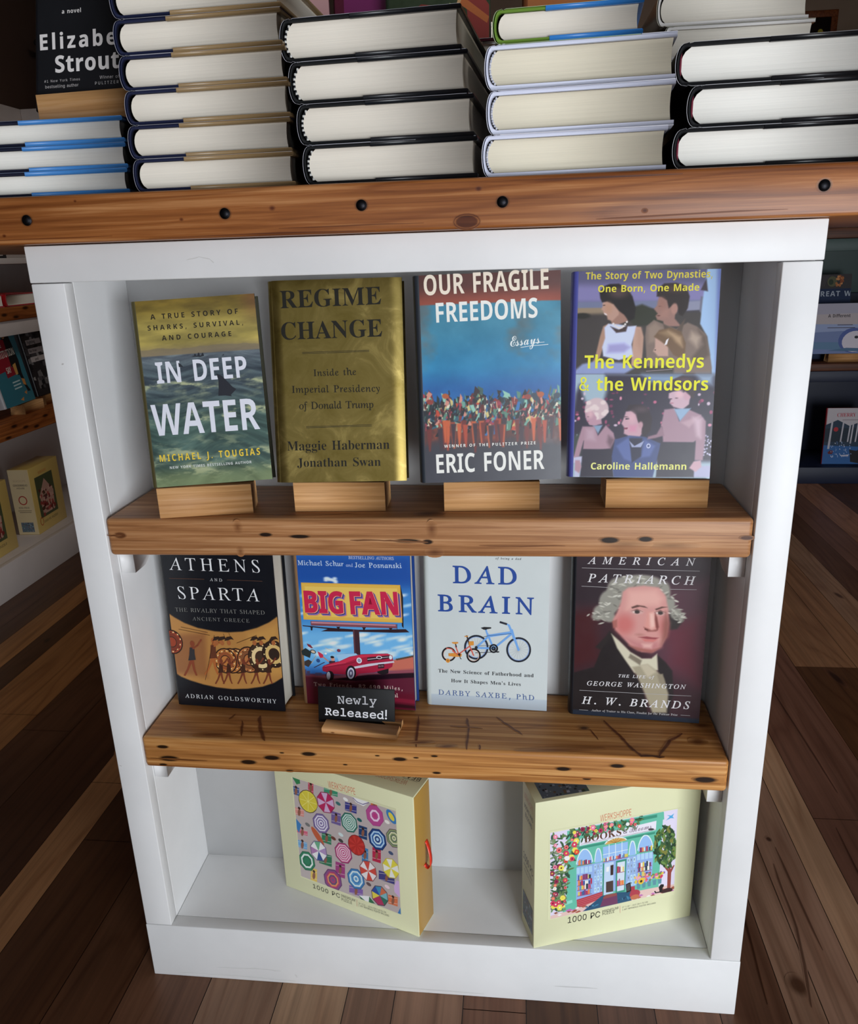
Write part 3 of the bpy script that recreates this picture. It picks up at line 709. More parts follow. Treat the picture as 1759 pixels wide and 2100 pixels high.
        '8': (94,[46,-2,23,2,15,8,10,14,6,22,5,30,7,40,12,48,20,55,30,60,21,67,14,74,10,82,9,91,10,99,12,106,18,112,25,117,35,120,48,122,63,120,75,113,81,104,84,92,82,83,78,76,61,65,74,58,82,50,87,41,89,32,86,18,78,7,64,0],[51,71,60,79,62,85,62,92,61,102,55,109,52,111,47,112,41,110,36,106,33,100,32,93,34,85,37,80],[47,8,55,9,60,14,64,20,65,29,64,36,60,42,52,48,41,54,32,45,29,38,28,30,29,21,33,14,39,10]),
        '9': (94,[38,-2,29,-1,22,1,17,4,13,8,10,18,12,23,19,27,22,20,26,14,32,10,39,9,51,14,59,30,62,58,53,50,47,47,39,46,26,48,15,55,8,66,6,81,7,92,10,102,16,110,24,116,33,120,44,122,56,120,66,116,75,108,81,98,85,83,86,65,84,39,80,28,75,18,68,10,60,3,50,0],[46,58,52,59,56,61,62,70,61,88,58,101,52,108,45,110,39,108,34,103,31,94,30,82,32,69,37,61]),
        'A': (109,[-2,0,-2,5,2,5,6,8,12,19,52,117,56,116,96,22,103,9,106,5,111,5,111,0,57,0,57,5,68,6,71,11,63,33,26,33,19,15,19,12,22,6,32,5,32,0],[28,40,60,40,44,80]),
        'B': (111,[4,0,4,4,11,5,15,8,18,13,19,20,19,92,18,103,13,108,4,110,4,114,55,114,71,113,83,110,92,105,98,97,99,88,96,75,87,67,72,62,90,56,101,46,105,33,102,19,93,9,78,2,60,0],[45,63,58,64,66,68,70,75,71,86,70,96,68,103,62,107,50,108,47,106,45,98],[55,6,65,8,71,12,74,20,75,32,74,44,69,52,61,56,49,58,45,58,45,16,48,8,50,7]),
        'C': (117,[64,-2,48,-1,34,5,23,14,14,26,8,40,7,57,8,73,14,88,23,100,35,109,49,115,65,116,77,115,92,110,97,109,102,111,105,116,109,116,109,77,105,77,98,91,89,102,78,109,66,111,55,109,47,102,41,91,37,76,36,57,37,38,41,24,48,14,58,8,70,6,80,7,90,11,99,18,107,27,112,22,99,8,83,0]),
        'D': (124,[5,0,5,4,12,5,16,8,18,12,18,102,15,107,11,109,4,110,4,114,55,114,74,112,89,107,101,99,110,88,115,74,117,57,115,36,108,20,95,9,79,2,57,0],[55,6,65,8,74,12,80,19,86,35,88,57,86,76,82,90,76,100,67,106,56,108,50,108,48,106,45,96,45,18,48,8,50,7]),
        'E': (110,[3,0,3,4,11,5,15,8,18,12,19,20,19,92,18,101,15,106,11,109,4,110,4,114,100,114,100,80,96,80,92,93,85,102,74,106,58,108,50,107,47,104,46,97,46,61,58,63,65,67,69,75,72,86,76,86,76,30,72,30,68,45,65,50,60,53,46,55,46,12,48,9,58,7,69,8,78,10,86,13,98,26,103,36,108,36,100,0]),
        'F': (101,[4,0,4,4,11,6,15,8,18,13,19,21,19,94,18,101,15,106,11,108,3,110,3,114,98,114,98,80,94,80,92,89,89,96,84,102,78,105,69,107,58,108,50,108,46,105,45,100,45,62,57,63,64,68,68,75,71,87,75,87,75,30,71,30,69,42,64,50,57,55,45,56,45,20,47,11,49,8,52,6,64,4,64,0]),
        'G': (127,[67,-2,50,-1,35,5,23,14,14,26,9,40,7,57,9,74,14,88,23,100,35,109,49,115,64,116,78,115,92,110,97,109,101,111,105,116,109,116,109,77,105,77,101,87,95,95,82,107,75,110,67,111,56,109,48,102,41,91,38,76,36,57,39,34,45,17,51,9,60,5,69,3,77,4,82,7,85,11,86,18,86,32,85,38,82,42,77,45,69,45,69,50,125,50,125,45,118,45,114,42,112,39,112,7,89,0]),
        'H': (131,[4,0,4,4,11,5,15,8,18,12,19,20,19,95,18,102,15,106,11,108,4,110,4,114,60,114,60,110,51,108,47,104,45,95,45,62,85,62,85,95,84,104,80,108,70,110,70,114,127,114,127,110,115,106,113,102,112,95,112,20,113,13,115,8,120,5,127,4,127,0,70,0,70,4,78,5,82,8,85,12,85,55,45,55,45,20,46,12,48,8,53,5,60,4,60,0]),
        'I': (65,[3,0,3,4,15,8,18,12,19,19,19,97,18,103,16,107,11,109,3,110,3,114,61,114,61,110,54,109,49,107,47,103,46,97,46,19,47,11,52,7,61,4,61,0]),
        'J': (82,[27,-16,20,-15,13,-13,7,-10,3,-5,0,0,-1,6,0,11,2,15,7,18,11,19,16,18,20,15,22,12,23,7,19,-5,21,-9,26,-10,31,-9,35,-6,37,5,37,92,34,105,30,108,20,110,20,114,79,114,79,110,69,108,67,106,65,102,64,92,64,22,62,8,58,-2,50,-10,40,-15]),
        'K': (128,[4,0,4,4,11,5,16,8,18,12,19,20,19,95,18,102,16,106,11,109,4,110,4,114,60,114,60,110,51,108,47,104,46,95,46,58,80,93,85,100,87,105,83,108,72,110,72,114,121,114,121,110,119,110,104,105,86,90,68,71,116,12,122,6,130,4,130,0,70,0,70,4,80,5,83,9,79,16,50,53,46,50,46,12,49,8,53,5,60,4,60,0]),
        'L': (107,[4,0,4,4,11,5,15,8,18,12,19,20,19,95,18,102,15,106,11,109,4,110,4,114,62,114,62,110,49,107,47,104,45,95,45,21,46,12,50,8,58,7,70,8,79,10,86,14,92,20,98,28,102,39,107,39,100,0]),
        'M': (158,[3,0,3,4,11,5,15,8,18,12,19,20,19,95,18,104,13,108,4,110,4,114,46,114,79,35,112,114,154,114,154,110,143,106,141,101,140,95,140,21,141,11,145,6,154,4,154,0,99,0,99,4,108,6,112,11,114,21,114,100,72,0,68,0,26,97,26,20,27,12,30,8,35,5,42,4,42,0]),
        'N': (123,[101,-2,27,88,27,20,28,12,30,8,34,5,42,4,42,0,5,0,5,4,13,6,18,10,19,20,19,97,9,108,5,110,5,114,39,114,98,42,98,94,97,103,92,108,83,110,83,114,120,114,120,110,112,109,108,106,106,102,105,94,105,-2]),
        'O': (131,[53,-2,42,2,32,7,17,23,11,33,8,45,7,57,8,69,11,80,17,90,24,99,32,107,42,112,54,115,66,117,78,115,89,112,99,107,108,100,115,91,120,81,123,69,125,57,123,45,120,33,115,23,108,15,99,7,89,2,78,-2],[66,3,77,5,85,12,90,22,94,38,95,57,93,80,87,97,78,108,65,111,55,109,47,102,41,91,38,76,36,57,38,34,44,17,54,7]),
        'R': (118,[4,0,4,4,11,5,15,8,18,12,19,20,19,95,18,102,15,106,11,108,4,110,4,114,54,114,76,112,92,106,101,97,104,84,101,71,93,62,79,56,108,12,113,6,120,4,120,0,85,0,50,53,45,53,45,20,46,12,48,8,53,5,60,4,60,0],[45,58,51,58,62,60,70,65,75,72,76,84,74,97,67,105,56,108,50,107,48,105,45,96]),
        'S': (98,[11,-2,11,40,15,40,21,24,28,12,38,6,49,4,58,5,64,9,68,15,70,22,66,32,56,40,28,55,19,63,14,72,12,83,13,92,17,101,22,108,29,112,37,115,46,117,58,115,73,111,78,112,80,117,85,117,85,80,80,80,78,89,68,102,62,107,55,110,48,111,41,110,35,107,31,101,30,95,31,89,34,84,47,76,63,68,79,58,84,53,88,47,90,33,89,23,85,15,78,7,70,2,60,-1,40,-2,21,3,18,2,15,-2]),
        'T': (106,[23,0,23,4,31,5,35,8,38,12,39,20,39,108,25,106,16,101,10,92,7,80,2,80,2,114,102,114,102,79,98,79,94,95,83,105,66,108,66,20,67,12,69,8,74,5,82,4,82,0]),
        'Y': (106,[25,0,25,4,32,5,37,8,39,12,40,20,40,45,8,104,0,109,-3,110,-3,114,52,114,52,110,49,110,42,108,39,104,41,98,62,56,83,92,87,102,84,108,74,110,74,114,110,114,110,110,102,106,96,98,67,51,67,20,68,12,70,8,75,5,82,4,82,0]),
        'a': (86,[64,-2,57,-1,52,2,50,9,38,0,24,-2,16,-1,10,3,6,9,5,16,8,26,16,34,30,41,50,48,50,60,49,66,47,70,43,73,37,74,29,72,26,68,31,58,30,54,28,50,24,48,15,48,11,51,9,55,8,59,9,65,12,70,17,74,24,77,32,79,40,80,56,78,66,73,71,65,73,52,73,15,74,10,76,9,80,10,82,7,73,0],[38,8,43,10,50,16,50,42,38,38,32,31,30,21,32,12]),
        'b': (90,[11,-3,11,97,9,107,2,110,2,114,35,114,35,70,44,77,55,80,64,78,71,75,77,69,82,61,85,52,85,42,84,30,81,19,75,10,68,3,58,-1,48,-2,37,0,26,7,13,-3],[46,3,53,6,58,12,60,24,61,40,60,53,58,63,53,68,46,70,39,68,36,64,35,60,35,17,36,10,40,5]),
        'c': (73,[39,-2,30,-1,22,2,15,9,10,17,6,27,5,38,6,49,10,59,16,68,24,74,33,78,44,80,55,78,62,75,68,69,69,57,67,54,63,52,59,51,53,52,50,56,49,68,48,72,42,74,35,71,30,62,28,47,30,31,34,19,42,12,51,10,60,12,68,18,71,15,62,5,51,0]),
        'd': (92,[35,-2,27,-1,20,2,13,9,9,17,6,26,5,37,6,49,9,59,14,68,20,74,28,78,36,80,47,77,56,70,56,100,55,105,53,108,44,110,44,114,80,114,80,19,81,10,84,8,88,7,88,2,73,1,56,-2,56,10,47,0],[43,7,47,8,50,10,54,14,56,19,56,60,52,68,43,70,37,68,32,62,30,52,30,25,32,15,37,9]),
        'e': (75,[38,-2,29,-1,21,2,9,17,6,28,5,39,6,50,10,60,15,68,22,75,30,78,39,80,52,77,62,70,69,59,71,42,29,42,32,24,39,14,50,10,59,13,68,22,71,18,62,7,51,0],[29,48,50,48,50,54,48,69,45,73,40,74,34,72,30,64]),
        'f': (53,[4,0,4,4,10,5,12,9,13,18,13,69,4,69,4,78,13,78,13,88,15,100,21,109,31,114,43,116,53,115,60,111,64,106,66,100,65,95,63,92,60,90,56,89,49,91,47,94,46,98,49,108,48,110,45,111,41,110,38,108,37,98,37,78,51,78,51,69,37,69,37,16,38,10,40,6,50,4,50,0]),
        'g': (82,[36,-35,22,-34,12,-30,5,-25,3,-19,7,-12,17,-6,9,0,6,8,7,13,10,18,25,28,15,34,8,42,5,53,7,60,10,67,15,72,22,76,30,79,39,80,49,79,58,76,79,76,79,67,67,67,71,59,73,51,72,44,69,38,65,32,58,29,51,27,35,26,28,24,26,21,25,18,28,14,35,12,44,12,65,10,71,7,76,3,78,-2,79,-9,76,-20,68,-28,55,-33],[39,31,45,32,48,36,50,53,48,69,45,73,39,74,34,73,31,69,29,62,29,43,31,36,34,32],[40,-29,55,-28,63,-23,66,-16,65,-13,62,-10,51,-9,24,-9,20,-13,18,-18,20,-22,24,-26,30,-28]),
        'h': (95,[5,0,5,4,11,6,13,14,13,100,11,107,9,109,5,110,5,114,37,114,37,67,48,76,61,80,73,77,80,68,82,53,82,14,84,7,87,5,91,4,91,0,50,0,50,4,52,4,57,7,59,14,59,54,57,65,55,67,51,68,43,65,37,59,37,14,38,7,41,5,45,4,45,0]),
        'i': (50,[25,90,20,91,16,94,13,98,12,103,13,108,16,112,20,115,25,116,30,115,34,112,37,108,38,103,37,98,34,94,30,91],[5,0,5,4,11,6,13,14,13,63,12,71,5,73,5,78,37,78,37,14,39,7,45,4,45,0]),
        'm': (138,[5,0,5,4,11,6,13,14,13,63,11,71,9,73,5,73,5,78,37,78,37,66,47,76,59,80,69,78,76,73,80,65,91,76,105,80,116,77,123,68,126,53,126,14,128,7,130,5,134,4,134,0,94,0,94,4,98,5,101,7,102,14,102,54,101,65,98,67,94,68,88,66,81,59,81,14,82,7,85,5,89,4,89,0,50,0,50,4,54,5,56,7,58,14,58,54,56,65,54,67,50,68,42,65,37,59,37,14,38,7,40,5,44,4,44,0]),
        'n': (95,[5,0,5,4,11,6,13,14,13,63,11,71,9,73,5,73,5,78,37,78,37,67,48,76,61,80,73,77,80,68,82,53,82,14,84,7,87,5,91,4,91,0,50,0,50,4,52,4,57,7,59,14,59,54,57,65,55,67,51,68,43,65,37,59,37,14,38,7,41,5,45,4,45,0]),
        'o': (84,[42,-2,32,-1,22,3,15,9,10,18,6,28,5,38,6,50,10,60,15,68,22,74,32,78,42,80,52,78,61,75,69,68,75,60,78,50,79,38,78,27,75,17,69,9,61,2,52,-1],[42,3,48,5,52,10,54,20,55,38,54,57,52,68,48,73,42,75,36,73,32,68,30,57,29,39,30,20,32,10,36,5]),
        'p': (93,[4,-35,4,-31,10,-29,12,-25,13,-16,13,61,12,71,5,74,5,78,36,78,36,66,42,73,49,78,58,80,66,78,73,75,79,68,84,60,87,51,88,40,87,28,84,18,79,10,73,3,65,-1,57,-2,46,0,37,8,37,-15,38,-25,42,-30,49,-31,49,-35],[49,7,55,9,60,15,62,25,63,39,62,52,60,62,56,68,50,70,42,67,37,59,37,17,42,10]),
        'r': (72,[5,0,5,4,11,6,13,14,13,63,12,71,5,73,5,78,36,78,36,63,41,70,47,75,52,78,58,80,65,79,69,76,72,72,72,62,70,59,66,56,62,55,55,58,52,62,47,65,44,64,40,60,38,55,37,48,37,14,38,9,40,6,49,4,49,0]),
        's': (72,[38,-2,30,-2,22,2,18,2,15,1,13,-2,9,-2,9,26,13,26,17,17,22,10,28,5,35,4,40,5,45,7,47,10,48,15,46,21,39,26,27,32,19,37,14,42,10,48,9,55,11,65,16,72,25,78,35,80,52,77,53,76,56,77,58,80,61,80,61,55,57,55,54,63,49,69,43,73,37,74,32,73,29,71,27,68,26,65,29,58,37,53,48,48,55,43,60,38,63,32,64,24,62,13,57,5,49,-1]),
        't': (57,[31,-2,22,-1,16,2,13,9,12,18,12,70,5,70,5,75,22,92,32,106,36,106,36,78,52,78,52,70,36,70,36,20,38,12,39,11,42,10,48,12,52,19,55,16,50,6,41,0]),
        'v': (77,[35,-2,10,62,5,70,3,72,-1,73,-1,78,41,78,41,73,34,72,32,69,32,67,46,30,59,63,60,68,58,72,51,73,51,78,76,78,76,74,72,72,70,70,65,61,40,-2]),
        'w': (109,[30,-2,2,71,-2,73,-2,78,35,78,35,73,30,72,29,69,29,66,42,32,53,59,48,72,42,74,42,78,81,78,81,73,75,72,74,67,84,35,97,69,95,72,89,74,89,78,111,78,111,74,106,71,103,65,76,-2,72,-2,56,49,35,-2]),
    },
    'I': {
        'A': (116,[-21,0,-20,3,-10,6,0,14,27,45,89,119,92,119,88,15,89,9,91,6,96,4,103,3,102,0,55,0,56,3,64,4,68,7,70,12,71,20,72,40,33,40,29,38,10,14,8,9,9,6,11,4,20,3,19,0],[36,46,72,46,75,92]),
        'B': (110,[-8,0,-8,3,0,4,5,7,8,11,33,105,32,108,30,111,20,113,21,116,64,116,85,113,98,105,102,91,100,79,90,70,74,63,85,57,92,48,94,36,92,26,88,17,80,10,70,5,57,1,43,0],[64,66,76,72,82,80,85,92,82,102,75,108,64,110,56,110,52,108,41,68,42,65],[38,5,54,8,66,14,73,24,75,38,74,48,69,54,60,58,41,59,38,55,26,11,27,8,29,6]),
        'C': (118,[55,-2,41,-1,29,3,20,10,12,20,8,31,6,45,8,57,12,69,18,80,25,91,45,108,62,116,80,119,91,118,103,114,108,113,111,115,113,118,117,118,110,83,106,83,105,99,100,107,92,112,82,113,72,112,62,108,52,101,36,82,31,70,28,57,26,44,28,28,35,15,45,7,59,5,73,7,87,14,100,26,103,23,92,12,81,4,68,-1]),
        'D': (127,[-9,0,-8,3,0,4,5,6,8,11,33,105,32,108,30,111,20,113,21,116,66,116,81,115,95,110,105,103,113,94,118,82,120,68,118,55,114,42,108,30,98,20,87,12,74,5,58,1,42,0],[42,5,56,7,68,11,78,18,85,26,92,36,97,47,99,59,100,72,98,89,91,101,80,108,63,111,55,110,51,106,48,97,28,22,26,12,27,9,30,7]),
        'E': (113,[-8,0,-8,3,0,4,5,6,8,11,33,105,32,108,30,111,20,113,21,116,110,116,105,91,102,91,100,103,98,107,93,109,77,110,55,110,52,107,49,99,40,65,54,65,65,66,72,69,77,74,80,81,83,81,72,40,69,40,69,47,68,55,63,58,53,59,38,59,26,12,27,9,29,7,38,6,50,6,70,8,78,12,85,17,91,23,97,32,100,32,88,0]),
        'F': (101,[-8,0,-7,3,2,5,8,9,11,18,34,105,33,108,31,111,21,113,22,116,105,116,100,89,97,89,96,101,92,106,86,109,77,110,63,110,55,109,52,105,41,65,51,65,65,66,73,71,79,81,82,81,71,39,68,39,68,53,65,57,53,59,40,59,28,14,28,11,29,7,31,5,42,3,42,0]),
        'G': (135,[61,-2,46,-1,32,3,22,10,13,20,8,32,7,45,8,58,12,70,18,81,25,92,45,109,63,116,82,119,93,118,112,112,116,110,122,112,126,118,129,118,121,82,118,82,115,95,107,105,96,111,83,113,68,111,55,103,43,92,34,76,28,60,27,43,29,26,36,13,48,5,64,2,72,4,80,7,85,11,88,16,95,40,95,43,96,46,95,50,92,52,80,54,81,57,130,57,129,54,119,52,114,47,112,43,111,36,104,9,83,0]),
        'H': (130,[-8,0,-8,3,2,5,7,9,10,18,33,105,32,108,30,111,20,113,21,116,68,116,67,113,60,112,55,110,51,105,48,98,41,68,42,65,93,65,95,68,104,105,103,108,101,111,91,113,92,116,139,116,138,113,130,112,125,110,122,105,97,11,98,8,100,5,110,3,109,0,63,0,64,3,73,5,78,9,82,18,91,55,90,58,39,58,37,55,26,11,27,8,29,5,39,3,38,0]),
        'I': (61,[-8,0,-7,3,2,5,8,9,11,18,34,105,33,108,31,111,21,113,22,116,69,116,68,113,60,112,56,110,52,105,29,20,28,8,30,5,40,3,39,0]),
        'J': (64,[5,-2,-2,-2,-8,2,-12,6,-13,12,-10,19,-8,21,-4,22,2,20,4,14,4,12,3,10,3,7,4,3,7,2,10,3,13,7,17,19,37,95,39,105,38,109,35,111,24,112,25,116,73,116,72,113,65,112,61,110,58,106,55,100,38,34,32,18,25,6,17,0]),
        'L': (112,[-6,0,-5,3,2,4,7,6,10,11,13,18,35,101,35,108,32,111,22,113,23,116,70,116,68,113,62,112,58,110,54,105,51,98,31,23,29,13,30,9,32,7,41,6,53,6,75,8,82,11,88,16,100,33,103,33,92,0]),
        'M': (148,[-9,0,-8,3,1,5,6,9,10,18,32,96,33,105,32,108,30,111,21,113,22,116,53,116,65,27,124,116,156,116,155,113,148,112,143,110,140,105,137,98,115,15,115,8,118,5,127,3,126,0,80,0,81,3,90,5,95,10,99,21,120,98,55,0,52,0,39,98,19,26,17,12,18,8,20,5,30,3,29,0]),
        'N': (125,[85,-2,38,93,19,21,17,11,18,7,20,5,30,3,30,0,-8,0,-8,3,-1,4,4,6,8,11,32,98,33,100,32,106,30,110,26,112,20,113,21,116,45,116,88,27,107,95,109,105,108,109,105,111,95,113,96,116,134,116,133,113,125,112,119,108,115,98,88,-2]),
        'O': (129,[50,-2,37,-1,26,2,18,9,11,18,7,28,5,40,6,52,10,63,15,74,21,85,29,94,38,102,48,109,58,114,69,118,80,119,92,118,103,113,112,107,118,98,122,88,124,75,120,57,112,38,100,21,85,8,68,0],[50,2,59,4,67,7,75,13,82,20,94,38,102,60,105,83,103,96,98,106,90,112,80,114,71,112,62,108,53,102,45,94,38,83,32,72,26,53,24,34,26,21,31,11,39,5]),
        'P': (101,[-8,0,-8,3,0,4,5,6,8,10,33,105,32,108,30,111,20,113,21,116,67,116,86,113,98,105,102,90,101,81,96,72,89,65,80,60,69,57,55,55,40,55,37,54,27,16,26,14,26,11,27,8,30,5,41,3,40,0],[48,60,63,62,74,69,81,78,83,91,82,100,78,106,71,110,61,111,54,110,50,101,40,66,40,63,41,61]),
        'R': (112,[-8,0,-8,3,0,4,5,7,8,11,33,105,32,108,30,111,20,113,21,116,70,116,86,115,97,110,104,102,106,91,102,77,91,66,72,59,88,21,95,8,100,5,105,3,105,0,78,0,55,57,44,57,38,58,29,22,27,11,27,8,30,5,40,3,40,0],[50,62,66,64,78,70,84,79,87,91,84,102,76,108,63,111,56,110,52,107,49,100,40,63,45,63]),
        'S': (92,[38,-2,27,-1,12,3,6,2,4,-2,1,-2,6,36,10,37,12,22,17,11,25,5,36,2,42,3,48,6,56,14,58,20,59,26,57,35,52,43,38,58,25,74,23,81,22,88,23,97,26,104,31,110,38,115,46,118,55,119,70,117,78,114,82,115,85,118,88,118,82,84,80,84,78,97,74,106,67,112,58,113,50,112,44,108,40,102,39,94,40,89,42,84,50,72,58,65,66,56,73,45,75,32,74,22,70,14,65,8,58,2,48,-1]),
        'T': (105,[12,0,13,3,24,5,30,10,35,22,58,107,56,110,48,110,31,108,25,105,21,101,15,88,11,88,18,116,115,116,110,88,107,88,106,101,102,106,96,109,87,110,80,110,76,109,52,23,50,11,50,7,53,5,66,3,65,0]),
        'U': (123,[50,-2,35,0,23,6,15,16,13,28,16,45,30,97,31,105,30,109,28,111,17,113,18,116,67,116,66,113,58,112,52,109,49,104,46,95,34,48,30,28,31,18,36,11,44,7,54,6,63,7,71,10,78,14,83,20,88,30,104,89,107,103,106,108,104,111,93,113,94,116,133,116,132,113,122,111,117,105,112,89,99,41,94,27,88,15,81,7,73,2,62,-2]),
        'V': (109,[20,-2,24,99,23,105,21,110,18,112,10,113,10,116,57,116,56,113,48,112,44,110,41,105,40,97,37,24,96,94,102,102,105,108,104,110,102,112,92,113,93,116,129,116,128,113,123,112,118,109,24,-2]),
        'W': (148,[21,-2,25,99,24,105,22,110,17,112,10,113,10,116,57,116,56,113,48,112,44,110,42,105,41,97,38,29,80,89,81,99,80,105,78,110,74,112,67,113,68,116,112,116,111,113,102,112,98,106,97,95,94,30,136,93,141,102,142,108,140,111,130,113,132,116,167,116,166,113,161,112,156,109,145,95,80,-2,77,-2,80,78,24,-2]),
        'X': (115,[-15,0,-15,3,-3,7,8,16,50,58,33,105,27,111,15,113,16,116,68,116,67,113,64,113,56,111,53,106,55,97,65,70,91,95,98,103,100,108,97,112,88,113,89,116,129,116,128,113,122,112,117,109,104,98,67,62,80,22,85,10,90,5,102,3,101,0,49,0,49,3,52,3,61,5,63,7,64,10,64,14,52,50,18,15,16,9,20,5,30,2,29,0]),
        'Y': (103,[12,0,13,3,24,5,30,9,42,50,26,92,20,105,13,111,3,113,4,116,55,116,53,113,43,111,41,109,40,106,40,102,42,98,56,59,92,100,94,107,93,110,87,112,80,113,81,116,121,116,120,112,116,111,111,108,98,96,59,51,49,16,49,13,48,10,49,6,52,4,65,3,63,0]),
        'a': (85,[12,-2,7,-1,2,2,-1,8,-2,16,0,30,5,44,12,57,22,68,34,76,46,79,54,77,58,70,60,77,73,77,55,11,56,9,58,9,63,12,70,20,73,18,60,3,49,-2,44,0,42,6,48,30,38,15,30,6,21,0],[20,8,25,9,29,12,38,22,46,35,52,50,55,64,52,72,46,75,38,72,31,66,24,57,18,44,13,18,15,11]),
        'b': (85,[20,-2,12,-1,5,1,0,5,-1,9,23,106,23,109,21,113,12,114,13,117,23,118,39,122,41,120,26,62,34,72,43,77,53,79,63,78,70,72,75,65,76,55,75,44,72,34,67,25,60,16,51,9,42,3,31,-1],[24,2,33,4,42,10,50,19,56,30,60,42,62,53,58,66,52,70,47,71,39,69,32,63,25,54,21,42,12,10,15,4]),
        'c': (75,[25,-2,15,0,7,6,2,15,0,27,1,35,3,44,12,59,25,72,38,77,50,79,57,78,62,75,65,72,67,67,65,60,62,58,58,57,53,59,51,64,52,67,55,71,54,74,49,75,40,73,32,68,25,60,20,49,16,38,15,27,16,18,19,11,24,7,30,6,43,10,57,20,60,18,48,7,37,0]),
        'd': (89,[15,-2,8,-1,2,3,-1,10,-2,18,-1,27,1,36,11,54,25,70,36,77,48,79,56,78,60,73,68,104,69,106,69,109,67,112,61,114,58,114,59,117,85,122,86,120,86,117,58,11,60,8,62,8,68,11,77,20,79,18,66,3,60,-1,54,-2,48,0,46,7,50,28,42,15,33,5,25,0],[22,7,27,8,32,11,41,21,50,35,56,51,58,65,56,72,53,75,50,75,41,73,33,67,25,58,19,45,14,31,13,14,15,10]),
        'e': (72,[22,-2,12,0,5,5,0,13,-1,25,0,33,2,41,12,58,25,71,37,77,49,79,55,78,60,76,63,72,65,67,61,56,52,48,37,40,15,35,14,30,14,25,16,15,21,8,30,6,42,10,55,20,58,18,50,9,41,3,32,0],[16,40,31,43,42,50,49,58,51,68,50,73,45,75,34,70,24,58]),
        'f': (50,[-12,-38,-16,-38,-20,-35,-22,-32,-23,-29,-21,-23,-17,-22,-12,-23,-11,-27,-12,-32,-10,-34,-6,-32,-2,-27,3,-6,18,71,2,71,3,76,19,76,21,85,26,101,34,112,43,119,54,122,60,121,65,118,68,115,69,110,67,104,61,102,56,104,55,112,56,114,55,116,51,117,45,115,41,108,37,96,33,76,52,76,52,71,32,71,17,2,8,-21,2,-31,-5,-36]),
        'g': (72,[16,-38,4,-37,-5,-33,-11,-26,-13,-19,-10,-10,-3,-1,9,6,3,10,2,14,5,21,15,30,5,38,2,49,4,57,7,64,13,70,20,75,28,78,38,80,52,77,61,74,72,74,72,67,61,67,62,59,61,51,57,43,52,37,45,32,28,28,20,29,16,25,15,22,18,18,40,10,48,5,54,-2,56,-10,55,-18,51,-25,45,-30,37,-35,27,-38],[28,32,33,33,38,36,45,48,48,62,47,68,45,72,41,75,32,75,27,71,20,60,18,53,17,45,18,38,22,34],[19,-33,33,-31,41,-25,44,-15,43,-11,41,-8,33,-2,23,1,13,5,2,-5,-2,-16,0,-25,7,-31]),
        'h': (100,[76,-2,70,0,65,3,62,8,61,15,64,38,70,64,70,71,68,78,62,81,53,78,43,68,35,55,31,43,22,0,6,0,30,112,27,119,16,120,18,128,49,128,39,83,35,69,38,69,47,81,58,89,68,92,78,90,85,83,87,73,86,65,83,55,79,35,77,17,78,11,83,9,88,10,93,13,97,8,86,1]),
        'i': (44,[30,98,25,101,22,107,25,113,30,116,37,113,39,107,37,101],[8,-2,2,0,0,7,3,22,15,63,15,66,14,69,4,72,5,75,16,76,31,79,33,77,32,76,32,74,16,20,15,9,18,8,24,11,32,21,35,18,25,7,17,0]),
        'k': (85,[55,-2,50,-1,47,2,40,16,30,40,20,32,10,0,-3,0,27,109,25,113,15,114,16,117,40,121,42,122,44,120,21,39,49,60,55,66,58,70,55,72,49,73,51,76,84,76,83,73,73,71,61,64,41,48,57,12,62,9,68,12,75,20,78,17,72,9,60,-1]),
        'l': (43,[8,-2,2,0,0,7,0,13,25,103,25,111,23,113,15,115,15,118,34,120,41,122,43,120,15,21,14,12,15,10,17,9,22,12,30,20,33,18,26,9,19,3,13,-1]),
        'm': (138,[102,-2,96,0,94,8,96,20,106,55,108,64,106,68,103,69,98,68,93,65,81,52,70,34,62,18,57,0,44,0,59,51,61,64,60,68,57,69,49,66,39,58,28,45,16,18,10,0,-3,0,12,53,15,61,15,69,4,72,5,75,28,79,31,79,32,74,22,44,39,63,53,75,66,79,73,77,76,69,71,46,86,64,100,75,112,79,120,76,122,69,122,63,109,16,109,14,108,12,109,10,111,9,117,12,121,16,125,22,127,19,119,8,111,0]),
        'n': (91,[55,-2,50,0,47,7,54,35,60,63,60,68,56,69,49,66,40,58,31,48,23,35,17,20,10,0,-3,0,13,55,15,66,13,70,4,71,5,74,32,79,33,78,23,44,35,60,47,70,57,77,66,79,73,76,75,70,75,63,63,22,61,12,62,9,65,8,70,12,78,22,80,21,72,8,64,0]),
        'o': (88,[26,-2,15,0,7,5,1,14,-1,25,0,35,3,45,15,62,23,69,32,75,41,78,50,79,62,77,71,72,77,63,78,52,78,43,75,35,65,18,51,6,39,0],[28,3,35,4,42,8,48,14,53,21,61,39,64,57,62,67,57,72,49,75,41,73,33,67,26,58,20,46,15,33,14,21,15,13,18,8,22,4]),
        'p': (85,[-24,-37,-23,-34,-17,-33,-12,-31,-7,-22,15,62,15,68,13,70,4,71,5,75,23,77,31,79,32,78,32,75,28,62,37,72,47,77,57,79,65,78,71,73,75,66,77,56,76,46,68,26,61,17,44,3,35,0,25,-2,18,-1,12,1,6,-28,7,-31,9,-33,19,-35,18,-37],[25,2,32,4,39,8,45,13,50,20,59,38,62,57,61,63,59,68,50,72,42,70,34,63,28,53,23,40,15,10,18,4]),
        'r': (56,[-3,0,14,65,12,70,3,71,4,74,15,76,22,78,30,79,31,78,22,45,34,64,44,75,52,79,57,77,59,71,59,67,57,63,54,61,50,60,45,62,42,67,30,50,19,28,10,0]),
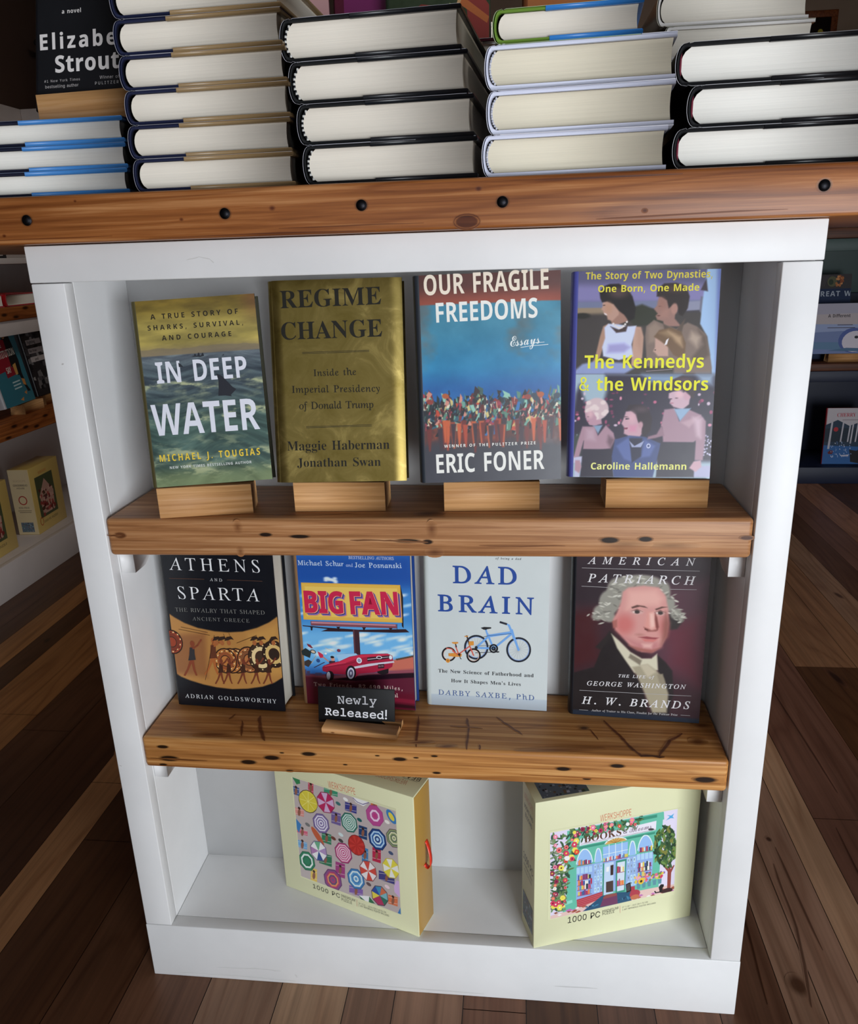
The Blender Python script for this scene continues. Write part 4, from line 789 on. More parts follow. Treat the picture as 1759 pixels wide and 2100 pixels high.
        's': (62,[20,-2,8,0,2,2,-1,1,-2,-1,-5,-1,-2,27,1,26,2,16,6,9,11,4,18,2,23,3,28,7,30,11,31,17,30,23,26,30,16,44,12,52,10,60,11,67,16,73,22,78,31,79,42,78,48,75,51,76,52,79,55,79,52,54,49,54,46,65,41,72,32,75,25,72,23,69,22,65,24,59,34,45,39,39,43,30,45,22,44,16,42,10,38,5,32,1,26,-1]),
        't': (47,[8,-2,2,0,0,7,0,11,2,15,16,71,5,71,5,74,16,78,25,86,34,98,38,98,31,76,46,76,44,71,30,71,16,20,15,11,16,9,18,8,23,11,31,20,34,17,20,3]),
        'u': (91,[11,-2,7,-1,4,1,2,5,1,10,2,17,12,57,14,62,14,66,12,71,3,72,4,75,15,76,22,78,30,79,32,78,32,76,31,74,18,27,15,18,15,13,16,10,20,8,25,10,31,14,44,29,57,51,65,77,78,77,64,23,62,12,62,9,65,8,71,11,79,21,81,19,73,7,64,0,55,-2,49,0,47,7,55,38,43,20,32,8,21,0]),
        'w': (112,[12,-2,11,44,10,58,8,67,5,71,-1,72,0,75,20,79,23,70,25,23,60,79,62,79,69,18,81,32,93,49,97,60,92,68,91,72,92,77,98,79,101,78,103,76,105,68,100,52,85,29,60,-2,58,-2,51,55,15,-2]),
        'y': (68,[-11,-38,-17,-36,-19,-31,-18,-26,-12,-25,-2,-27,2,-25,9,-18,20,-2,9,54,7,61,2,69,-1,71,-6,72,-5,75,2,76,8,78,15,79,18,75,21,65,31,14,53,53,54,58,53,62,48,67,46,72,48,77,54,79,57,78,60,76,62,68,60,56,44,25,22,-8,10,-23,-2,-34,-7,-37]),
        'z': (67,[36,-2,28,-1,3,4,-2,3,-8,-1,-9,-1,-10,1,-8,5,47,65,37,64,18,68,11,66,6,60,4,61,10,75,14,78,18,79,26,78,35,76,50,74,58,76,62,79,64,77,64,76,7,12,16,14,39,10,47,13,52,22,55,20,50,6,44,0]),
    },
    'S': {
        'B': (145,[103,-1,97,0,93,2,90,5,89,10,91,17,96,23,102,28,106,29,108,28,97,18,95,10,95,6,99,4,105,8,113,17,119,29,122,41,120,48,118,50,111,49,108,50,107,53,108,55,111,56,118,55,122,56,126,59,133,69,136,81,135,90,131,95,122,89,114,77,105,56,94,33,81,17,66,6,53,2,38,0,26,2,17,6,11,12,9,20,10,26,14,31,19,34,26,35,31,35,35,33,37,30,38,26,37,23,35,20,30,18,27,18,22,16,21,13,22,10,30,5,37,5,43,6,50,9,61,21,76,46,93,72,109,89,126,98,117,100,104,101,83,98,62,90,45,80,38,70,35,61,38,54,46,51,56,54,67,62,76,73,81,84,82,88,84,86,85,80,84,70,80,62,74,55,67,49,58,45,49,44,41,45,35,49,31,55,30,61,31,68,35,75,49,88,59,94,71,99,89,103,106,105,121,104,134,100,145,102,147,101,145,99,139,98,150,90,154,84,155,78,153,71,148,64,138,58,125,52,134,48,139,40,141,32,140,26,138,20,129,9,117,2]),
        'E': (93,[52,-1,41,0,32,2,25,7,19,13,15,20,14,27,17,39,25,50,38,58,57,62,51,70,49,79,50,85,54,92,60,97,68,101,77,104,87,105,98,104,107,100,112,93,114,85,112,75,105,68,95,65,90,66,85,69,82,72,82,77,84,84,90,89,96,91,98,91,100,90,93,83,91,76,92,71,96,70,101,71,105,74,108,79,110,85,108,90,105,95,99,99,92,100,85,99,80,96,75,91,71,85,68,78,68,64,73,65,81,64,85,62,89,57,87,54,80,52,72,54,63,58,56,55,44,43,37,28,36,19,38,10,43,5,52,3,62,4,70,7,83,17,87,23,88,29,87,33,82,39,72,38,67,34,63,28,62,21,60,15,58,13,55,16,54,20,56,30,61,38,68,43,77,45,86,43,91,38,93,29,92,23,90,18,80,8,67,1],[78,56,81,57,82,58,80,60,75,61,70,60,73,57]),
        'a': (89,[52,-1,48,0,42,5,42,10,32,2,21,-1,14,0,9,3,5,8,4,15,5,21,8,28,18,40,32,48,40,51,47,52,55,50,59,44,62,51,80,52,65,20,62,12,60,9,62,8,66,9,78,19,81,15,65,3,59,0],[24,3,30,5,36,10,49,27,55,41,53,45,49,47,43,44,35,36,28,26,22,15,20,7,22,4]),
        'l': (70,[51,15,37,3,30,0,24,-1,18,0,14,2,11,6,10,11,12,19,17,30,20,35,12,28,9,31,20,42,30,55,55,96,75,98,30,16,27,8,28,6,30,5,35,8,48,19]),
        'm': (135,[0,-1,20,28,26,38,25,40,21,37,13,28,10,32,24,46,30,50,37,51,42,49,44,41,42,33,58,47,70,52,74,51,77,49,79,45,79,40,78,33,94,47,106,52,111,51,115,48,118,44,119,38,118,32,115,25,107,14,103,7,104,5,110,8,121,19,125,15,110,3,105,0,100,-1,95,0,91,3,88,7,88,20,99,35,105,45,105,46,98,43,90,35,78,21,63,0,38,-1,62,34,66,43,65,45,50,33,25,0]),
        'o': (75,[23,-1,15,0,10,4,6,9,4,16,5,22,8,28,18,40,32,48,40,51,47,52,54,51,60,48,63,43,64,36,61,25,52,14,58,16,65,21,68,17,56,9,44,7,34,1],[27,4,30,5,35,8,35,11,37,15,44,18,52,30,55,41,54,45,50,46,47,45,42,41,30,24,25,15,24,8,25,5]),
        's': (59,[52,18,38,5,27,0,17,-1,10,0,5,2,2,6,1,10,3,16,9,18,14,16,16,12,14,8,10,5,9,6,13,3,18,6,23,12,26,23,27,42,18,33,12,28,9,32,17,39,30,52,32,55,35,57,37,56,38,54,36,51,35,48,36,44,42,34,44,25,43,18,40,14,48,21]),
        'y': (97,[86,15,74,7,62,0,46,-25,33,-41,21,-48,9,-50,2,-50,-3,-47,-6,-42,-7,-37,-4,-28,4,-19,16,-11,32,-4,41,-1,49,14,37,2,28,-1,22,0,18,2,15,6,14,11,16,20,26,38,25,40,15,32,12,28,9,32,22,44,32,51,37,52,44,49,46,41,43,29,30,6,32,4,38,8,46,17,57,31,69,50,92,52,67,8,75,12,83,19],[9,-46,15,-44,22,-36,38,-6,23,-14,12,-22,5,-30,2,-39,4,-44]),
    },
    'T': {
        'N': (101,[75,-1,72,3,28,79,28,12,38,12,45,10,47,6,45,1,37,0,13,0,8,2,7,6,9,10,15,12,17,12,17,85,6,87,4,88,3,91,4,95,6,96,24,97,30,96,33,92,75,21,75,85,65,85,59,87,57,91,58,95,59,96,66,97,90,97,94,96,95,91,93,87,86,85,86,3,85,-1]),
        'R': (101,[11,0,7,2,5,6,7,10,12,12,20,12,20,86,12,86,7,88,5,92,7,96,11,97,45,97,65,96,76,92,82,84,85,77,86,69,85,60,81,53,74,48,65,44,72,37,88,12,91,12,97,10,99,6,97,2,93,0,84,0,79,2,70,14,65,23,52,40,43,42,32,42,32,12,38,12,45,10,47,6,45,1,38,0],[32,53,49,53,62,55,70,60,72,70,70,79,62,84,50,86,32,86]),
        'a': (101,[38,-2,27,0,19,5,13,12,11,22,14,34,21,42,33,48,49,50,69,47,67,58,60,64,50,66,43,65,36,63,29,60,25,59,22,61,20,66,22,70,29,74,39,77,50,78,64,76,74,71,80,62,81,49,81,12,85,12,95,9,95,6,94,2,89,0,76,0,72,1,70,5,69,10,55,1],[40,10,54,13,65,20,68,23,69,28,69,36,51,39,40,38,31,35,26,30,24,23,25,18,29,14]),
        'd': (101,[44,-2,34,-1,25,3,18,9,12,17,9,26,8,37,9,48,12,57,19,65,27,71,36,75,46,76,62,73,73,64,73,95,69,95,60,97,58,98,59,106,64,107,81,107,84,106,85,104,85,12,89,12,95,10,97,6,95,2,91,0,75,0,73,1,72,4,72,11,65,4,55,0],[47,11,54,12,60,15,66,19,70,24,72,30,73,38,72,45,70,51,66,56,61,60,55,63,48,64,37,62,29,56,23,48,22,37,23,27,29,18,37,13]),
        'e': (101,[50,-2,38,-1,28,3,20,9,14,17,10,27,9,38,10,49,14,59,20,67,29,72,40,77,51,78,62,77,72,73,80,68,86,60,90,51,92,42,91,37,88,35,80,34,23,34,25,24,31,16,40,11,51,10,63,11,75,17,85,20,90,18,91,15,90,11,88,8,77,3,64,0],[23,45,77,45,74,54,68,60,61,65,51,67,41,65,33,61,27,54]),
        'l': (101,[22,0,17,2,15,6,17,10,22,12,45,12,45,95,31,95,21,97,19,101,21,106,26,107,53,107,56,106,58,104,58,12,83,12,88,10,89,6,88,1,82,0]),
        's': (101,[21,-2,16,0,15,6,15,20,16,25,20,27,24,26,26,22,30,17,35,13,43,10,53,9,61,10,67,12,71,16,72,22,71,27,68,30,54,32,49,32,35,34,24,38,17,45,15,55,17,64,23,72,33,76,47,78,56,77,66,75,68,74,72,77,76,78,80,75,81,69,81,60,80,53,76,51,72,53,69,57,58,65,45,68,38,67,32,64,29,60,28,55,29,51,32,48,39,46,49,46,70,43,77,40,82,36,85,30,86,22,84,13,78,5,68,0,54,-2,42,-1,29,2]),
        'w': (101,[32,-3,28,-1,25,4,6,64,0,65,-2,70,0,74,5,76,27,76,32,75,34,70,32,65,19,64,33,15,43,51,46,55,50,56,55,55,58,49,68,15,82,64,69,65,67,70,69,75,74,76,96,76,100,74,101,70,100,65,94,64,76,2,73,-2,69,-3,64,-1,61,4,50,42,40,2,37,-2]),
        'y': (101,[14,-33,8,-31,7,-27,8,-22,13,-21,31,-21,44,5,14,64,7,65,5,70,7,74,11,76,34,76,40,75,42,70,40,65,30,64,51,19,74,64,63,65,61,70,63,75,69,76,89,76,94,74,96,70,94,65,88,64,44,-21,56,-22,58,-24,58,-27,56,-31,51,-33]),
    },
}
GLYPH = {}


def area2(P):
    return sum(P[i - 1][0] * P[i][1] - P[i][0] * P[i - 1][1] for i in range(len(P)))


def inside(p, P):
    c = False
    for i in range(len(P)):
        (ax, ay), (bx, by) = P[i - 1], P[i]
        if (ay > p[1]) != (by > p[1]) and p[0] < (bx - ax) * (p[1] - ay) / (by - ay) + ax:
            c = not c
    return c


def grow(P, d):
    """move every edge of an outline sideways by d"""
    Q, n = [], len(P)
    for i in range(n):
        ax, ay = P[i][0] - P[i - 1][0], P[i][1] - P[i - 1][1]
        bx, by = P[(i + 1) % n][0] - P[i][0], P[(i + 1) % n][1] - P[i][1]
        la, lb = math.hypot(ax, ay) or 1, math.hypot(bx, by) or 1
        n1, n2 = (-ay / la, ax / la), (-by / lb, bx / lb)
        k = d / max(1 + n1[0] * n2[0] + n1[1] * n2[1], 0.5)
        Q.append((P[i][0] + (n1[0] + n2[0]) * k, P[i][1] + (n1[1] + n2[1]) * k))
    return Q


def tess(rings):
    """triangles of an outline with holes; turned by an odd angle first, as level edges confuse the filler"""
    c, q = math.cos(0.3713), math.sin(0.3713)
    return [list(t) for t in tessellate_polygon([[Vector((x * c - y * q, x * q + y * c, 0)) for x, y in R_] for R_ in rings])]


def glyph(font, ch, bold):
    """(advance, 2-D vertices, faces, layer of each vertex) of one letter, cached"""
    key = (font, ch, bold)
    if key in GLYPH:
        return GLYPH[key]
    src, shear = (('I', -0.26) if font == 'R' else ('H' if font == 'C' else font, 0.0))
    for alt in (src, 'B', 'G'):
        if ch in FONT[alt]:
            break
        shear = 0.0
    else:
        GLYPH[key] = (0.26, None, None, None)
        return GLYPH[key]
    src = alt
    adv, *cont = FONT[src][ch]
    C = [[(q[i] / 250 + shear * q[i + 1] / 250, q[i + 1] / 250) for i in range(0, len(q), 2)] for q in cont]
    sg_ = 1 if area2(max(C, key=lambda P: abs(area2(P)))) > 0 else -1
    solid = [P for P in C if area2(P) * sg_ > 0]
    holes = [P for P in C if area2(P) * sg_ <= 0]
    V, F, Ly = [], [], []
    for k, P in enumerate(solid):
        rings = [P] + [H for H in holes if inside(H[0], P)]
        rings = [grow(R_, -sg_ * bold) if bold else R_ for R_ in rings]
        off = len(V)
        for t in tess(rings):
            F.append([off + i for i in t])
        for R_ in rings:
            V += R_
        Ly += [k] * (len(V) - off)
    GLYPH[key] = (adv / 250, np.array(V), F, np.array(Ly))
    return GLYPH[key]


def text2d(s, font, bold, x0, y0, x1, y1, cap):
    """verts, faces and layers of a line of lettering whose baseline runs (x0,y0)-(x1,y1)"""
    G = [glyph(font, c, bold) for c in s]
    inked = [g for g in G if g[1] is not None]
    ymax = max(g[1][:, 1].max() for g in inked)
    first, last = inked[0], inked[-1]
    nat = sum(g[0] for g in G[:-1]) - first[1][:, 0].min() + last[1][:, 0].max()
    L = math.hypot(x1 - x0, y1 - y0)
    sy = cap / ymax
    sx = sy * (0.76 if font == 'C' else 1.0)              # 'C': condensed
    sx = sx if nat * sx <= L else L / nat
    tr = (L - nat * sx) / max(1, len(s) - 1)
    ca, sa = (x1 - x0) / L, (y1 - y0) / L
    x = -first[1][:, 0].min() * sx
    V, F, Ly, off = [], [], [], 0
    for g in G:
        if g[1] is not None:
            a = x + g[1][:, 0] * sx
            b = g[1][:, 1] * sy
            V.append(np.stack([x0 + a * ca - b * sa, y0 + a * sa + b * ca], 1))
            F += [[i + off for i in f] for f in g[2]]
            Ly.append(g[3])
            off += len(g[1])
        x += g[0] * sx + tr
    return np.concatenate(V), F, np.concatenate(Ly)


# ---------------------------------------------------------------- printed artwork
# each cover's artwork is drawn in a drawing plane of its own; HOMOG takes that plane to metres on the cover (u right, v up)
HOMOG = {
  'b1': [[0.000142503, -1.7405e-05, -0.00968297], [-1.08811e-05, -0.000144642, 0.262458], [-5.8638e-06, -2.09795e-05, 1.0]],
  'b2': [[0.000147858, -7.27416e-06, -0.0101269], [-2.26911e-06, -0.000146725, 0.256684], [8.64777e-06, -2.25607e-05, 1.0]],
  'b3': [[0.000142814, -5.36323e-06, -0.0157416], [-4.34957e-06, -0.000144594, 0.255228], [4.57252e-06, -3.1289e-05, 1.0]],
  'b4': [[0.000146378, 3.93935e-06, -0.0270704], [1.82463e-06, -0.000149295, 0.256253], [1.89843e-05, -2.50824e-05, 1.0]],
  'r1': [[0.00016483, -2.10734e-05, -0.0314781], [1.13482e-05, -0.000172427, 0.240665], [2.65472e-05, -4.49634e-05, 1.0]],
  'r2': [[0.000136803, -1.07317e-05, -0.0140632], [9.62803e-06, -0.000145229, 0.230021], [2.38582e-05, -3.55023e-05, 1.0]],
  'r3': [[0.000129508, -3.45116e-06, -0.0132836], [8.13828e-06, -0.000144081, 0.23118], [1.90961e-05, -3.69774e-05, 1.0]],
  'r4': [[0.000122348, 3.10378e-06, -0.0226101], [1.04225e-05, -0.000139345, 0.236733], [2.387e-05, -3.44012e-05, 1.0]],
  'sg': [[0.000130439, -3.5015e-06, -0.0423868], [6.38546e-06, -0.000133777, 0.23813], [1.58745e-05, -1.84596e-05, 1.0]],
  'p1': [[0.00020017, -2.16348e-05, -0.0188758], [7.90103e-05, -0.000203765, 0.215333], [8.99581e-05, -5.89546e-05, 1.0]],
  'p2': [[0.00014914, 2.02424e-06, -0.0383394], [-3.76553e-05, -0.000182748, 0.294661], [-3.57698e-05, -5.16311e-05, 1.0]],
  'el': [[0.000105224, -5.59384e-07, -0.0438496], [-1.5496e-06, -8.75609e-05, 0.116555], [2.31626e-05, -1.30324e-05, 1.0]],
}
ART = {k: [] for k in HOMOG}


def uv(k, p):
    h = HOMOG[k]
    d = h[2][0] * p[0] + h[2][1] * p[1] + h[2][2]
    return ((h[0][0] * p[0] + h[0][1] * p[1] + h[0][2]) / d, (h[1][0] * p[0] + h[1][1] * p[1] + h[1][2]) / d)


def T(k, s, f, bold, col, L, R_, top):
    a, b, c = uv(k, L), uv(k, R_), uv(k, top)
    ART[k].append(('t', s, f, bold, col, a[0], a[1], b[0], b[1], c[1] - a[1]))


def Pg(k, col, *pts, soft=0):
    ART[k].append(('s' if soft else 'p', col, soft, [uv(k, p) for p in pts]))


def Ln(k, col, w, *pts):
    ART[k].append(('l', col, w, [uv(k, p) for p in pts]))


def El(k, col, c, rx, ry, ang=0, soft=0):
    a, x, y = uv(k, c), uv(k, (c[0] + rx, c[1])), uv(k, (c[0], c[1] - ry))
    ART[k].append(('E' if soft else 'e', col, soft, a[0], a[1], math.hypot(x[0] - a[0], x[1] - a[1]), math.hypot(y[0] - a[0], y[1] - a[1]), -ang))


WHT = 'D6D8EC'
# ---------------- b1
k='b1'
for s,L,R_,t in (("A TRUE STORY OF",(265,450),(962,402),(268,408)),("SHARKS, SURVIVAL,",(243,538),(1003,489),(245,498)),("AND COURAGE",(357,617),(910,580),(360,577))):
    T(k,s,'H',0,'1A1210',L,R_,t)
Pg(k,'20242C',(590,745),(612,738),(615,722),(622,722),(628,738),(640,735),(642,714),(652,714),(658,736),(668,734),(674,716),(684,716),(692,738),(660,748))
T(k,"IN DEEP",'C',0,WHT,(318,962),(1040,908),(302,792))
T(k,"WATER",'C',0,WHT,(290,1380),(1140,1322),(262,1132))
Pg(k,'20222B',(790,878),(835,900),(880,945),(918,985),(948,1003),(932,1022),(905,1050),(915,1062),(860,1055),(805,1058),(808,1000),(806,940))
Pg(k,'262B33',(485,793),(505,805),(518,818),(525,828),(490,828))
Pg(k,'2A2E36',(832,738),(848,722),(850,735))
T(k,"MICHAEL J. TOUGIAS",'C',0,'E0C038',(340,1585),(1140,1527),(333,1530))
T(k,"NEW YORK TIMES BESTSELLING AUTHOR",'H',0,'C8CCC8',(420,1642),(1072,1595),(420,1621))
# ---------------- b2
k='b2';c='14120A'
T(k,"REGIME",'B',0,c,(182,362),(982,328),(175,222));T(k,"CHANGE",'B',0,c,(190,612),(990,585),(192,472))
T(k,"Inside the",'R',.006,c,(445,900),(783,890),(445,842));T(k,"Imperial Presidency",'R',.006,c,(273,1033),(970,1023),(273,975))
T(k,"of Donald Trump",'R',.006,c,(330,1163),(920,1152),(330,1103))
for a,b in (((355,712),(885,694)),((355,722),(885,704)),((385,1302),(905,1286)),((385,1311),(905,1296))): Ln(k,c,.0005,a,b)
T(k,"Maggie Haberman",'B',-.003,c,(235,1492),(1048,1478),(235,1418));T(k,"Jonathan Swan",'B',-.003,c,(315,1622),(978,1613),(315,1552))
# ---------------- b3
k='b3';c='E4E2DC'
T(k,"OUR FRAGILE",'C',0,'E2D6C4',(190,290),(1165,237),(188,130));T(k,"FREEDOMS",'C',0,c,(285,503),(1078,462),(280,347))  # upper title line tinted duller, rail shade put into its colour
T(k,"Essays",'S',0,'DCE4EC',(865,692),(1095,664),(868,612));Ln(k,'DCE4EC',.0006,(945,697),(1020,685),(1160,673));Ln(k,'DCE4EC',.0005,(1040,662),(1130,655))
T(k,"WINNER OF THE PULITZER PRIZE",'H',0,c,(347,1482),(1062,1455),(347,1459));T(k,"ERIC FONER",'C',0,c,(288,1683),(1132,1648),(285,1533))
# ---------------- b4 figures
k='b4'
def S(col,*p,s=.0012): Pg(k,col,*p,soft=s)
def E(col,c,rx,ry,ang=0,s=.0012): El(k,col,c,rx,ry,ang,soft=s)
S('5A5878',(130,60),(1320,60),(1320,400),(130,400),s=.004);S('7E78A6',(130,240),(1320,240),(1320,380),(130,380),s=.006)
S('6E7490',(130,375),(1320,355),(1320,420),(130,430));S('8E7C66',(130,420),(700,415),(700,480),(130,490));S('3E3836',(130,470),(1320,440),(1320,950),(130,950),s=.003)
E('24241F',(240,480),60,22);S('2E3024',(600,420),(700,390),(820,440),(860,540),(640,560),(590,500),s=.002)
S('86889E',(1040,370),(1210,360),(1200,430),(1040,440));S('6A6A7A',(1150,330),(1210,330),(1200,520),(1140,440))
S('9CBADE',(1205,90),(1310,60),(1270,930),(1235,930),(1200,640),(1145,540),(1165,360));S('6E7FC0',(1280,60),(1320,60),(1290,930),(1262,930),s=.003)
S('3A3038',(1150,280),(1195,190),(1205,290))
# woman in white
S('9A7466',(440,440),(560,430),(590,520),(470,560));S('B48E7E',(395,380),(440,350),(520,380),(520,470),(470,520),(435,508),(428,480),(405,460),(398,440),(386,430),(396,405))
S('1E1818',(378,345),(372,300),(400,255),(450,235),(520,232),(580,262),(625,330),(650,420),(640,500),(600,520),(560,470),(520,440),(480,390),(430,370),(392,375))
S('E6DEE0',(405,455),(425,462),(432,476),(412,470),s=.0005)
S('A8836F',(400,560),(440,540),(455,600),(420,660),(380,780),(330,900),(285,915),(340,790),(375,640));S('BA9482',(640,560),(690,565),(710,640),(700,800),(660,880),(615,860),(625,700))
S('C4CCEC',(440,540),(520,545),(600,560),(655,555),(640,620),(618,700),(630,790),(520,820),(400,790),(392,720),(415,650),(410,570));S('9C98C8',(440,700),(560,690),(610,720),(560,760),(430,765),s=.003)
S('40302E',(455,560),(520,585),(590,550),(575,600),(500,610));
for i in range(9): E('D8D0CC',(478+i*13,540+[0,14,24,30,32,28,18,4,-14][i]),8,8,s=.0004)
S('8A96C0',(165,915),(240,850),(330,830),(560,840),(640,880),(560,930),(165,930),s=.002)
# man
S('947066',(830,330),(900,320),(960,390),(950,500),(1000,560),(870,560),(860,520),(815,510),(802,480),(818,462),(790,425),(815,400))
S('9E766A',(850,420),(910,430),(900,490),(840,490),s=.003)
S('2A201E',(812,330),(815,270),(870,230),(960,225),(1040,250),(1065,330),(1050,420),(1010,480),(985,470),(960,390),(930,400),(905,420),(890,360),(850,335));E('A67C70',(948,425),26,42)
S('7A685E',(730,560),(790,510),(860,540),(960,580),(1050,530),(1120,560),(1190,620),(1215,740),(1235,880),(1230,925),(740,925),(730,760),(722,640));S('58493F',(860,540),(960,590),(1030,500),(1000,620),(900,700))
S('5A4A40',(1130,580),(1190,640),(1215,780),(1120,860),(1080,800),(1170,700),s=.003);S('8E7A6C',(745,570),(800,530),(850,570),(800,680),(750,690),s=.003)
# child
S('BC988A',(800,650),(850,620),(900,700),(900,790),(820,790),(800,765),(784,752),(798,720));S('6E543C',(790,640),(830,590),(920,570),(1000,600),(1035,690),(1030,760),(980,800),(940,780),(900,720),(850,680),(820,660))
S('8E7456',(830,610),(900,585),(960,620),(900,640),s=.003);S('AE9070',(900,600),(1000,640),(1010,720),(960,680),s=.003);S('E0DCE0',(905,650),(890,700),(870,705),(885,665),s=.0005)
S('3C3630',(700,870),(940,860),(940,930),(690,930),s=.002);Ln(k,'9C8E94',.0006,(730,905),(930,890))
# lower half
S('9CB2C0',(120,930),(1300,928),(1300,1740),(120,1740),s=.0005);S('2C2638',(420,930),(1300,930),(1300,1600),(130,1600),(150,1340),(190,1080),(220,1010),(260,1140),(400,1160),(430,1050),s=.004)
S('7C94B0',(700,928),(1000,930),(960,1000),(760,990),s=.005);S('8CA0B8',(1120,930),(1250,930),(1240,1010),(1150,990),s=.005)
rr=random.Random(5)
for i in range(46):
    c=rr.choice(['9A4468','B8607E','6E3050','D088A0','C8B4C4'])
    E(c,(rr.choice([rr.uniform(150,270),rr.uniform(420,540),rr.uniform(700,880),rr.uniform(1120,1260)]),rr.uniform(1060,1330)),rr.uniform(6,15),rr.uniform(6,15),s=.0007)
for i in range(40): E(rr.choice(['C8C4DC','A8A4C0']),(rr.choice([rr.uniform(140,220),rr.uniform(1170,1240)]),rr.uniform(1390,1560)),7,7,s=.0005)
S('3A4440',(150,1400),(240,1380),(230,1560),(140,1560),s=.004)
S('B8B8D0',(130,1560),(240,1560),(240,1610),(130,1615));S('A8A8C4',(1090,1640),(1235,1630),(1230,1720),(1090,1720));S('B8B8D0',(180,1660),(215,1660),(215,1720),(180,1720))
# left child
S('B48C9C',(262,1215),(300,1190),(380,1230),(390,1310),(330,1325),(290,1312),(280,1270),(264,1262));E('C8B0B4',(350,1195),92,85);S('B48C9C',(262,1225),(310,1210),(350,1260),(350,1320),(300,1318),(270,1275))
for i in range(14): E('DCCAC8',(rr.uniform(280,430),rr.uniform(1130,1270)),20,16,s=.001)
S('B48C9C',(268,1225),(318,1215),(350,1262),(340,1318),(296,1316),(272,1278));S('7E98B4',(320,1325),(395,1320),(360,1385))
S('A48290',(240,1330),(330,1330),(360,1400),(420,1320),(480,1380),(490,1430),(455,1500),(360,1512),(245,1505),(250,1440),(215,1560),(172,1570),(205,1440));S('6E5460',(440,1400),(490,1430),(455,1500),(430,1450),s=.003)
S('2C2836',(245,1505),(460,1505),(480,1720),(220,1720));S('AC8694',(185,1590),(220,1590),(232,1640),(215,1690),(180,1665))
# centre woman
S('C098A4',(556,1270),(575,1215),(650,1210),(700,1300),(700,1380),(640,1480),(600,1460),(590,1400),(558,1385),(562,1340),(540,1308));S('C888A0',(600,1320),(660,1320),(650,1370),(600,1370),s=.003)
S('2C2028',(572,1210),(600,1165),(680,1160),(750,1195),(775,1270),(765,1360),(720,1410),(695,1380),(700,1330),(670,1300),(650,1240),(610,1205));E('B88E98',(688,1318),18,26)
S('7C3A50',(557,1340),(590,1338),(585,1352),(560,1352),s=.0004);S('2A2230',(570,1268),(600,1262),(602,1274),(572,1278),s=.0004)
S('3E4C7A',(490,1430),(600,1400),(720,1410),(840,1460),(830,1520),(780,1720),(480,1720),(465,1560),s=.001);S('54649A',(500,1480),(600,1410),(640,1610),(560,1580),s=.002);S('54649A',(690,1570),(720,1430),(800,1480),(760,1560),s=.002)
S('26283E',(600,1420),(700,1420),(690,1560),(620,1610));S('98A0C0',(600,1440),(640,1480),(715,1440),(690,1490),(620,1490),s=.0006);E('C8CCE4',(748,1480),16,18,s=.0005);E('3E4C7A',(748,1480),9,10,s=.0005)
# right child
S('C4A4B0',(905,1075),(960,1050),(1070,1090),(1060,1160),(1010,1200),(940,1180),(910,1150),(918,1125),(902,1110));E('C49AA8',(1045,1090),30,38);S('382A30',(900,1060),(930,970),(1010,940),(1090,960),(1120,1040),(1090,1120),(1065,1090),(1030,1060),(990,1060))
S('9E7E8C',(870,1200),(950,1190),(985,1290),(1060,1200),(1150,1240),(1190,1290),(1185,1430),(1165,1590),(1095,1590),(1110,1440),(1090,1455),(860,1450),(850,1300));S('8CA8C4',(945,1195),(1075,1190),(990,1290));S('B494A0',(1000,1300),(1150,1245),(1060,1340),s=.002)
S('8E6E7C',(850,1320),(870,1400),(800,1420),(740,1430),(745,1408),(810,1390));S('2A2634',(850,1452),(1110,1452),(1095,1720),(805,1720),(820,1560));S('C09AA6',(1095,1600),(1150,1590),(1155,1640),(1110,1680),(1060,1650))
for x,y,w_,h_,c_ in ((920,1118,10,4,'4A303C'),(965,1112,12,4,'4A303C'),(928,1150,12,3,'A05068'),(285,1255,8,4,'5A3A48'),(283,1290,8,3,'A05068'),(590,1272,12,5,'2A2030'),(575,1256,18,3,'3A2830'),(840,405,12,4,'2A1E1C'),(826,478,12,4,'5A302C'),(408,398,9,4,'2A1E1E'),(800,742,6,4,'3A2A28')): E(c_,(x,y),w_,h_,s=.0004)
E('D8B0B8',(985,1080),30,30,s=.003);E('D0A8B0',(300,1235),22,26,s=.003);E('D0A4AE',(620,1260),26,36,s=.004);E('B48870',(440,420),26,36,s=.004);E('946A5E',(850,390),26,40,s=.004);E('4A3A3A',(520,300),70,40,s=.004);E('4A3830',(960,270),70,26,s=.004);E('4A3A42',(690,1200),50,22,s=.003);E('564048',(1020,975),50,18,s=.003)
S('B08A78',(660,580),(690,580),(700,660),(690,760),(660,700),s=.004);S('A89484',(1080,600),(1150,640),(1120,720),(1060,660),s=.004);S('C4A8B4',(1090,1260),(1160,1270),(1150,1420),(1120,1400),s=.004);S('B496A4',(270,1350),(330,1350),(340,1440),(270,1430),s=.004)
Y='E6E03C'
T(k,"The Story of Two Dynasties,",'H',0,'CFC046',(265,200),(1240,183),(265,142));T(k,"One Born, One Made",'H',0,'D8CC44',(360,298),(1138,285),(360,242))
T(k,"The Kennedys",'H',0,Y,(255,884),(1172,878),(255,777));T(k,"& the Windsors",'H',0,Y,(215,1055),(1205,1052),(215,950));T(k,"Caroline Hallemann",'H',0,'E8E48C',(305,1660),(1038,1663),(305,1605))
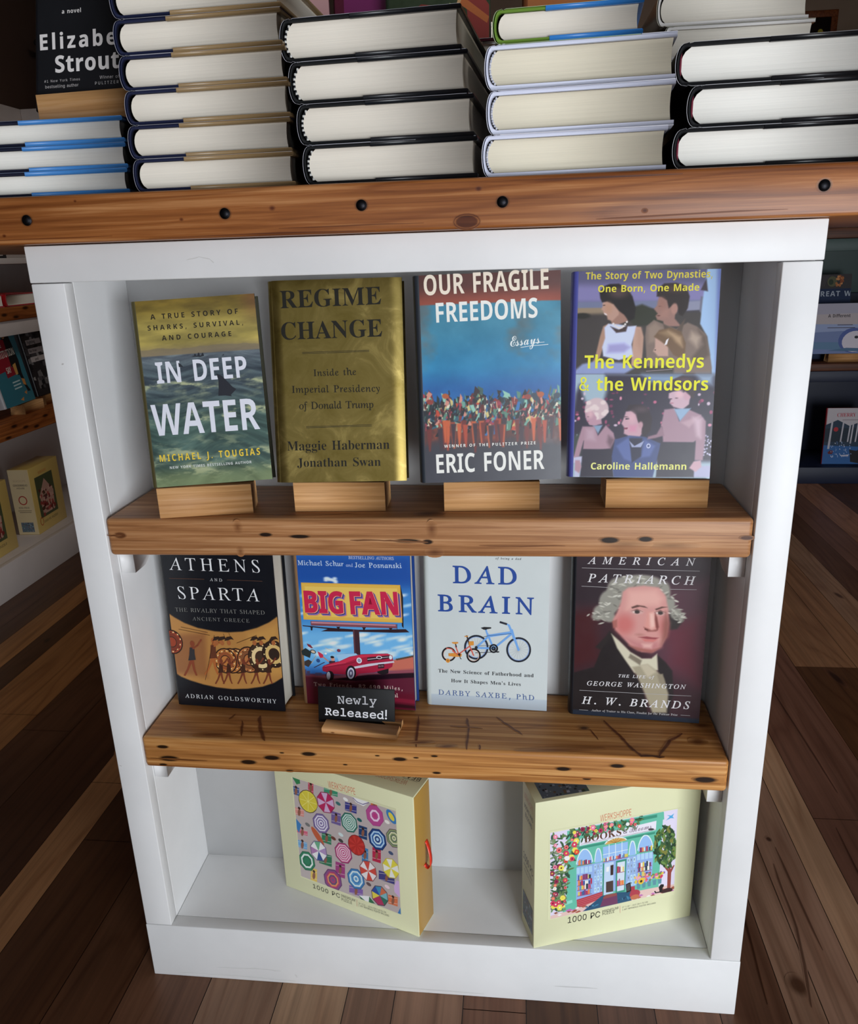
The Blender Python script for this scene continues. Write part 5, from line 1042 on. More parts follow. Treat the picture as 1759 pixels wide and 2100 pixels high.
# ---------------- r1
k='r1';W2='D8DADC'
T(k,"ATHENS",'R',-.004,W2,(297,212),(1110,238),(300,100));T(k,"AND",'R',0,'C0C0C0',(660,312),(770,318),(660,285))
Ln(k,'6E4A3A',.0004,(295,288),(610,297));Ln(k,'6E4A3A',.0004,(815,302),(1130,315))
T(k,"SPARTA",'R',-.004,W2,(380,472),(1108,496),(380,360));T(k,"THE RIVALRY THAT SHAPED",'R',-.004,'7C7C78',(352,585),(1152,613),(352,550));T(k,"ANCIENT GREECE",'R',-.004,'7C7C78',(505,665),(1015,685),(505,633))
T(k,"ADRIAN GOLDSWORTHY",'R',0,'C4C6C8',(440,1357),(1258,1410),(440,1322))
up=[(268,590),(340,640),(430,690),(550,735),(700,765),(820,775),(950,768),(1080,735),(1190,685),(1266,630)]
lo=[(1325,1170),(1240,1225),(1130,1262),(1000,1280),(860,1284),(720,1268),(600,1242),(480,1205),(400,1172),(340,1130)]
ART[k].insert(0,('s','A87840',.0012,[uv(k,p) for p in up+lo]))
X=ART[k];ART[k]=[X[0]];rest=X[1:]
S('8A5A34',(300,800),(620,780),(640,1180),(360,1140),s=.006);S('B88848',(1000,790),(1260,700),(1310,1150),(1040,1180),s=.008)
def shield(c,r,base,rim,n=22):
    El(k,'2A160E',c,r+10,(r+10)*1.12);El(k,rim,c,r,r*1.12);
    for i in range(n):
        a=i*2*math.pi/n;El(k,'E0C890' if i%2 else '30180E',(c[0]+r*.88*math.cos(a),c[1]+r*.99*math.sin(a)),6,6)
    El(k,base,c,r*.78,r*.87);El(k,'3A2014',c,r*.5,r*.56);El(k,rim,c,r*.42,r*.47)
shield((318,860),88,'6E2E1E','8A3A24');
for x in (900,850,800): shield((x,1030),92,'8A4A28','B07038')
shield((1010,1020),96,'7A4A2C','A8683A');shield((1120,1000),110,'D8C08C','3A2A1C');shield((1235,970),100,'C8A868','2A1C14')
def man(x,y,s,col,skirt):
    Pg(k,col,*[(x+a*s,y+b*s) for a,b in ((-14,-60),(14,-60),(22,0),(16,70),(30,150),(48,200),(34,202),(10,150),(-4,90),(-30,150),(-60,205),(-76,200),(-44,140),(-22,70),(-26,0))])
    El(k,col,(x+2*s,y-84*s),20*s,26*s);Pg(k,skirt,*[(x+a*s,y+b*s) for a,b in ((-22,-50),(20,-50),(24,10),(34,60),(-34,66),(-24,10))])
    Ln(k,col,.0022,(x+8*s,y-40*s),(x+50*s,y-70*s),(x+82*s,y-120*s))
man(500,960,1.0,'7A3A22','2C2A2C');man(690,940,1.05,'A05A2C','5A2E1A');
for x in (760,830,960,1080,1190): man(x,1090,.72,'6E3420','3A1E12')
for x in (720,770,830,1060,1120,1230): Pg(k,'2A1A12',(x-40,850),(x-20,815),(x+20,810),(x+45,840),(x+20,835),(x-10,845));El(k,'9A5A30',(x,868),18,22)
for a,b in (((380,745),(660,800)),((400,725),(640,775)),((900,870),(1080,800)),((620,1200),(700,800)),((780,785),(800,830)),((830,780),(850,825))): Ln(k,'3A1E12',.0005,a,b)
ART[k]+=rest
# ---------------- r2
k='r2'
S('1A4C9C',(80,60),(1345,60),(1400,420),(120,420),s=.01);S('3E86C8',(100,400),(1400,420),(1400,900),(120,900),s=.02);S('6CB0E0',(140,800),(1420,820),(1420,1200),(160,1200),s=.015)
for i in range(60):
    x=rr.uniform(130,1390);y=rr.choice([rr.uniform(430,700),rr.uniform(860,1110),rr.uniform(860,1110)]);E(rr.choice(['C8DCF0','A8D0EE','E0EAF4','88C0E8']),(x,y),rr.uniform(30,85),rr.uniform(9,22),-.25,s=.0022)
for i in range(10): E('D4E2F2',(rr.uniform(440,560),rr.uniform(285,340)),22,12,s=.0015)
S('C06A58',(1050,1170),(1380,1100),(1400,1280),(1050,1260),s=.0015)
S('5A1C30',(180,1290),(700,1300),(1400,1250),(1420,1720),(200,1680),s=.002);S('8E4A58',(180,1300),(520,1310),(1400,1240),(1400,1290),(700,1380),s=.003)
S('1E0A18',(500,1350),(760,1365),(1385,1330),(1385,1280),(900,1300),s=.001);S('5E1026',(200,1420),(1400,1500),(1410,1700),(210,1680),s=.006);S('7A1830',(1150,1540),(1400,1570),(1400,1610),(1150,1580));S('300814',(1150,1600),(1400,1630),(1400,1660),(1160,1640))
for x,w,h in ((205,40,60),(250,35,45),(340,70,25)): S('4A4060',(x,1255-h+50),(x+w,1255-h+50),(x+w,1310),(x,1310),s=.0006)
for x in range(1200,1380,22): E('4A3A2A',(x,1140-(x-1200)*.2),14,9,s=.0006)
Pg(k,'1E1418',(1232,358),(1262,480),(1268,815),(1250,790));Ln(k,'2A1418',.0006,(1200,770),(1200,840))
Pg(k,'7A4450',(290,737),(1195,770),(1198,815),(295,783));Pg(k,'B87E88',(300,742),(1185,774),(1185,790),(300,760))
Pg(k,'2A141C',(205,780),(260,785),(430,802),(800,828),(1290,822),(1330,855),(1180,860),(800,850),(430,845),(400,845),(470,820),(210,790))
for x in (300,580,850,1130): Pg(k,'1E1016',(x-20,792+(x-300)*.02),(x+24,792+(x-300)*.02),(x+12,808+(x-300)*.02),(x+10,835+(x-300)*.02),(x-6,835+(x-300)*.02),(x-8,806+(x-300)*.02))
Pg(k,'3A1E26',(735,825),(800,828),(815,1090),(750,1090));Pg(k,'5A343C',(735,825),(750,826),(766,1090),(750,1090))
Pg(k,'D2A23E',(190,332),(1232,358),(1255,755),(218,720));
for i in range(5): S('E4C868',(230+i*200,360+i*5),(360+i*200,360+i*5),(340+i*200,700+i*8),(260+i*200,700+i*8),s=.002)
ART[k].append(('p','D6AC48',0,[uv(k,p) for p in ((200,342),(1224,367),(1246,745),(228,710))]));ART[k].append(('p','DEBC5C',0,[uv(k,p) for p in ((228,372),(1200,395),(1222,715),(252,685))]))
for dx,dy,c in ((38,34,'D89A5A'),(28,24,'6A5CA8'),(16,12,'262A58'),(8,5,'E8A08C'),(0,0,'BE1E46')):
    T(k,"BIG",'H',.012,c,(234+dx,642+dy),(640+dx,655+dy),(220+dx,412+dy));T(k,"FAN",'H',.012,c,(714+dx,660+dy),(1216+dx,668+dy),(700+dx,424+dy))
T(k,"BESTSELLING AUTHORS",'R',.008,'B0BCD4',(690,84),(1165,95),(690,52))
T(k,"Michael Schur",'R',.008,'B8CCEA',(158,147),(638,160),(158,93));T(k,"and",'R',.008,'98B0DC',(664,164),(738,167),(664,128));T(k,"Joe Posnanski",'R',.008,'B8CCEA',(758,172),(1250,180),(758,118))
# flying things
Pg(k,'1E2A2A',(195,1050),(240,1020),(300,1060),(285,1125),(205,1090));El(k,'20242A',(318,1058),30,20,.3);El(k,'C8B8A0',(318,1058),22,13,.3);Pg(k,'7A2A3A',(250,972),(290,985),(318,1020),(300,1022),(265,1000))
Pg(k,'3A3230',(228,1160),(270,1140),(310,1165),(270,1220),(230,1200));El(k,'2A4A80',(372,1152),20,20);Ln(k,'3A2A3A',.001,(330,1225),(438,1170));Ln(k,'B8A888',.0008,(350,1100),(300,1180));Ln(k,'C8C0B0',.0008,(445,1020),(555,1062));El(k,'7A3048',(588,1046),20,16)
El(k,'E0E8F0',(450,1078),12,10)
# person with foam finger
Pg(k,'C02A48',(365,1055),(395,1070),(425,1090),(425,1120),(395,1125),(380,1100));Ln(k,'B88070',.002,(425,1115),(480,1160));El(k,'C89080',(525,1135),20,26);El(k,'1E1418',(520,1115),20,12);Pg(k,'3A2230',(490,1155),(550,1155),(550,1180),(485,1180))
# car body
Pg(k,'96C0E0',(560,1085),(770,1075),(790,1100),(590,1165));Pg(k,'A01838',(415,1225),(430,1205),(500,1180),(590,1160),(700,1110),(830,1085),(1100,1078),(1150,1100),(1160,1160),(1150,1215),(1110,1240),(960,1275),(800,1290),(760,1330),(700,1300),(520,1290),(420,1260))
Pg(k,'C42A48',(590,1165),(700,1115),(830,1090),(1100,1082),(1130,1095),(900,1110),(800,1125),(660,1175),(440,1215),(500,1190));Pg(k,'2A1420',(885,1120),(1130,1095),(1140,1125),(890,1160));Pg(k,'B8A8B4',(890,1134),(1110,1110),(1110,1116),(890,1142));El(k,'D8D4DC',(1012,1118),30,16);El(k,'3A2430',(1012,1118),22,10)
El(k,'D8DCE8',(802,1150),28,30);El(k,'8A98B0',(802,1150),18,20);El(k,'D8DCE8',(1132,1118),16,22)
Pg(k,'C8C4D0',(745,1215),(900,1185),(1165,1155),(1172,1172),(1000,1195),(880,1215),(760,1235));Pg(k,'381420',(1000,1190),(1065,1185),(1065,1230),(1000,1235));T(k,"BIG FAN",'H',0,'A08890',(1008,1218),(1058,1214),(1008,1203))
El(k,'180C14',(715,1280),54,78,.15);El(k,'C8C8D8',(715,1285),36,60,.15);El(k,'5A5470',(715,1285),24,42,.15);El(k,'C0C0D0',(715,1285),10,18,.15);El(k,'180C14',(495,1310),42,52,.2);El(k,'B8B4C4',(480,1310),20,42,.1);Pg(k,'180C14',(990,1265),(1112,1235),(1108,1285),(1050,1300),(1000,1285))
Ln(k,'6A1028',.0006,(420,1225),(640,1195),(760,1165));Ln(k,'D05068',.0006,(440,1210),(660,1172))
T(k,"Two Friends, 82,490 Miles,",'R',.008,'D4B8B4',(328,1415),(1258,1463),(328,1375));T(k,"al",'R',.008,'D4B8B4',(1165,1535),(1212,1537),(1170,1493))
# ---------------- r3
k='r3';c='1E4490'
S('AEBAC4',(120,1495),(700,1530),(1420,1570),(1420,1740),(120,1740),s=.0006)
T(k,"DAD",'R',.012,c,(402,335),(1072,353),(400,150));T(k,"BRAIN",'R',.012,c,(245,630),(1252,668),(242,452))
T(k,"of being a dad",'I',.01,'3A3A3A',(850,88),(1120,94),(850,66))
def ring(c_,r,w,col,n=40):
    Ln(k,col,w,*[(c_[0]+r*math.cos(i*2*math.pi/n),c_[1]+r*1.02*math.sin(i*2*math.pi/n)) for i in range(n+1)])
for c_,r in (((648,1012),118),((1093,1038),120)):
    for i in range(18): Ln(k,'A0A4AC',.00025,c_,(c_[0]+r*math.cos(i*math.pi/9),c_[1]+r*math.sin(i*math.pi/9)))
    ring(c_,r,.0027,'262C38');ring(c_,r-12,.0009,'8CA8D8')
B='6CA0DC'
for a,b,w in (((648,1015),(790,885),.0028),((770,895),(1030,855),.004),((765,870),(830,1025),.0028),((750,830),(770,895),.0024),((1020,870),(830,1025),.0028),((648,1018),(800,1022),.0028),((1020,830),(1045,920),.0034),((1045,910),(1093,1042),.003),((1020,850),(990,780),.003),((990,780),(960,765),.0022)): Ln(k,B,w,a,b)
Ln(k,'1E2A44',.0006,(720,905),(780,890),(1015,868));Ln(k,'1E2230',.003,(900,748),(965,768));Pg(k,'1E2024',(695,808),(730,798),(805,802),(805,815),(765,822),(745,830),(720,825));
ring((830,1025),38,.0024,'20222A',24);ring((830,1025),16,.002,'20222A',16);Ln(k,'20222A',.0008,(870,1062),(640,1070));El(k,'20222A',(648,1015),16,16);Ln(k,'20222A',.0018,(830,1025),(865,1062),(885,1060));Ln(k,'30343C',.0005,(648,1000),(830,990))
O='D08A34';Rd='C8584A'
for c_,r in (((360,1085),66),((620,1098),66)):
    ring(c_,r,.0024,'1A1A1E',30);ring(c_,r-10,.0006,'E0B8A8',30)
Pg(k,O,(355,1075),(470,1070),(498,1085),(490,1112),(430,1112),(358,1105));Ln(k,Rd,.0016,(430,1000),(460,1075));Ln(k,Rd,.0016,(400,1050),(455,1090),(580,1000));Ln(k,Rd,.0014,(335,1020),(390,1030),(420,1060));Ln(k,'1E1A1E',.0016,(430,975),(440,1010));Pg(k,O,(388,958),(455,956),(462,968),(430,978),(400,972));El(k,O,(350,1152),22,22);El(k,'8A5A20',(350,1152),8,8)
Ln(k,'2A1A1E',.0018,(548,890),(580,1000));Ln(k,Rd,.0018,(580,1000),(620,1098));Pg(k,O,(570,950),(622,948),(622,990),(572,995));Ln(k,O,.0014,(528,898),(560,895));El(k,'2A1A10',(470,1088),14,14);Ln(k,'2A1A10',.001,(470,1088),(482,1130),(492,1134))
T(k,"The New Science of Fatherhood and",'B',-.003,'26282C',(250,1275),(1250,1327),(250,1238));T(k,"How It Shapes Men's Lives",'B',-.003,'26282C',(385,1378),(1115,1418),(385,1340));T(k,"DARBY SAXBE, PhD",'R',0,'3C5890',(252,1507),(1255,1568),(252,1450))
# ---------------- r4 generic gentleman
k='r4'
S('281C24',(80,60),(1660,60),(1640,560),(120,560),s=.02);S('4E2E3A',(900,400),(1600,300),(1560,1500),(1000,1200),s=.035);S('3E1218',(140,650),(420,620),(460,1150),(140,1250),s=.02);S('5E2634',(1150,820),(1500,700),(1500,1400),(1200,1200),s=.03)
S('2A2424',(1180,640),(1330,740),(1270,820),(1190,830),s=.004)
for c_,rx,ry in (((640,430),110,150),((560,540),110,130),((500,640),110,80),((430,690),60,40),((900,330),220,80),((1130,440),70,120),((1200,560),50,80),((1260,660),60,60),((1310,720),30,30),((560,700),70,50),((760,340),130,80)): E('8C8A80',c_,rx,ry,s=.004)
for i in range(90):
    c_=rr.choice([(640,430),(560,540),(500,640),(430,690),(900,310),(1150,440),(1220,600),(1290,710),(720,340)]);E(rr.choice(['B0AEA2','9C9A8E','706E66','C4C2B6']),(c_[0]+rr.gauss(0,45),c_[1]+rr.gauss(0,38)),rr.uniform(18,34),rr.uniform(6,10),rr.uniform(-.8,.8),s=.0011)
S('C88E88',(700,430),(760,385),(920,365),(1080,385),(1150,470),(1180,620),(1180,760),(1160,900),(1110,1000),(1020,1060),(900,1060),(780,1000),(690,900),(620,830),(600,720),(640,640),(680,540),s=.004)
S('D8A49A',(760,420),(1050,410),(1120,500),(1080,570),(850,580),(740,620),s=.012);E('C06C68',(720,770),95,100,s=.014);E('B06460',(1130,790),40,80,s=.012);S('B87878',(700,900),(860,1030),(1000,1060),(1100,1010),(1060,960),(860,960),s=.01)
S('D09086',(960,640),(1050,640),(1075,800),(1040,835),(940,820),(930,780),s=.006);S('8A4E48',(920,800),(1000,830),(1070,825),(1050,845),(960,848),s=.003);E('E0B0A6',(1010,740),20,70,s=.006)
S('5A3C36',(790,590),(850,568),(930,580),(960,600),(880,585),(800,605),s=.0018);S('5A3C36',(1040,610),(1110,585),(1170,590),(1120,600),(1050,625),s=.0018);
for c_ in ((850,640),(1095,652)):
    E('C8A09A',c_,62,26,s=.003);E('3A302E',c_,28,19,s=.0015);E('D8C4BC',(c_[0]-34,c_[1]+2),10,7,s=.001);S('6E4640',(c_[0]-65,c_[1]-8),(c_[0],c_[1]-32),(c_[0]+65,c_[1]),(c_[0],c_[1]-22),s=.0012)
S('7A3E3A',(1040,650),(1062,700),(1080,800),(1062,835),(1046,800),(1036,720),s=.003);S('5A2C2A',(930,812),(965,826),(960,838),(928,826),s=.0014);S('E2B8AC',(985,660),(1015,660),(1030,790),(1000,800),s=.005);S('8A544C',(1100,990),(1170,900),(1190,760),(1150,640),(1130,760),(1120,880),s=.008);S('9A5C54',(760,990),(860,1050),(1000,1070),(1090,1020),(1000,1040),(880,1020),s=.005);S('D8A8A0',(900,975),(1010,975),(1000,1020),(920,1015),s=.006)
S('8E4046',(860,905),(950,898),(1010,908),(1080,912),(1040,930),(960,928),s=.002);S('C4706C',(900,925),(1060,932),(1020,955),(930,950),s=.003);E('B07870',(880,880),40,12,s=.004)
S('A06058',(590,740),(640,720),(640,800),(600,810),s=.003)
S('1A1416',(140,1290),(400,1220),(470,1040),(540,900),(600,880),(680,1040),(800,1260),(900,1400),(960,1700),(1000,1760),(130,1760),s=.003);S('1E181A',(1060,1090),(1150,1170),(1220,1260),(1230,1500),(1180,1740),(980,1740),(1080,1400),s=.003);S('201A1A',(560,840),(600,880),(470,1040),(410,1010),(520,900),s=.003)
S('C8C2AA',(580,870),(660,940),(780,1060),(900,1130),(1000,1130),(1060,1080),(1070,1250),(940,1290),(820,1280),(720,1140),(640,1020),s=.003);S('9C937C',(800,1220),(960,1190),(1060,1260),(1130,1340),(1180,1500),(1160,1700),(1010,1700),(930,1500),(860,1340),s=.004);S('B8AE96',(880,1200),(960,1190),(1050,1270),(960,1330),s=.004);S('7A7060',(780,1080),(900,1150),(880,1200),(760,1120),s=.003);S('8A806C',(1060,1300),(1120,1290),(1150,1400),(1090,1400),s=.003)
S('1E2838',(110,1660),(900,1710),(1540,1770),(1530,1830),(110,1760),s=.004)
w='D4D2D4'
T(k,"AMERICAN",'I',.004,w,(328,135),(1465,155),(330,58))
for a,b in (((272,178),(1508,213)),((268,370),(540,383)),((1200,402),(1475,407)),((245,1463),(1418,1524)),((243,1667),(335,1673)),((1308,1724),(1405,1730))): Ln(k,'A8A6A8',.0005,a,b)
T(k,"PATRIARCH",'I',.004,w,(330,325),(1465,357),(345,237));T(k,"THE LIFE of",'I',.01,w,(655,1325),(1030,1342),(657,1294));T(k,"GEORGE WASHINGTON",'I',.006,w,(325,1410),(1365,1452),(330,1364));T(k,"H. W. BRANDS",'I',.006,w,(268,1602),(1405,1660),(282,1525));T(k,"Author of Traitor to His Class, Finalist for the Pulitzer Prize",'R',.008,'B0AEB0',(370,1682),(1275,1731),(370,1660))
ART['r4'] = [(o[0], o[1], o[2] * 0.55) + tuple(o[3:]) if o[0] in ('s', 'E') else o for o in ART['r4']]
# sign
k='sg'
T(k,"Newly",'T',.004,'B4B4B8',(570,1605),(985,1622),(562,1518));T(k,"Released!",'T',.008,'D8D8DC',(440,1725),(1092,1772),(430,1627))
# puzzle 1
k='p1'
quadI=[(275,108),(1255,432),(1305,1412),(358,1048)]
Pg(k,'B4A8A6',*quadI)
def clipq(): pass
def umb(c,r,cols,style,n=8,ang=.2):
    # octagonal parasol: sectors or rings, squashed to match the slanted crop
    def p(rad,a): return (c[0]+rad*math.cos(a)*.92,c[1]+rad*math.sin(a)*1.08+rad*math.cos(a)*.33)
    V=[ang+i*2*math.pi/n for i in range(n)]
    Pg(k,cols[-1],*[p(r+7,a) for a in V])
    if style=='s':
        for i in range(n): Pg(k,cols[i%(len(cols)-1)],c,p(r,V[i]),p(r,V[i]+2*math.pi/n))
    else:
        m=style
        for j in range(m): Pg(k,cols[j%(len(cols)-1)],*[p(r*(m-j)/m,a) for a in V])
towels=[((690,500),'6A5A90',90,130),((830,400),'3A3A80',110,100),((945,635),'22406A',80,130),((1075,850),'B02848',80,140),((965,850),'3A78A8',60,140),((590,890),'2A7050',120,130),((730,990),'9A3A78',90,150),((600,690),'2E7A58',90,110),((480,1040),'D8B858',60,130),((1170,1060),'40407A',150,120),((880,1190),'7A5AA0',130,100),((1230,1280),'D0704A',90,100),((340,440),'D08A80',90,80),((370,750),'6AA0CC',90,80),((640,250),'3A8A6A',130,80),((450,210),'B84058',50,120),((370,630),'C86078',100,60),((310,240),'3A5A90',60,80),((1050,375),'C06A3A',60,50)]
for c_,col,w_,h_ in towels:
    x,y=c_;Pg(k,col,(x-w_/2,y-h_/2-8),(x+w_/2,y-h_/2+w_*.33-8),(x+w_/2,y+h_/2+8),(x-w_/2,y+h_/2-w_*.33+8))
    for j in (-.25,.25): Ln(k,'D8D0C8',.0006,(x-w_/2+4,y+h_*j-10),(x+w_/2-4,y+h_*j+8))
    El(k,'8A5A48',(x,y+5),12,34,.2);El(k,'3A2420',(x,y-36),11,12)
for c_,col in (((780,320),'E8E4E0'),((710,360),'3A6A6A'),((420,560),'707070'),((735,655),'C8D8D8'),((735,712),'404040'),((912,515),'1E5A5A'),((1175,535),'E8E0D8'),((1210,830),'405070'),((1000,1125),'5A4A50'),((1175,1150),'E0C8D0'),((665,690),'6A3A30')): El(k,col,c_,22,16,.3)
El(k,'3A78B0',(1215,485),36,66,-.5);El(k,'D8C84A',(1215,485),20,40,-.5);El(k,'B85A3A',(515,670),26,86,-.6)
umb((425,340),92,['D8CC4A','D8CC4A','5A4A30'],'s',16);El(k,'CFC040',(425,340),80,86)
for i in range(8): Ln(k,'E8E08C',.0007,(425,340),(425+78*math.cos(i*.785),340+84*math.sin(i*.785)+26*math.cos(i*.785)))
umb((592,350),88,['B02858','C8A8C8','8A2048'],'s');umb((548,548),82,['7A6A9A','DCD8E8','5A4A78'],7);umb((815,540),82,['3A7A6A','D8E4DC','2A5A50'],9);umb((1058,475),88,['B04A88','B04A88','E8C8DC','B04A88','B83A78','A04080'],5);umb((1083,700),90,['1E3E78','A8C8E4','2A5A9A','C8DCEC','16305A'],6);umb((1240,690),78,['8A9A6A','5A6A5A','D8D4B0','5A4A50'],7)
umb((885,755),82,['C03A34','B02E2A','802020'],'s',16);umb((760,830),86,['B8487A','E4C8D4','7A2A58'],9);umb((525,810),84,['E4E4E8','2A4A8A','E4E4E8','A878A8','E4E4E8','6AA884','E4E4E8','A88CB8','60587A'],'s')
umb((415,905),80,['2A7A58','DCE8E0','1E6A4A','2A7A58','1A5A40'],5);umb((660,1085),90,['7A4A80','A83A68','D88A5A','5A4A70','A83A68','5A2A58'],6);umb((880,1075),86,['3A78B0','D0E0EC','5A98C8','2A5A88'],6);umb((995,1000),86,['E4DCDC','C84A40','7A4A50'],'s');umb((1210,975),84,['D8CC48','E8E4DC','B8A840'],'s');umb((1105,1235),84,['2E6A58','A82E5A','A82E5A','D8C84A','2A4A9A','3A88B0','C86A4A','78B0B8','4A3A48'],'s')
Pg(k,'ECE8EC',(840,295),(1005,348),(950,385),(880,350));Ln(k,'5A4A7A',.0012,(850,305),(890,345),(945,368),(1000,350));Pg(k,'C8A8D4',(1262,1090),(1290,1100),(1300,1260),(1245,1200),(1240,1150))
Pg(k,'2E7A48',(275,110),(345,135),(350,170),(315,178));Pg(k,'E8E8E4',(905,1230),(1010,1240),(1060,1310),(960,1290));Pg(k,'2E6A48',(905,1230),(970,1285),(930,1275));Pg(k,'2E6A48',(1005,1240),(1060,1310),(1000,1300));Pg(k,'3A78B0',(308,500),(360,560),(340,640),(312,590));Pg(k,'3A78B0',(1305,1340),(1306,1412),(1275,1400))
LG='D0502E'
T(k,"WERKSHOPPE",'G',-.012,LG,(618,208),(875,280),(606,142))
T(k,"1000 PC",'G',0,'1E1E1C',(473,1160),(728,1258),(468,1120));T(k,"PREMIUM",'G',-.005,'2A2A28',(742,1246),(872,1293),(740,1222));T(k,"PUZZLE",'G',-.005,'2A2A28',(744,1280),(842,1316),(742,1254));Ln(k,'C08A78',.0006,(888,1275),(890,1335));T(k,"24\" X 24\" - 60.96 CM X 60.96 CM".replace('"',"'"),'G',-.005,'50504C',(905,1312),(1165,1402),(905,1296));T(k,"1 ART REFERENCE POSTER INCLUDED",'G',-.005,'50504C',(907,1334),(1195,1434),(907,1318))
# puzzle 2
k='p2'
Pg(k,'D4CCE0',(385,522),(1537,305),(1503,1043),(388,1300))
Tq='62B49C';Tl='8AD0BC';Td='3A8A74'
Pg(k,Tq,(540,505),(1408,330),(1360,1060),(530,1240));Pg(k,Td,(600,500),(1400,345),(1398,372),(598,535));Pg(k,Tq,(1350,345),(1412,332),(1415,400),(1352,412))
Pg(k,'DCD8E2',(660,575),(1345,412),(1340,495),(650,640));Ln(k,'4A3A3A',.0004,(665,625),(1338,490))
Pg(k,Td,(640,650),(1335,510),(1330,530),(640,672));
Pg(k,'8CA8D8',(625,830),(1320,690),(1300,960),(620,1130))
def arch(x0,x1,yb0,yb1,h,col='90B4E0'):
    n=12;P_=[(x0,yb0)]
    for i in range(n+1):
        t=i/n;P_.append((x0+(x1-x0)*t,yb0+(yb1-yb0)*t-h*math.sin(math.pi*t)**.6))
    P_.append((x1,yb1));Pg(k,'D8ECF0',*[(p[0]+(6 if p[0]>(x0+x1)/2 else -6),p[1]-8) for p in P_]);Pg(k,col,*P_)
arch(625,768,815,790,130);arch(790,850,792,780,120);arch(1100,1158,730,718,125);arch(1178,1312,690,665,130);arch(880,1075,630,590,40,'C8A05A')
for i in range(7): Ln(k,'8A5A2A',.0005,(975,612),(900+i*26,600-i*4-(20 if 1<i<5 else 4)))
Pg(k,'90B4E0',(862,650),(1088,600),(1085,735),(862,782))
for x in (918,976,1034): Ln(k,'DCE8F0',.0009,(x,638-(x-862)*.2),(x,770-(x-862)*.2))
Ln(k,'DCE8F0',.0009,(862,720),(1086,672))
for x0,x1,y0_,y1_ in ((620,768,840,815),(1165,1312,715,690)):
    for i in range(4):
        a=x0+(x1-x0)*i/4+4;b=x0+(x1-x0)*(i+1)/4-4;Pg(k,'A8C8EC',(a,y0_-i*6),(b,y0_-i*6-5),(b,y0_+50-i*6),(a,y0_+55-i*6))
for x0,x1,yt in ((780,860,808),(1080,1160,750)):
    for i in range(3):
        for j in range(5):
            a=x0+(x1-x0)*i/3+3;b=x0+(x1-x0)*(i+1)/3-3;y=yt+j*52-i*5;Pg(k,rr.choice(['A8C8EC','98B0D0','B8D4EC']),(a,y),(b,y-4),(b,y+42),(a,y+46));Pg(k,rr.choice(['5A6A80','3A4A5A','7A8AA0']),(a+6,y+14),(b-8,y+10),(b-10,y+30),(a+8,y+32))
Pg(k,'B8CCE4',(870,800),(960,780),(955,1060),(865,1085));Pg(k,Td,(980,775),(1075,755),(1060,1050),(975,1070));Pg(k,'C8D4E0',(992,790),(1062,775),(1052,1035),(990,1050));Ln(k,Td,.0022,(868,800),(862,1085))
Pg(k,'3A2A28',(930,815),(958,808),(955,900),(930,905));Pg(k,'4A3A38',(890,965),(955,950),(955,1050),(890,1060));Pg(k,'F0F0EC',(895,830),(920,826),(915,870),(892,872))
bk=['B02E4A','D8C04A','3A4A8A','E07A3A','C83A6A','2A3A3A','E8E0D0','7A2A5A','5A8AB0']
def books(x0,x1,y0_,y1_,h):
    x=x0
    while x<x1-4:
        w_=rr.uniform(8,20);hh=h*rr.uniform(.6,1);y=y0_+(y1_-y0_)*(x-x0)/(x1-x0);Pg(k,rr.choice(bk),(x,y),(x,y-hh),(x+w_-2,y-hh-2),(x+w_-2,y-3));x+=w_
    Ln(k,'8A2A4A',.0009,(x0-6,y0_+3),(x1+6,y1_+3))
for y in (950,1000,1040,1090): books(638,755,y,y-22,48)
for y in (835,872,922): books(1178,1295,y,y-20,46)
books(638,755,815,795,48);books(1195,1305,695,675,48);books(868,905,782,775,40);books(920,965,770,762,40);books(980,1024,757,748,40);books(1035,1080,745,736,34);books(990,1050,880,868,70);books(990,1050,1000,985,60)
Pg(k,'A83A48',(625,1125),(860,1050),(858,1120),(630,1200))
for j in range(4): Ln(k,'D88A88',.0005,(628,1140+j*16),(858,1066+j*16))
Pg(k,'A83A48',(1075,1015),(1150,1000),(1150,1070),(1078,1090))
Pg(k,Tq,(495,1180),(590,1130),(590,1210),(500,1240));Pg(k,Tl,(505,1150),(585,1125),(588,1150),(505,1180))
Pg(k,'D8B8B0',(390,1270),(640,1200),(860,1110),(1300,1020),(1503,985),(1503,1043),(388,1300));
for i in range(46):
    t=rr.random();x=400+t*1080;y=1290-t*235-rr.random()*45;Pg(k,rr.choice(['A85A4A','E8E0DC','B868A8','8A4A30']),(x,y),(x+24,y-12),(x+44,y-4),(x+18,y+8))
Pg(k,'28506E',(680,1230),(850,1090),(1000,1060),(1110,1050),(1120,1130),(900,1190))
for i in range(30): x=700+rr.random()*400;Pg(k,rr.choice(['3A7A9A','1E3A58','4A8AA8']),(x,1190-(x-700)*.22+rr.uniform(-25,25)),(x+24,1182-(x-700)*.22),(x+22,1194-(x-700)*.22),(x+4,1200-(x-700)*.22))
Pg(k,'6A3A5A',(835,1190),(865,1110),(990,1080),(995,1160));Pg(k,'8A4A48',(862,1105),(890,1080),(985,1062),(990,1085),(870,1118))
Pg(k,'2A2024',(1068,985),(1112,965),(1118,1045),(1075,1062))
for i in range(5): Ln(k,'A8A0A0',.0004,(1078,995+i*12),(1106,985+i*12))
El(k,'A83A48',(1150,1070),45,36);El(k,'B86A4A',(1150,1100),38,22)
for i in range(5): Pg(k,'5A8A98',(1165+i*48,980-i*10),(1200+i*48,972-i*10),(1196+i*48,1025-i*12),(1170+i*48,1030-i*12))
for i in range(60):
    x=rr.uniform(1150,1415);El(k,rr.choice(['C83A5A','E8A0B0','D8C04A','6A8A4A','8A5AA0','E06A7A']),(x,950-(x-1150)*.2+rr.uniform(-30,25)),11,11)
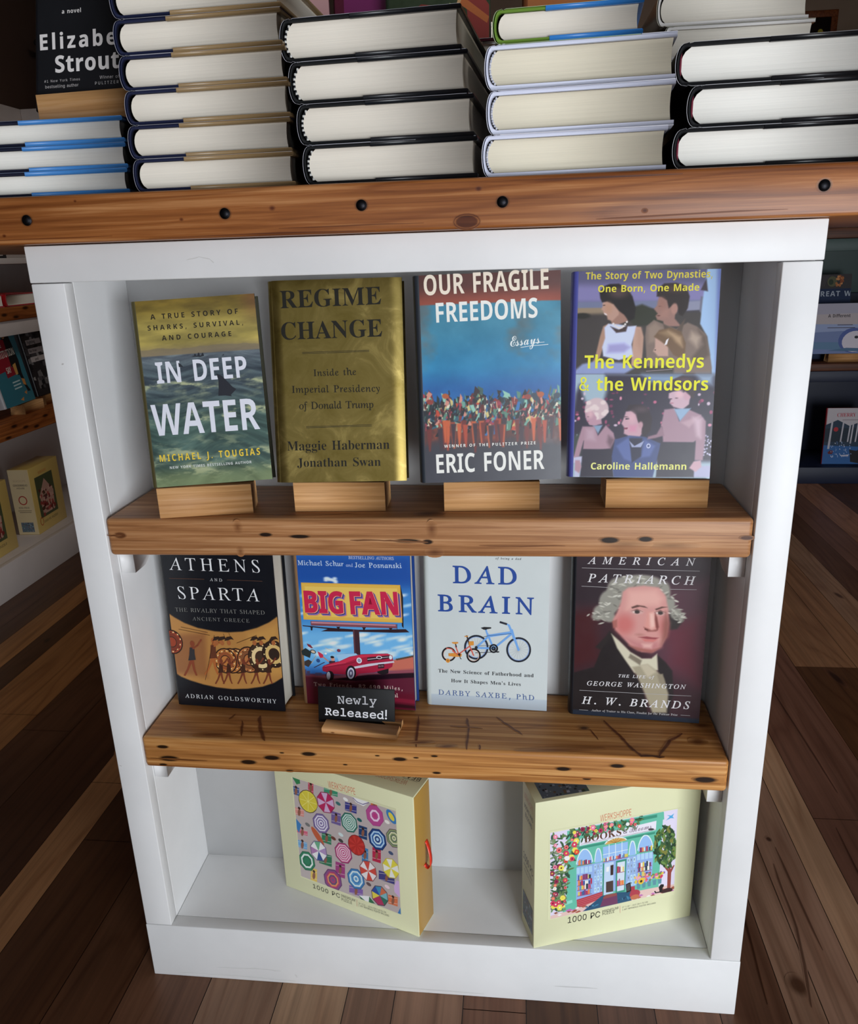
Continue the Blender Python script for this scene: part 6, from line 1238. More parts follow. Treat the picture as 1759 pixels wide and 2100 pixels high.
El(k,'E0B83A',(1207,958),26,26);El(k,'3A2A1A',(1207,958),11,11)
# cat
Pg(k,'1A1418',(1375,1060),(1365,1010),(1385,985),(1410,985),(1412,1000),(1400,1020),(1402,1060));Ln(k,'1A1418',.002,(1372,1055),(1340,1062),(1330,1050))
# tree
Pg(k,'8A4038',(1440,1050),(1445,870),(1405,820),(1415,815),(1452,850),(1462,760),(1474,760),(1472,850),(1500,810),(1508,815),(1478,880),(1470,1050));El(k,'3A2024',(1440,1042),48,22)
for i in range(190):
    a=rr.uniform(0,6.28);q_=rr.random()**.5;x=1432+100*q_*math.cos(a)*(.9 if math.cos(a)>0 else 1.1);y=650+185*q_*math.sin(a)
    if x>1526: x=1526-rr.random()*20
    El(k,rr.choice(['2E4A2A','4A6A34','6A8A4A','203A28','3A5A3A','7A7A3A']),(x,y),10,26,rr.uniform(-.9,.9))
# bird
Pg(k,'4AA0D0',(1430,410),(1465,375),(1440,362),(1478,365),(1505,345),(1490,375),(1505,390),(1475,388),(1450,400))
# flowers left and top
def flor(x,y,r):
    c_=rr.choice(['C83A5A','E87A9A','D84A3A','E8D85A','E8E4E4','B02A5A','8A2A4A','E06A6A'])
    for i in range(6): El(k,c_,(x+r*.6*math.cos(i*1.047),y+r*.6*math.sin(i*1.047)),r*.5,r*.5)
    El(k,rr.choice(['E8C84A','5A1A2A','E8E0D0']),(x,y),r*.32,r*.32)
def leafs(n,fx,fy):
    for i in range(n): El(k,rr.choice(['3A5A3A','5A7A4A','2A4A3A','6A8A5A','7A8A6A']),(fx(),fy()),9,24,rr.uniform(-1.5,1.5))
pts_=[]
for i in range(300):
    t=rr.random();y=540+t*680;xm=640-abs(t-.12)*120 if t<.45 else 560-(t-.45)*90
    x=rr.uniform(398,xm);pts_.append((x,y));El(k,rr.choice(['3A5A3A','5A7A4A','2A4A3A','6A8A5A','7A8A6A']),(x,y),9,24,rr.uniform(-1.5,1.5))
for i in range(130):
    x=rr.uniform(560,1220);y=535-(x-560)*.185+rr.gauss(0,26);El(k,rr.choice(['3A5A3A','5A7A4A','2A4A3A','6A8A5A']),(x,y),8,22,rr.uniform(-1.5,1.5))
for i in range(46):
    x,y=rr.choice(pts_);flor(x,y,rr.uniform(12,26))
for i in range(26):
    x=rr.uniform(580,1200);flor(x,535-(x-560)*.185+rr.gauss(0,20),rr.uniform(10,22))
T(k,"BOOKS",'B',0,'5A3A28',(695,612),(1028,542),(690,550));T(k,"&",'G',0,'5A4A5A',(1045,530),(1085,522),(1045,490));T(k,"Blooms",'S',0,'8A7A8A',(1100,522),(1300,480),(1100,470));El(k,'3A3A3A',(1297,490),26,10,.2)
T(k,"WERKSHOPPE",'G',-.012,LG,(838,420),(1118,362),(834,362));T(k,"1000 PC",'G',0,'1E1E1C',(545,1336),(835,1280),(540,1284));T(k,"PREMIUM",'G',-.005,'2A2A28',(858,1244),(1000,1208),(857,1222));T(k,"PUZZLE",'G',-.005,'2A2A28',(858,1266),(965,1240),(857,1245));Ln(k,'D09A8A',.0006,(1017,1178),(1017,1242))
T(k,"27' X 20' - 68.5 CM X 52 CM",'G',-.005,'50504C',(1035,1200),(1265,1150),(1035,1188));T(k,"1 ART REFERENCE POSTER INCLUDED",'G',-.005,'50504C',(1037,1222),(1338,1158),(1037,1210))
# Elizabeth book
k='el';w='E2DEDC'
T(k,"a novel",'H',0,w,(745,166),(975,146),(745,112));T(k,"Elizabeth",'H',.006,w,(485,606),(1700,505),(485,405));T(k,"Strout",'H',.006,w,(668,875),(1435,815),(668,670))
T(k,"#1 New York Times",'G',0,'B4B0B0',(535,998),(962,966),(535,966));T(k,"bestselling author",'G',0,'B4B0B0',(548,1066),(945,1038),(548,1028));T(k,"Winner of the",'G',0,'B4B0B0',(1200,950),(1530,928),(1198,910));T(k,"PULITZER PRIZE",'G',0,'B4B0B0',(1145,1020),(1640,985),(1143,985))


def hx(c):
    return np.array([int(c[i:i + 2], 16) / 255 for i in (0, 2, 4)])


def vnoise(x, y, seed):
    xi, yi = np.floor(x).astype(np.int64), np.floor(y).astype(np.int64)
    fx, fy = x - xi, y - yi
    fx, fy = fx * fx * (3 - 2 * fx), fy * fy * (3 - 2 * fy)

    def h(a, b):
        n = (a * 374761393 + b * 668265263 + seed * 974634777) & 0x7fffffff
        n = ((n ^ (n >> 13)) * 1274126177) & 0x7fffffff
        return ((n ^ (n >> 16)) & 0xffff) / 65535.0
    return (h(xi, yi) * (1 - fx) + h(xi + 1, yi) * fx) * (1 - fy) + (h(xi, yi + 1) * (1 - fx) + h(xi + 1, yi + 1) * fx) * fy


def fbm(x, y, seed, octv=5, gain=0.55):
    s, a, t = 0, 1.0, 0
    for i in range(octv):
        s = s + a * vnoise(x * 2 ** i, y * 2 ** i, seed + i)
        t += a
        a *= gain
    return s / t


def sstep(a, b, x):
    t = np.clip((x - a) / (b - a), 0, 1)
    return t * t * (3 - 2 * t)


class Canvas:
    """a grid of vertices on the cover, coloured vertex by vertex"""

    def __init__(self, u0, v0, u1, v1, res, base):
        self.nx, self.ny = int(math.ceil((u1 - u0) / res)) + 1, int(math.ceil((v1 - v0) / res)) + 1
        self.u, self.v = np.linspace(u0, u1, self.nx), np.linspace(v0, v1, self.ny)
        self.U, self.V = np.meshgrid(self.u, self.v)
        self.rgb = np.zeros(self.U.shape + (3,)) + hx(base)
        self.mask = None
        self.res = res

    def blend(self, sl, a, col):
        if self.mask is not None:
            a = a * self.mask[sl]
        self.rgb[sl] = self.rgb[sl] * (1 - a[..., None]) + np.asarray(col) * a[..., None]

    def window(self, ulo, uhi, vlo, vhi):
        i0, i1 = np.searchsorted(self.u, [ulo, uhi])
        j0, j1 = np.searchsorted(self.v, [vlo, vhi])
        return (slice(max(0, j0 - 1), j1 + 1), slice(max(0, i0 - 1), i1 + 1))

    def sd(self, pts, sl):
        x, y = self.U[sl], self.V[sl]
        ins = np.zeros(x.shape, bool)
        d2 = np.full(x.shape, 1e9)
        n = len(pts)
        for i in range(n):
            (ax, ay), (bx, by) = pts[i], pts[(i + 1) % n]
            c = ((ay > y) != (by > y))
            if by != ay:
                ins ^= c & (x < (bx - ax) * (y - ay) / (by - ay) + ax)
            ex, ey = bx - ax, by - ay
            L = ex * ex + ey * ey
            t = np.clip(((x - ax) * ex + (y - ay) * ey) / L, 0, 1) if L > 0 else 0
            d2 = np.minimum(d2, (x - ax - t * ex) ** 2 + (y - ay - t * ey) ** 2)
        return np.where(ins, 1, -1) * np.sqrt(d2)

    def poly(self, col, soft, pts):
        us, vs_ = [p[0] for p in pts], [p[1] for p in pts]
        sl = self.window(min(us) - soft, max(us) + soft, min(vs_) - soft, max(vs_) + soft)
        if self.U[sl].size:
            self.blend(sl, sstep(-soft, soft, self.sd(pts, sl)), hx(col))

    def ellipse(self, col, soft, cu, cv, ru, rv, ang):
        r = max(ru, rv) + soft
        sl = self.window(cu - r, cu + r, cv - r, cv + r)
        if self.U[sl].size:
            x, y = self.U[sl] - cu, self.V[sl] - cv
            ca, sa = math.cos(ang), math.sin(ang)
            q = np.sqrt(((x * ca + y * sa) / ru) ** 2 + ((-x * sa + y * ca) / rv) ** 2)
            self.blend(sl, sstep(-soft, soft, (1 - q) * min(ru, rv)), hx(col))

    def line(self, col, w, pts):
        s = self.res * 0.7
        for (ax, ay), (bx, by) in zip(pts[:-1], pts[1:]):
            sl = self.window(min(ax, bx) - w, max(ax, bx) + w, min(ay, by) - w, max(ay, by) + w)
            if self.U[sl].size:
                x, y = self.U[sl], self.V[sl]
                ex, ey = bx - ax, by - ay
                L = max(1e-12, ex * ex + ey * ey)
                t = np.clip(((x - ax) * ex + (y - ay) * ey) / L, 0, 1)
                d = np.sqrt((x - ax - t * ex) ** 2 + (y - ay - t * ey) ** 2)
                self.blend(sl, sstep(s, -s, d - w / 2), hx(col))

    def emit(self, mb, tf, mat=0):
        c = np.clip(self.rgb, 0, 1).reshape(-1, 3)
        c = np.where(c <= 0.04045, c / 12.92, ((c + 0.055) / 1.055) ** 2.4)
        c = np.minimum(c * INK, 0.9)
        P = tf(self.U.ravel(), self.V.ravel())
        i = np.arange((self.nx - 1) * (self.ny - 1))
        r, k = i // (self.nx - 1), i % (self.nx - 1)
        a = r * self.nx + k
        mb.add(P, np.stack([a, a + 1, a + 1 + self.nx, a + self.nx], 1), c, mat)


def clip_poly(pts, win):
    """Sutherland-Hodgman against a counter-clockwise convex window"""
    out = list(pts)
    n = len(win)
    for i in range(n):
        (ax, ay), (bx, by) = win[i], win[(i + 1) % n]
        src, out = out, []
        side = lambda p: (bx - ax) * (p[1] - ay) - (by - ay) * (p[0] - ax)
        for j in range(len(src)):
            p, q = src[j], src[(j + 1) % len(src)]
            sp, sq = side(p), side(q)
            if sp >= 0:
                out.append(p)
            if (sp >= 0) != (sq >= 0):
                t = sp / (sp - sq)
                out.append((p[0] + t * (q[0] - p[0]), p[1] + t * (q[1] - p[1])))
        if not out:
            return []
    return out


STEP = 2.5e-6


def overlay(mb, ops, tf, win=None, mat=0, lay=0.00012):
    """crisp shapes and lettering, each a hair above the one before; tf(u, v, height) gives the points"""
    def put(pts, col):
        if win:
            pts = clip_poly(pts, win)
        if len(pts) >= 3:
            P = np.array(pts, dtype=float)
            mb.add(tf(P[:, 0], P[:, 1], lay), tess([pts]), ink(col), mat)
    for o in ops:
        lay += STEP
        if o[0] == 't':
            V, F, Ly = text2d(o[1], o[2], o[3], *o[5:10])
            if win:                               # lettering that runs past the edge is cut off there
                xm = max(q[0] for q in win)
                F = [f for f in F if max(V[i, 0] for i in f) <= xm]
            mb.add(tf(V[:, 0], V[:, 1], lay + Ly * 4e-6), F, ink(o[4]), mat)
            lay += 1.2e-5
        elif o[0] == 'p':
            put(o[3], o[1])
        elif o[0] == 'e':
            ca, sa = math.cos(o[7]), math.sin(o[7])
            put([(o[3] + o[5] * math.cos(t) * ca - o[6] * math.sin(t) * sa, o[4] + o[5] * math.cos(t) * sa + o[6] * math.sin(t) * ca)
                 for t in [i * math.pi / 10 for i in range(20)]], o[1])
        elif o[0] == 'l':
            for (ax, ay), (bx, by) in zip(o[3][:-1], o[3][1:]):
                L = math.hypot(bx - ax, by - ay)
                if L < 1e-7:
                    continue
                nx, ny = -(by - ay) / L * o[2] / 2, (bx - ax) / L * o[2] / 2
                ex, ey = (bx - ax) / L * o[2] * 0.25, (by - ay) / L * o[2] * 0.25
                put([(ax - ex - nx, ay - ey - ny), (bx + ex - nx, by + ey - ny), (bx + ex + nx, by + ey + ny), (ax - ex + nx, ay - ey + ny)], o[1])


def raster(cv, ops, hard=False):
    """paint the soft shapes (all shapes when hard) on a canvas; returns what is left for overlay()"""
    rest = []
    for o in ops:
        if o[0] == 's':
            cv.poly(o[1], o[2], o[3])
        elif o[0] == 'E':
            cv.ellipse(o[1], o[2], *o[3:8])
        elif hard and o[0] == 'p':
            cv.poly(o[1], cv.res * 0.7, o[3])
        elif hard and o[0] == 'e':
            cv.ellipse(o[1], cv.res * 0.7, *o[3:8])
        elif hard and o[0] == 'l':
            cv.line(o[1], o[2], o[3])
        else:
            rest.append(o)
    return rest


def bg_sea(cv, w, h):
    U, V = cv.U, cv.V
    hz = 0.1545
    n = fbm(U * 28, V * 110, 3)
    n2 = fbm(U * 60, V * 160, 9)
    t = np.clip((V - hz) / (h - hz), 0, 1)[..., None]
    sky = hx('8A7A58') * (1 - sstep(0.0, 0.25, t)) + hx('9A8A44') * sstep(0.0, 0.25, t)
    sky = sky * (1 - sstep(0.45, 1.0, t)) + hx('6E5A18') * sstep(0.45, 1.0, t)
    sky = sky + (n[..., None] - 0.5) * np.array([0.34, 0.30, 0.16])
    hill = sstep(0.0006, -0.0006, V - (hz + 0.006 + 0.006 * (fbm(U * 40, U * 0 + 2, 21) - 0.3)))
    sky = sky * (1 - 0.55 * hill[..., None]) + hx('6A6054') * 0.55 * hill[..., None]
    edge = sstep(0.82, 1.0, U / w)[..., None] * sstep(0.3, 1.0, t)
    sky = sky * (1 - 0.5 * edge) + hx('6A3A30') * 0.5 * edge
    s = np.clip(V / hz, 0, 1)[..., None]
    sea = hx('54664A') * (1 - sstep(0.0, 0.22, s)) + hx('37504A') * sstep(0.0, 0.22, s)
    sea = sea * (1 - sstep(0.45, 0.8, s)) + hx('3C4A52') * sstep(0.45, 0.8, s)
    sea = sea * (1 - sstep(0.85, 1.0, s)) + hx('58626A') * sstep(0.85, 1.0, s)
    sc = 0.35 + 0.9 * s[..., 0]
    wv = fbm(U * 34 * sc, V * 150 * sc + 1.5 * np.sin(U * 50), 33)
    sea = sea + ((wv - 0.5) * 0.42)[..., None] * np.array([0.9, 1.0, 0.9])
    for v0, amp, wid in ((0.118, 0.55, 0.004), (0.112, 0.25, 0.004), (0.083, 0.5, 0.005), (0.052, 0.25, 0.006), (0.034, 0.45, 0.005), (0.012, 0.55, 0.008), (0.096, 0.2, 0.004)):
        crest = np.exp(-((V - v0 - 0.005 * np.sin(U * 70 + v0 * 900) - 0.012 * (n2 - 0.5)) / wid) ** 2)
        f = np.clip(crest * sstep(0.42, 0.7, fbm(U * 70, V * 200, 51)) * amp * 2.0, 0, 1)[..., None]
        sea = sea * (1 - f) + hx('A6AC86') * f
    f = sstep(0.026, 0.004, V)[..., None] * (0.35 + 0.65 * n[..., None])
    sea = sea * (1 - f) + hx('76845A') * f
    up_ = sstep(-0.0008, 0.0008, V - hz)[..., None]
    cv.rgb = np.clip(sea * (1 - up_) + sky * up_, 0, 1)


def bg_crowd(cv, w, h):
    U, V = cv.U, cv.V
    n = fbm(U * 30, V * 30, 5)
    n2 = fbm(U * 14, V * 18, 8)
    blue = hx('1E7AA8') * (1 - sstep(0.12, 0.19, V)[..., None]) + hx('3A7E98') * sstep(0.12, 0.19, V)[..., None]
    blue = blue * (1 - sstep(0.135, 0.105, V)[..., None]) + hx('145A9A') * sstep(0.135, 0.105, V)[..., None]
    g = (sstep(0.48, 0.66, n2) * sstep(0.115, 0.15, V))[..., None]
    c = blue * (1 - 0.75 * g) + hx('5E6466') * 0.75 * g + ((n - 0.5) * 0.16)[..., None]
    red = hx('8E4434') * (1 - sstep(0.203, 0.226, V)[..., None]) + hx('54302C') * sstep(0.203, 0.226, V)[..., None]  # red darkens upward: shade under the top rail painted in
    k = sstep(-0.001, 0.001, V - 0.2035 - 0.0012 * (n - 0.5))[..., None]
    c = c * (1 - k) + (red + ((n - 0.5) * 0.10)[..., None]) * k
    low = sstep(0.094, 0.080, V + 0.012 * (n - 0.5))[..., None]
    m2 = fbm(U * 70, V * 26, 13)[..., None]
    em = hx('7A3428') * (1 - m2) + hx('2E2A30') * m2 + (sstep(0.55, 0.7, m2) * 0.12)
    c = c * (1 - low) + em * low
    hot = (sstep(0.5, 0.66, fbm(U * 36, V * 40, 17)) * sstep(0.045, 0.055, V) * sstep(0.085, 0.07, V))[..., None]
    c = c * (1 - 0.8 * hot) + hx('A84A30') * 0.8 * hot
    bot = sstep(0.052, 0.038, V + 0.02 * (n - 0.5))[..., None]
    c = c * (1 - bot) + (hx('34353F') + ((n - 0.5) * 0.05)[..., None]) * bot
    cv.rgb = np.clip(c, 0, 1)
    rr_ = random.Random(21)
    cols = ['B8442E', '2E5A6A', '6A9A8A', '8ABCA8', '1E2A3A', 'C8B878', 'D8D0B8', '4A2A3A', '7A2A2A', '2A6AA8', 'C88878', '20303A', '54806E', '9A3A4A', '182028', '141A22', '241A22', '1C2C30', '34262A', '2A2018', '3E5A54', '5A2424']
    for i in range(760):
        x = rr_.uniform(-0.002, w)
        y = rr_.triangular(0.056, 0.104, 0.084) + 0.004 * math.sin(x * 210)
        q = 1.0 if i < 240 else 0.55
        a = rr_.uniform(0.0012, 0.0045) * q
        b = rr_.uniform(0.003, 0.010) * q
        t = rr_.uniform(-0.5, 0.5)
        P = [(-a, -b), (a * rr_.uniform(0.3, 1), -b * 0.8), (a, b * rr_.uniform(0, 1)), (-a * rr_.uniform(0, 1), b)]
        cv.poly(rr_.choice(cols), 0.0005, [(x + p * math.cos(t) - q * math.sin(t), y + p * math.sin(t) + q * math.cos(t)) for p, q in P])
    for i in range(9):
        x = rr_.uniform(0, w)
        cv.ellipse(rr_.choice(['8A3A34', '3A5A5A', 'A8542E', '2A3A4A']), 0.0006, x, rr_.uniform(0.094, 0.106), 0.004, 0.003, rr_.uniform(-0.5, 0.5))
    for i in range(40):
        x, y = rr_.uniform(0, w), rr_.uniform(0.05, 0.065)
        cv.poly(rr_.choice(['A8442E', 'C05A34', '6A2A28', '3A2A34']), 0.0012, [(x - 0.003, y + 0.01), (x + 0.003, y + 0.01), (x + 0.001, y - 0.016), (x - 0.001, y - 0.016)])


def bg_flat(var, seed, fx=30, fy=30):
    def f(cv, w, h):
        cv.rgb = np.clip(cv.rgb + ((fbm(cv.U * fx, cv.V * fy, seed) - 0.5) * var)[..., None], 0, 1)
    return f


# ---------------------------------------------------------------- white display cabinet
def z1(x):
    return Z1L + (Z1R - Z1L) * (x - ST) / (W - 2 * ST)


def z2(x):
    return Z2L + (Z2R - Z2L) * (x - ST) / (W - 2 * ST)


PW = (1, 1, 1)
cab = thing('display_cabinet', 'white painted wooden display cabinet with three open compartments under the thick counter', 'cabinet')


def part(name, boxes, mat, parent, r=0.0012, col=PW):
    m = MB()
    for lo, hi in boxes:
        m.box(lo, hi, col, 0, r)
    return m.build(name, mat, parent)


m = MB()
m.box((0, 0, HC - RAIL), (W, 0.02, HC), PW, 0, 0.0012)
m.crack(lambda a, b: (a, -0.0001, b), [(0.185, 1.028), (0.200, 1.031), (0.212, 1.0285), (0.216, 1.024)], 0.0006, (0.75, 0.74, 0.72))
m.build('top_rail', MAT['white'], cab)
for s in (0, 1):
    m = MB()
    x0 = 0.0006 if s == 0 else W - ST
    m.box((x0, 0.0004, KICK + 0.0006), (x0 + ST - 0.0006, 0.0196, HC - RAIL - 0.0009), PW, 0, 0.0012)
    if s == 0:
        m.spot(lambda a, b: (a, 0.0003, b), (0.022, 0.9185), 0.002, 0.0012, 0.3, (0.6, 0.58, 0.56))
        m.crack(lambda a, b: (a, 0.0003, b), [(0.003, 0.372), (0.007, 0.3715)], 0.0007, (0.6, 0.58, 0.56))
    m.build('stile', MAT['white'], cab)
m = MB()
m.box((0, 0, 0), (W, 0.02, KICK), PW, 0, 0.0012)
for p, w_ in (([(0.10, 0.021), (0.16, 0.024), (0.20, 0.023)], 0.0012), ([(0.22, 0.018), (0.224, 0.012)], 0.0016), ([(0.04, 0.006), (0.12, 0.007), (0.22, 0.005)], 0.0012), ([(0.60, 0.030), (0.66, 0.031)], 0.0012), ([(0.30, 0.008), (0.50, 0.006)], 0.001)):
    m.crack(lambda a, b: (a, -0.0001, b), p, w_, (0.78, 0.77, 0.76))
m.build('bottom_rail', MAT['white'], cab)
for s in (0, 1):
    a, b = (0.002, ST - 0.0004) if s == 0 else (W - ST + 0.0004, W - 0.002)
    m = MB()
    m.box((a, 0.0204, 0), (b, 0.60, HC), PW, 0, 0.0008)
    m.build('side_panel', MAT['white'], cab)
part('bottom_panel', [((ST, 0.0204, KICK - 0.02), (W - ST, 0.60, KICK - 0.0003))], MAT['white'], cab, 0.0008)
part('top_panel', [((ST, 0.0204, HC - 0.02), (W - ST, 0.60, HC))], MAT['white'], cab, 0.0008)
part('back_panel', [((ST, DEP, KICK), (W - ST, DEP + 0.012, HC - 0.02))], MAT['white'], cab, 0)
part('rear_panel', [((0, 0.601, 0), (W, 0.62, HC))], MAT['white'], cab, 0.0012)
for zf, th in ((z1, TH1), (z2, TH2)):
    for s in (0, 1):
        x0 = ST if s == 0 else W - ST - 0.019
        zt = zf(x0) - th - 0.0004
        m = MB()
        m.prism([(0.0225, zt), (0.0225, zt - 0.031), (0.050, zt - 0.031), (0.112, zt - 0.003), (0.112, zt)], x0 + 0.0002, x0 + 0.0188, lambda a, b, t: (t, a, b))
        m.build('shelf_support', MAT['white'], cab)


def plank_shelf(name, label, zf, th, mat, fspots, fcracks, tcracks, tspots, knots):
    m = MB()
    m.box((ST + 0.0008, 0.0008, -th), (W - ST - 0.0012, DEP - 0.001, 0), PW, 0, 0.0055, 4)
    fz = lambda a, b: (a, 0.00065, b - zf(a))
    tz = lambda a, b: (a, b, 0.00012)
    for c, rx, ry, d in knots:
        m.spot(fz, c, rx, ry, 0.0, d, 0, 0.1)
    for c, rx, ry, d in fspots:
        m.spot(fz, c, rx * 1.1, ry * 1.1, 0.0, d, 0, 0.62)
    for p, w_, d in fcracks:
        m.crack(fz, p, w_, d)
    for p, w_ in tcracks:
        m.crack(tz, p, w_, (0.34, 0.22, 0.2))
    for c, rx, ry, d in tspots:
        m.spot(tz, c, rx, ry, 0.1, d, 0, 0.3)
    for i, (V, F, C, k) in enumerate(m.ch):
        V = V.copy()
        V[:, 2] += np.array([zf(x) for x in V[:, 0]])
        m.ch[i] = (V, F, C, k)
    o = m.build(name, mat)
    tag(o, label, 'shelf', 'reclaimed timber shelves in the display cabinet')
    return o


K, KB = (0.04, 0.035, 0.035), (0.28, 0.2, 0.16)
plank_shelf('wooden_shelf', 'thick reclaimed timber shelf carrying the four books on wooden blocks', z1, TH1, MAT['shelf'],
            [((0.0580, 0.7084), 0.009, 0.0045, KB), ((0.2428, 0.7107), 0.009, 0.0028, K), ((0.2846, 0.7086), 0.014, 0.0026, K), ((0.4149, 0.7040), 0.018, 0.0028, K), ((0.4391, 0.7030), 0.007, 0.0034, K),
             ((0.6502, 0.7069), 0.012, 0.0042, K), ((0.6905, 0.7084), 0.009, 0.0036, K), ((0.8020, 0.7110), 0.008, 0.003, KB)],
            [([(0.041, 0.7083), (0.060, 0.7080)], 0.0012, KB), ([(0.346, 0.7044), (0.38, 0.7046), (0.41, 0.7036), (0.44, 0.7026)], 0.0011, KB), ([(0.50, 0.699), (0.55, 0.6985), (0.60, 0.6995)], 0.0009, (0.5, 0.4, 0.34))],
            [], [((0.30, 0.02), 0.05, 0.006, (0.75, 0.68, 0.62)), ((0.44, 0.02), 0.02, 0.010, (0.45, 0.36, 0.3))],
            [((0.2089, 0.7200), 0.007, 0.010, (0.5, 0.4, 0.32)), ((0.209, 0.6886), 0.006, 0.007, (0.5, 0.4, 0.32)), ((0.4445, 0.719), 0.008, 0.012, (0.45, 0.35, 0.28)), ((0.7201, 0.7008), 0.034, 0.005, (0.58, 0.54, 0.5)), ((0.67, 0.702), 0.030, 0.006, (0.6, 0.55, 0.5)), ((0.447, 0.69), 0.012, 0.007, (0.5, 0.42, 0.36))])
S2F = [(0.0697, 0.4048, 0.9), (0.0767, 0.3866, 1.5), (0.1874, 0.3859, 1.2), (0.2202, 0.3941, 1.2), (0.2713, 0.4022, 1.1), (0.3929, 0.3996, 1.0), (0.0666, 0.3765, 0.6), (0.2431, 0.3745, 0.6), (0.3197, 0.3878, 0.35),
       (0.4146, 0.4027, 0.4), (0.3635, 0.4036, 0.35), (0.4410, 0.3807, 0.6), (0.6043, 0.3944, 1.0), (0.6719, 0.4020, 1.0), (0.7807, 0.3865, 1.5), (0.6345, 0.3810, 0.6), (0.4387, 0.4063, 0.5), (0.235, 0.4025, 0.35)]
plank_shelf('wooden_shelf', 'thick nail-holed pine shelf carrying the four books that stand without blocks', z2, TH2, MAT['shelf2'],
            [((x, z), 0.0105 * s, 0.0033 * s, K) for x, z, s in S2F],
            [([(0.05, 0.3862), (0.13, 0.3850)], 0.0012, KB), ([(0.55, 0.383), (0.80, 0.381)], 0.0008, (0.6, 0.45, 0.35)), ([(0.042, 0.375), (0.20, 0.3735), (0.36, 0.3750)], 0.0008, (0.6, 0.45, 0.35))],
            [([(0.4094, 0.0763), (0.4150, 0.0029)], 0.0022), ([(0.4766, 0.0752), (0.4806, 0.0517), (0.4803, 0.0025)], 0.0022), ([(0.4969, 0.0144), (0.4977, 0.003)], 0.0018), ([(0.517, 0.08), (0.5307, 0.064), (0.5531, 0.04)], 0.0022),
             ([(0.6625, 0.0812), (0.6794, 0.0475), (0.6929, 0.0157), (0.7007, 0.0046), (0.7306, 0.003)], 0.0028), ([(0.7619, 0.0569), (0.7438, 0.0403), (0.7223, 0.0030)], 0.003), ([(0.6421, 0.0589), (0.6514, 0.0347)], 0.0014),
             ([(0.1874, 0.0624), (0.1941, 0.0373), (0.2111, 0.0032)], 0.0032), ([(0.1505, 0.0646), (0.1464, 0.0514)], 0.002), ([(0.166, 0.0483), (0.1771, 0.012)], 0.0022), ([(0.455, 0.054), (0.50, 0.052)], 0.0016)],
            [((0.6345, 0.0608), 0.009, 0.006, (0.2, 0.17, 0.15)), ((0.7785, 0.0402), 0.013, 0.010, (0.4, 0.3, 0.25)), ((0.7913, 0.0769), 0.014, 0.008, (0.4, 0.3, 0.25)), ((0.1382, 0.0136), 0.03, 0.006, (0.5, 0.4, 0.36)), ((0.42, 0.014), 0.02, 0.004, (0.4, 0.3, 0.26)), ((0.455, 0.008), 0.015, 0.004, (0.4, 0.3, 0.26)), ((0.60, 0.010), 0.06, 0.005, (0.7, 0.6, 0.55))],
            [])

# ---------------------------------------------------------------- counter
ct = thing('counter', 'long thick reclaimed wood counter slab with black bolts lying across the white cabinet', 'counter', (0, 0, 0))
m = MB()
m.box((-0.42, -0.03, 1.0490), (1.30, 0.74, CT), PW, 0, 0.0035, 3)
cf = lambda a, b: (a, -0.0301, b)
for x, z in ((0.028, 1.0731), (0.2445, 1.0723), (0.3871, 1.0751), (0.5284, 1.0731), (0.8311, 1.0767)):
    m.spot(cf, (x, z), 0.0078, 0.0070, 0, (0.05, 0.05, 0.05), 0, 0.6)
m.spot(cf, (0.4929, 1.0560), 0.0145, 0.0082, 0, (0.30, 0.19, 0.16), 0, 0.86)
m.spot(lambda a, b: (a, -0.03016, b), (0.4929, 1.0560), 0.0125, 0.0066, 0, (0.30, 0.20, 0.17), 0, 0.8)
for x, z, s in ((0.2948, 1.0756, 1), (0.1975, 1.0682, 0.7), (0.6664, 1.0601, 0.8), (-0.0005, 1.0585, 0.7), (0.505, 1.086, 0.9), (0.085, 1.09, 0.5)):
    m.spot(cf, (x, z), 0.0042 * s, 0.0032 * s, 0, (0.35, 0.22, 0.18), 0, 0.3)
for p in ([(0.16, 1.0505), (0.30, 1.0515), (0.40, 1.0508)], [(0.30, 1.056), (0.45, 1.0565)], [(0.62, 1.054), (0.80, 1.057)], [(-0.1, 1.0535), (0.12, 1.0545)], [(0.56, 1.0915), (0.70, 1.092)]):
    m.crack(cf, p, 0.0009, (0.5, 0.4, 0.34))
m.build('top', MAT['counter'], ct)
for x, z in ((0.028, 1.0731), (0.2445, 1.0723), (0.3871, 1.0751), (0.5284, 1.0731), (0.8311, 1.0767)):
    m = MB()
    m.cyl((x, -0.0290, z), (x, -0.03035, z), 0.0054, 0.0054, 24, (0.5, 0.5, 0.5))
    m.cyl((x, -0.03035, z), (x, -0.0308, z), 0.0040, 0.0036, 6, (1, 1, 1))
    m.build('bolt', MAT['black'], ct)


# ---------------------------------------------------------------- books
def spine_profile(w, t, tb, bul):
    out = [(w, 0.0), (0.0085, 0.0), (0.0062, 0.0005), (0.0045, 0.0)]
    for i in range(1, 12):
        a = -math.pi / 2 + math.pi * i / 12
        out.append((0.0040 - (0.0040 + bul) * math.cos(a) ** 0.75, t / 2 + t / 2 * math.sin(a)))
    out += [(0.0045, t), (0.0062, t - 0.0005), (0.0085, t), (w, t)]
    return out


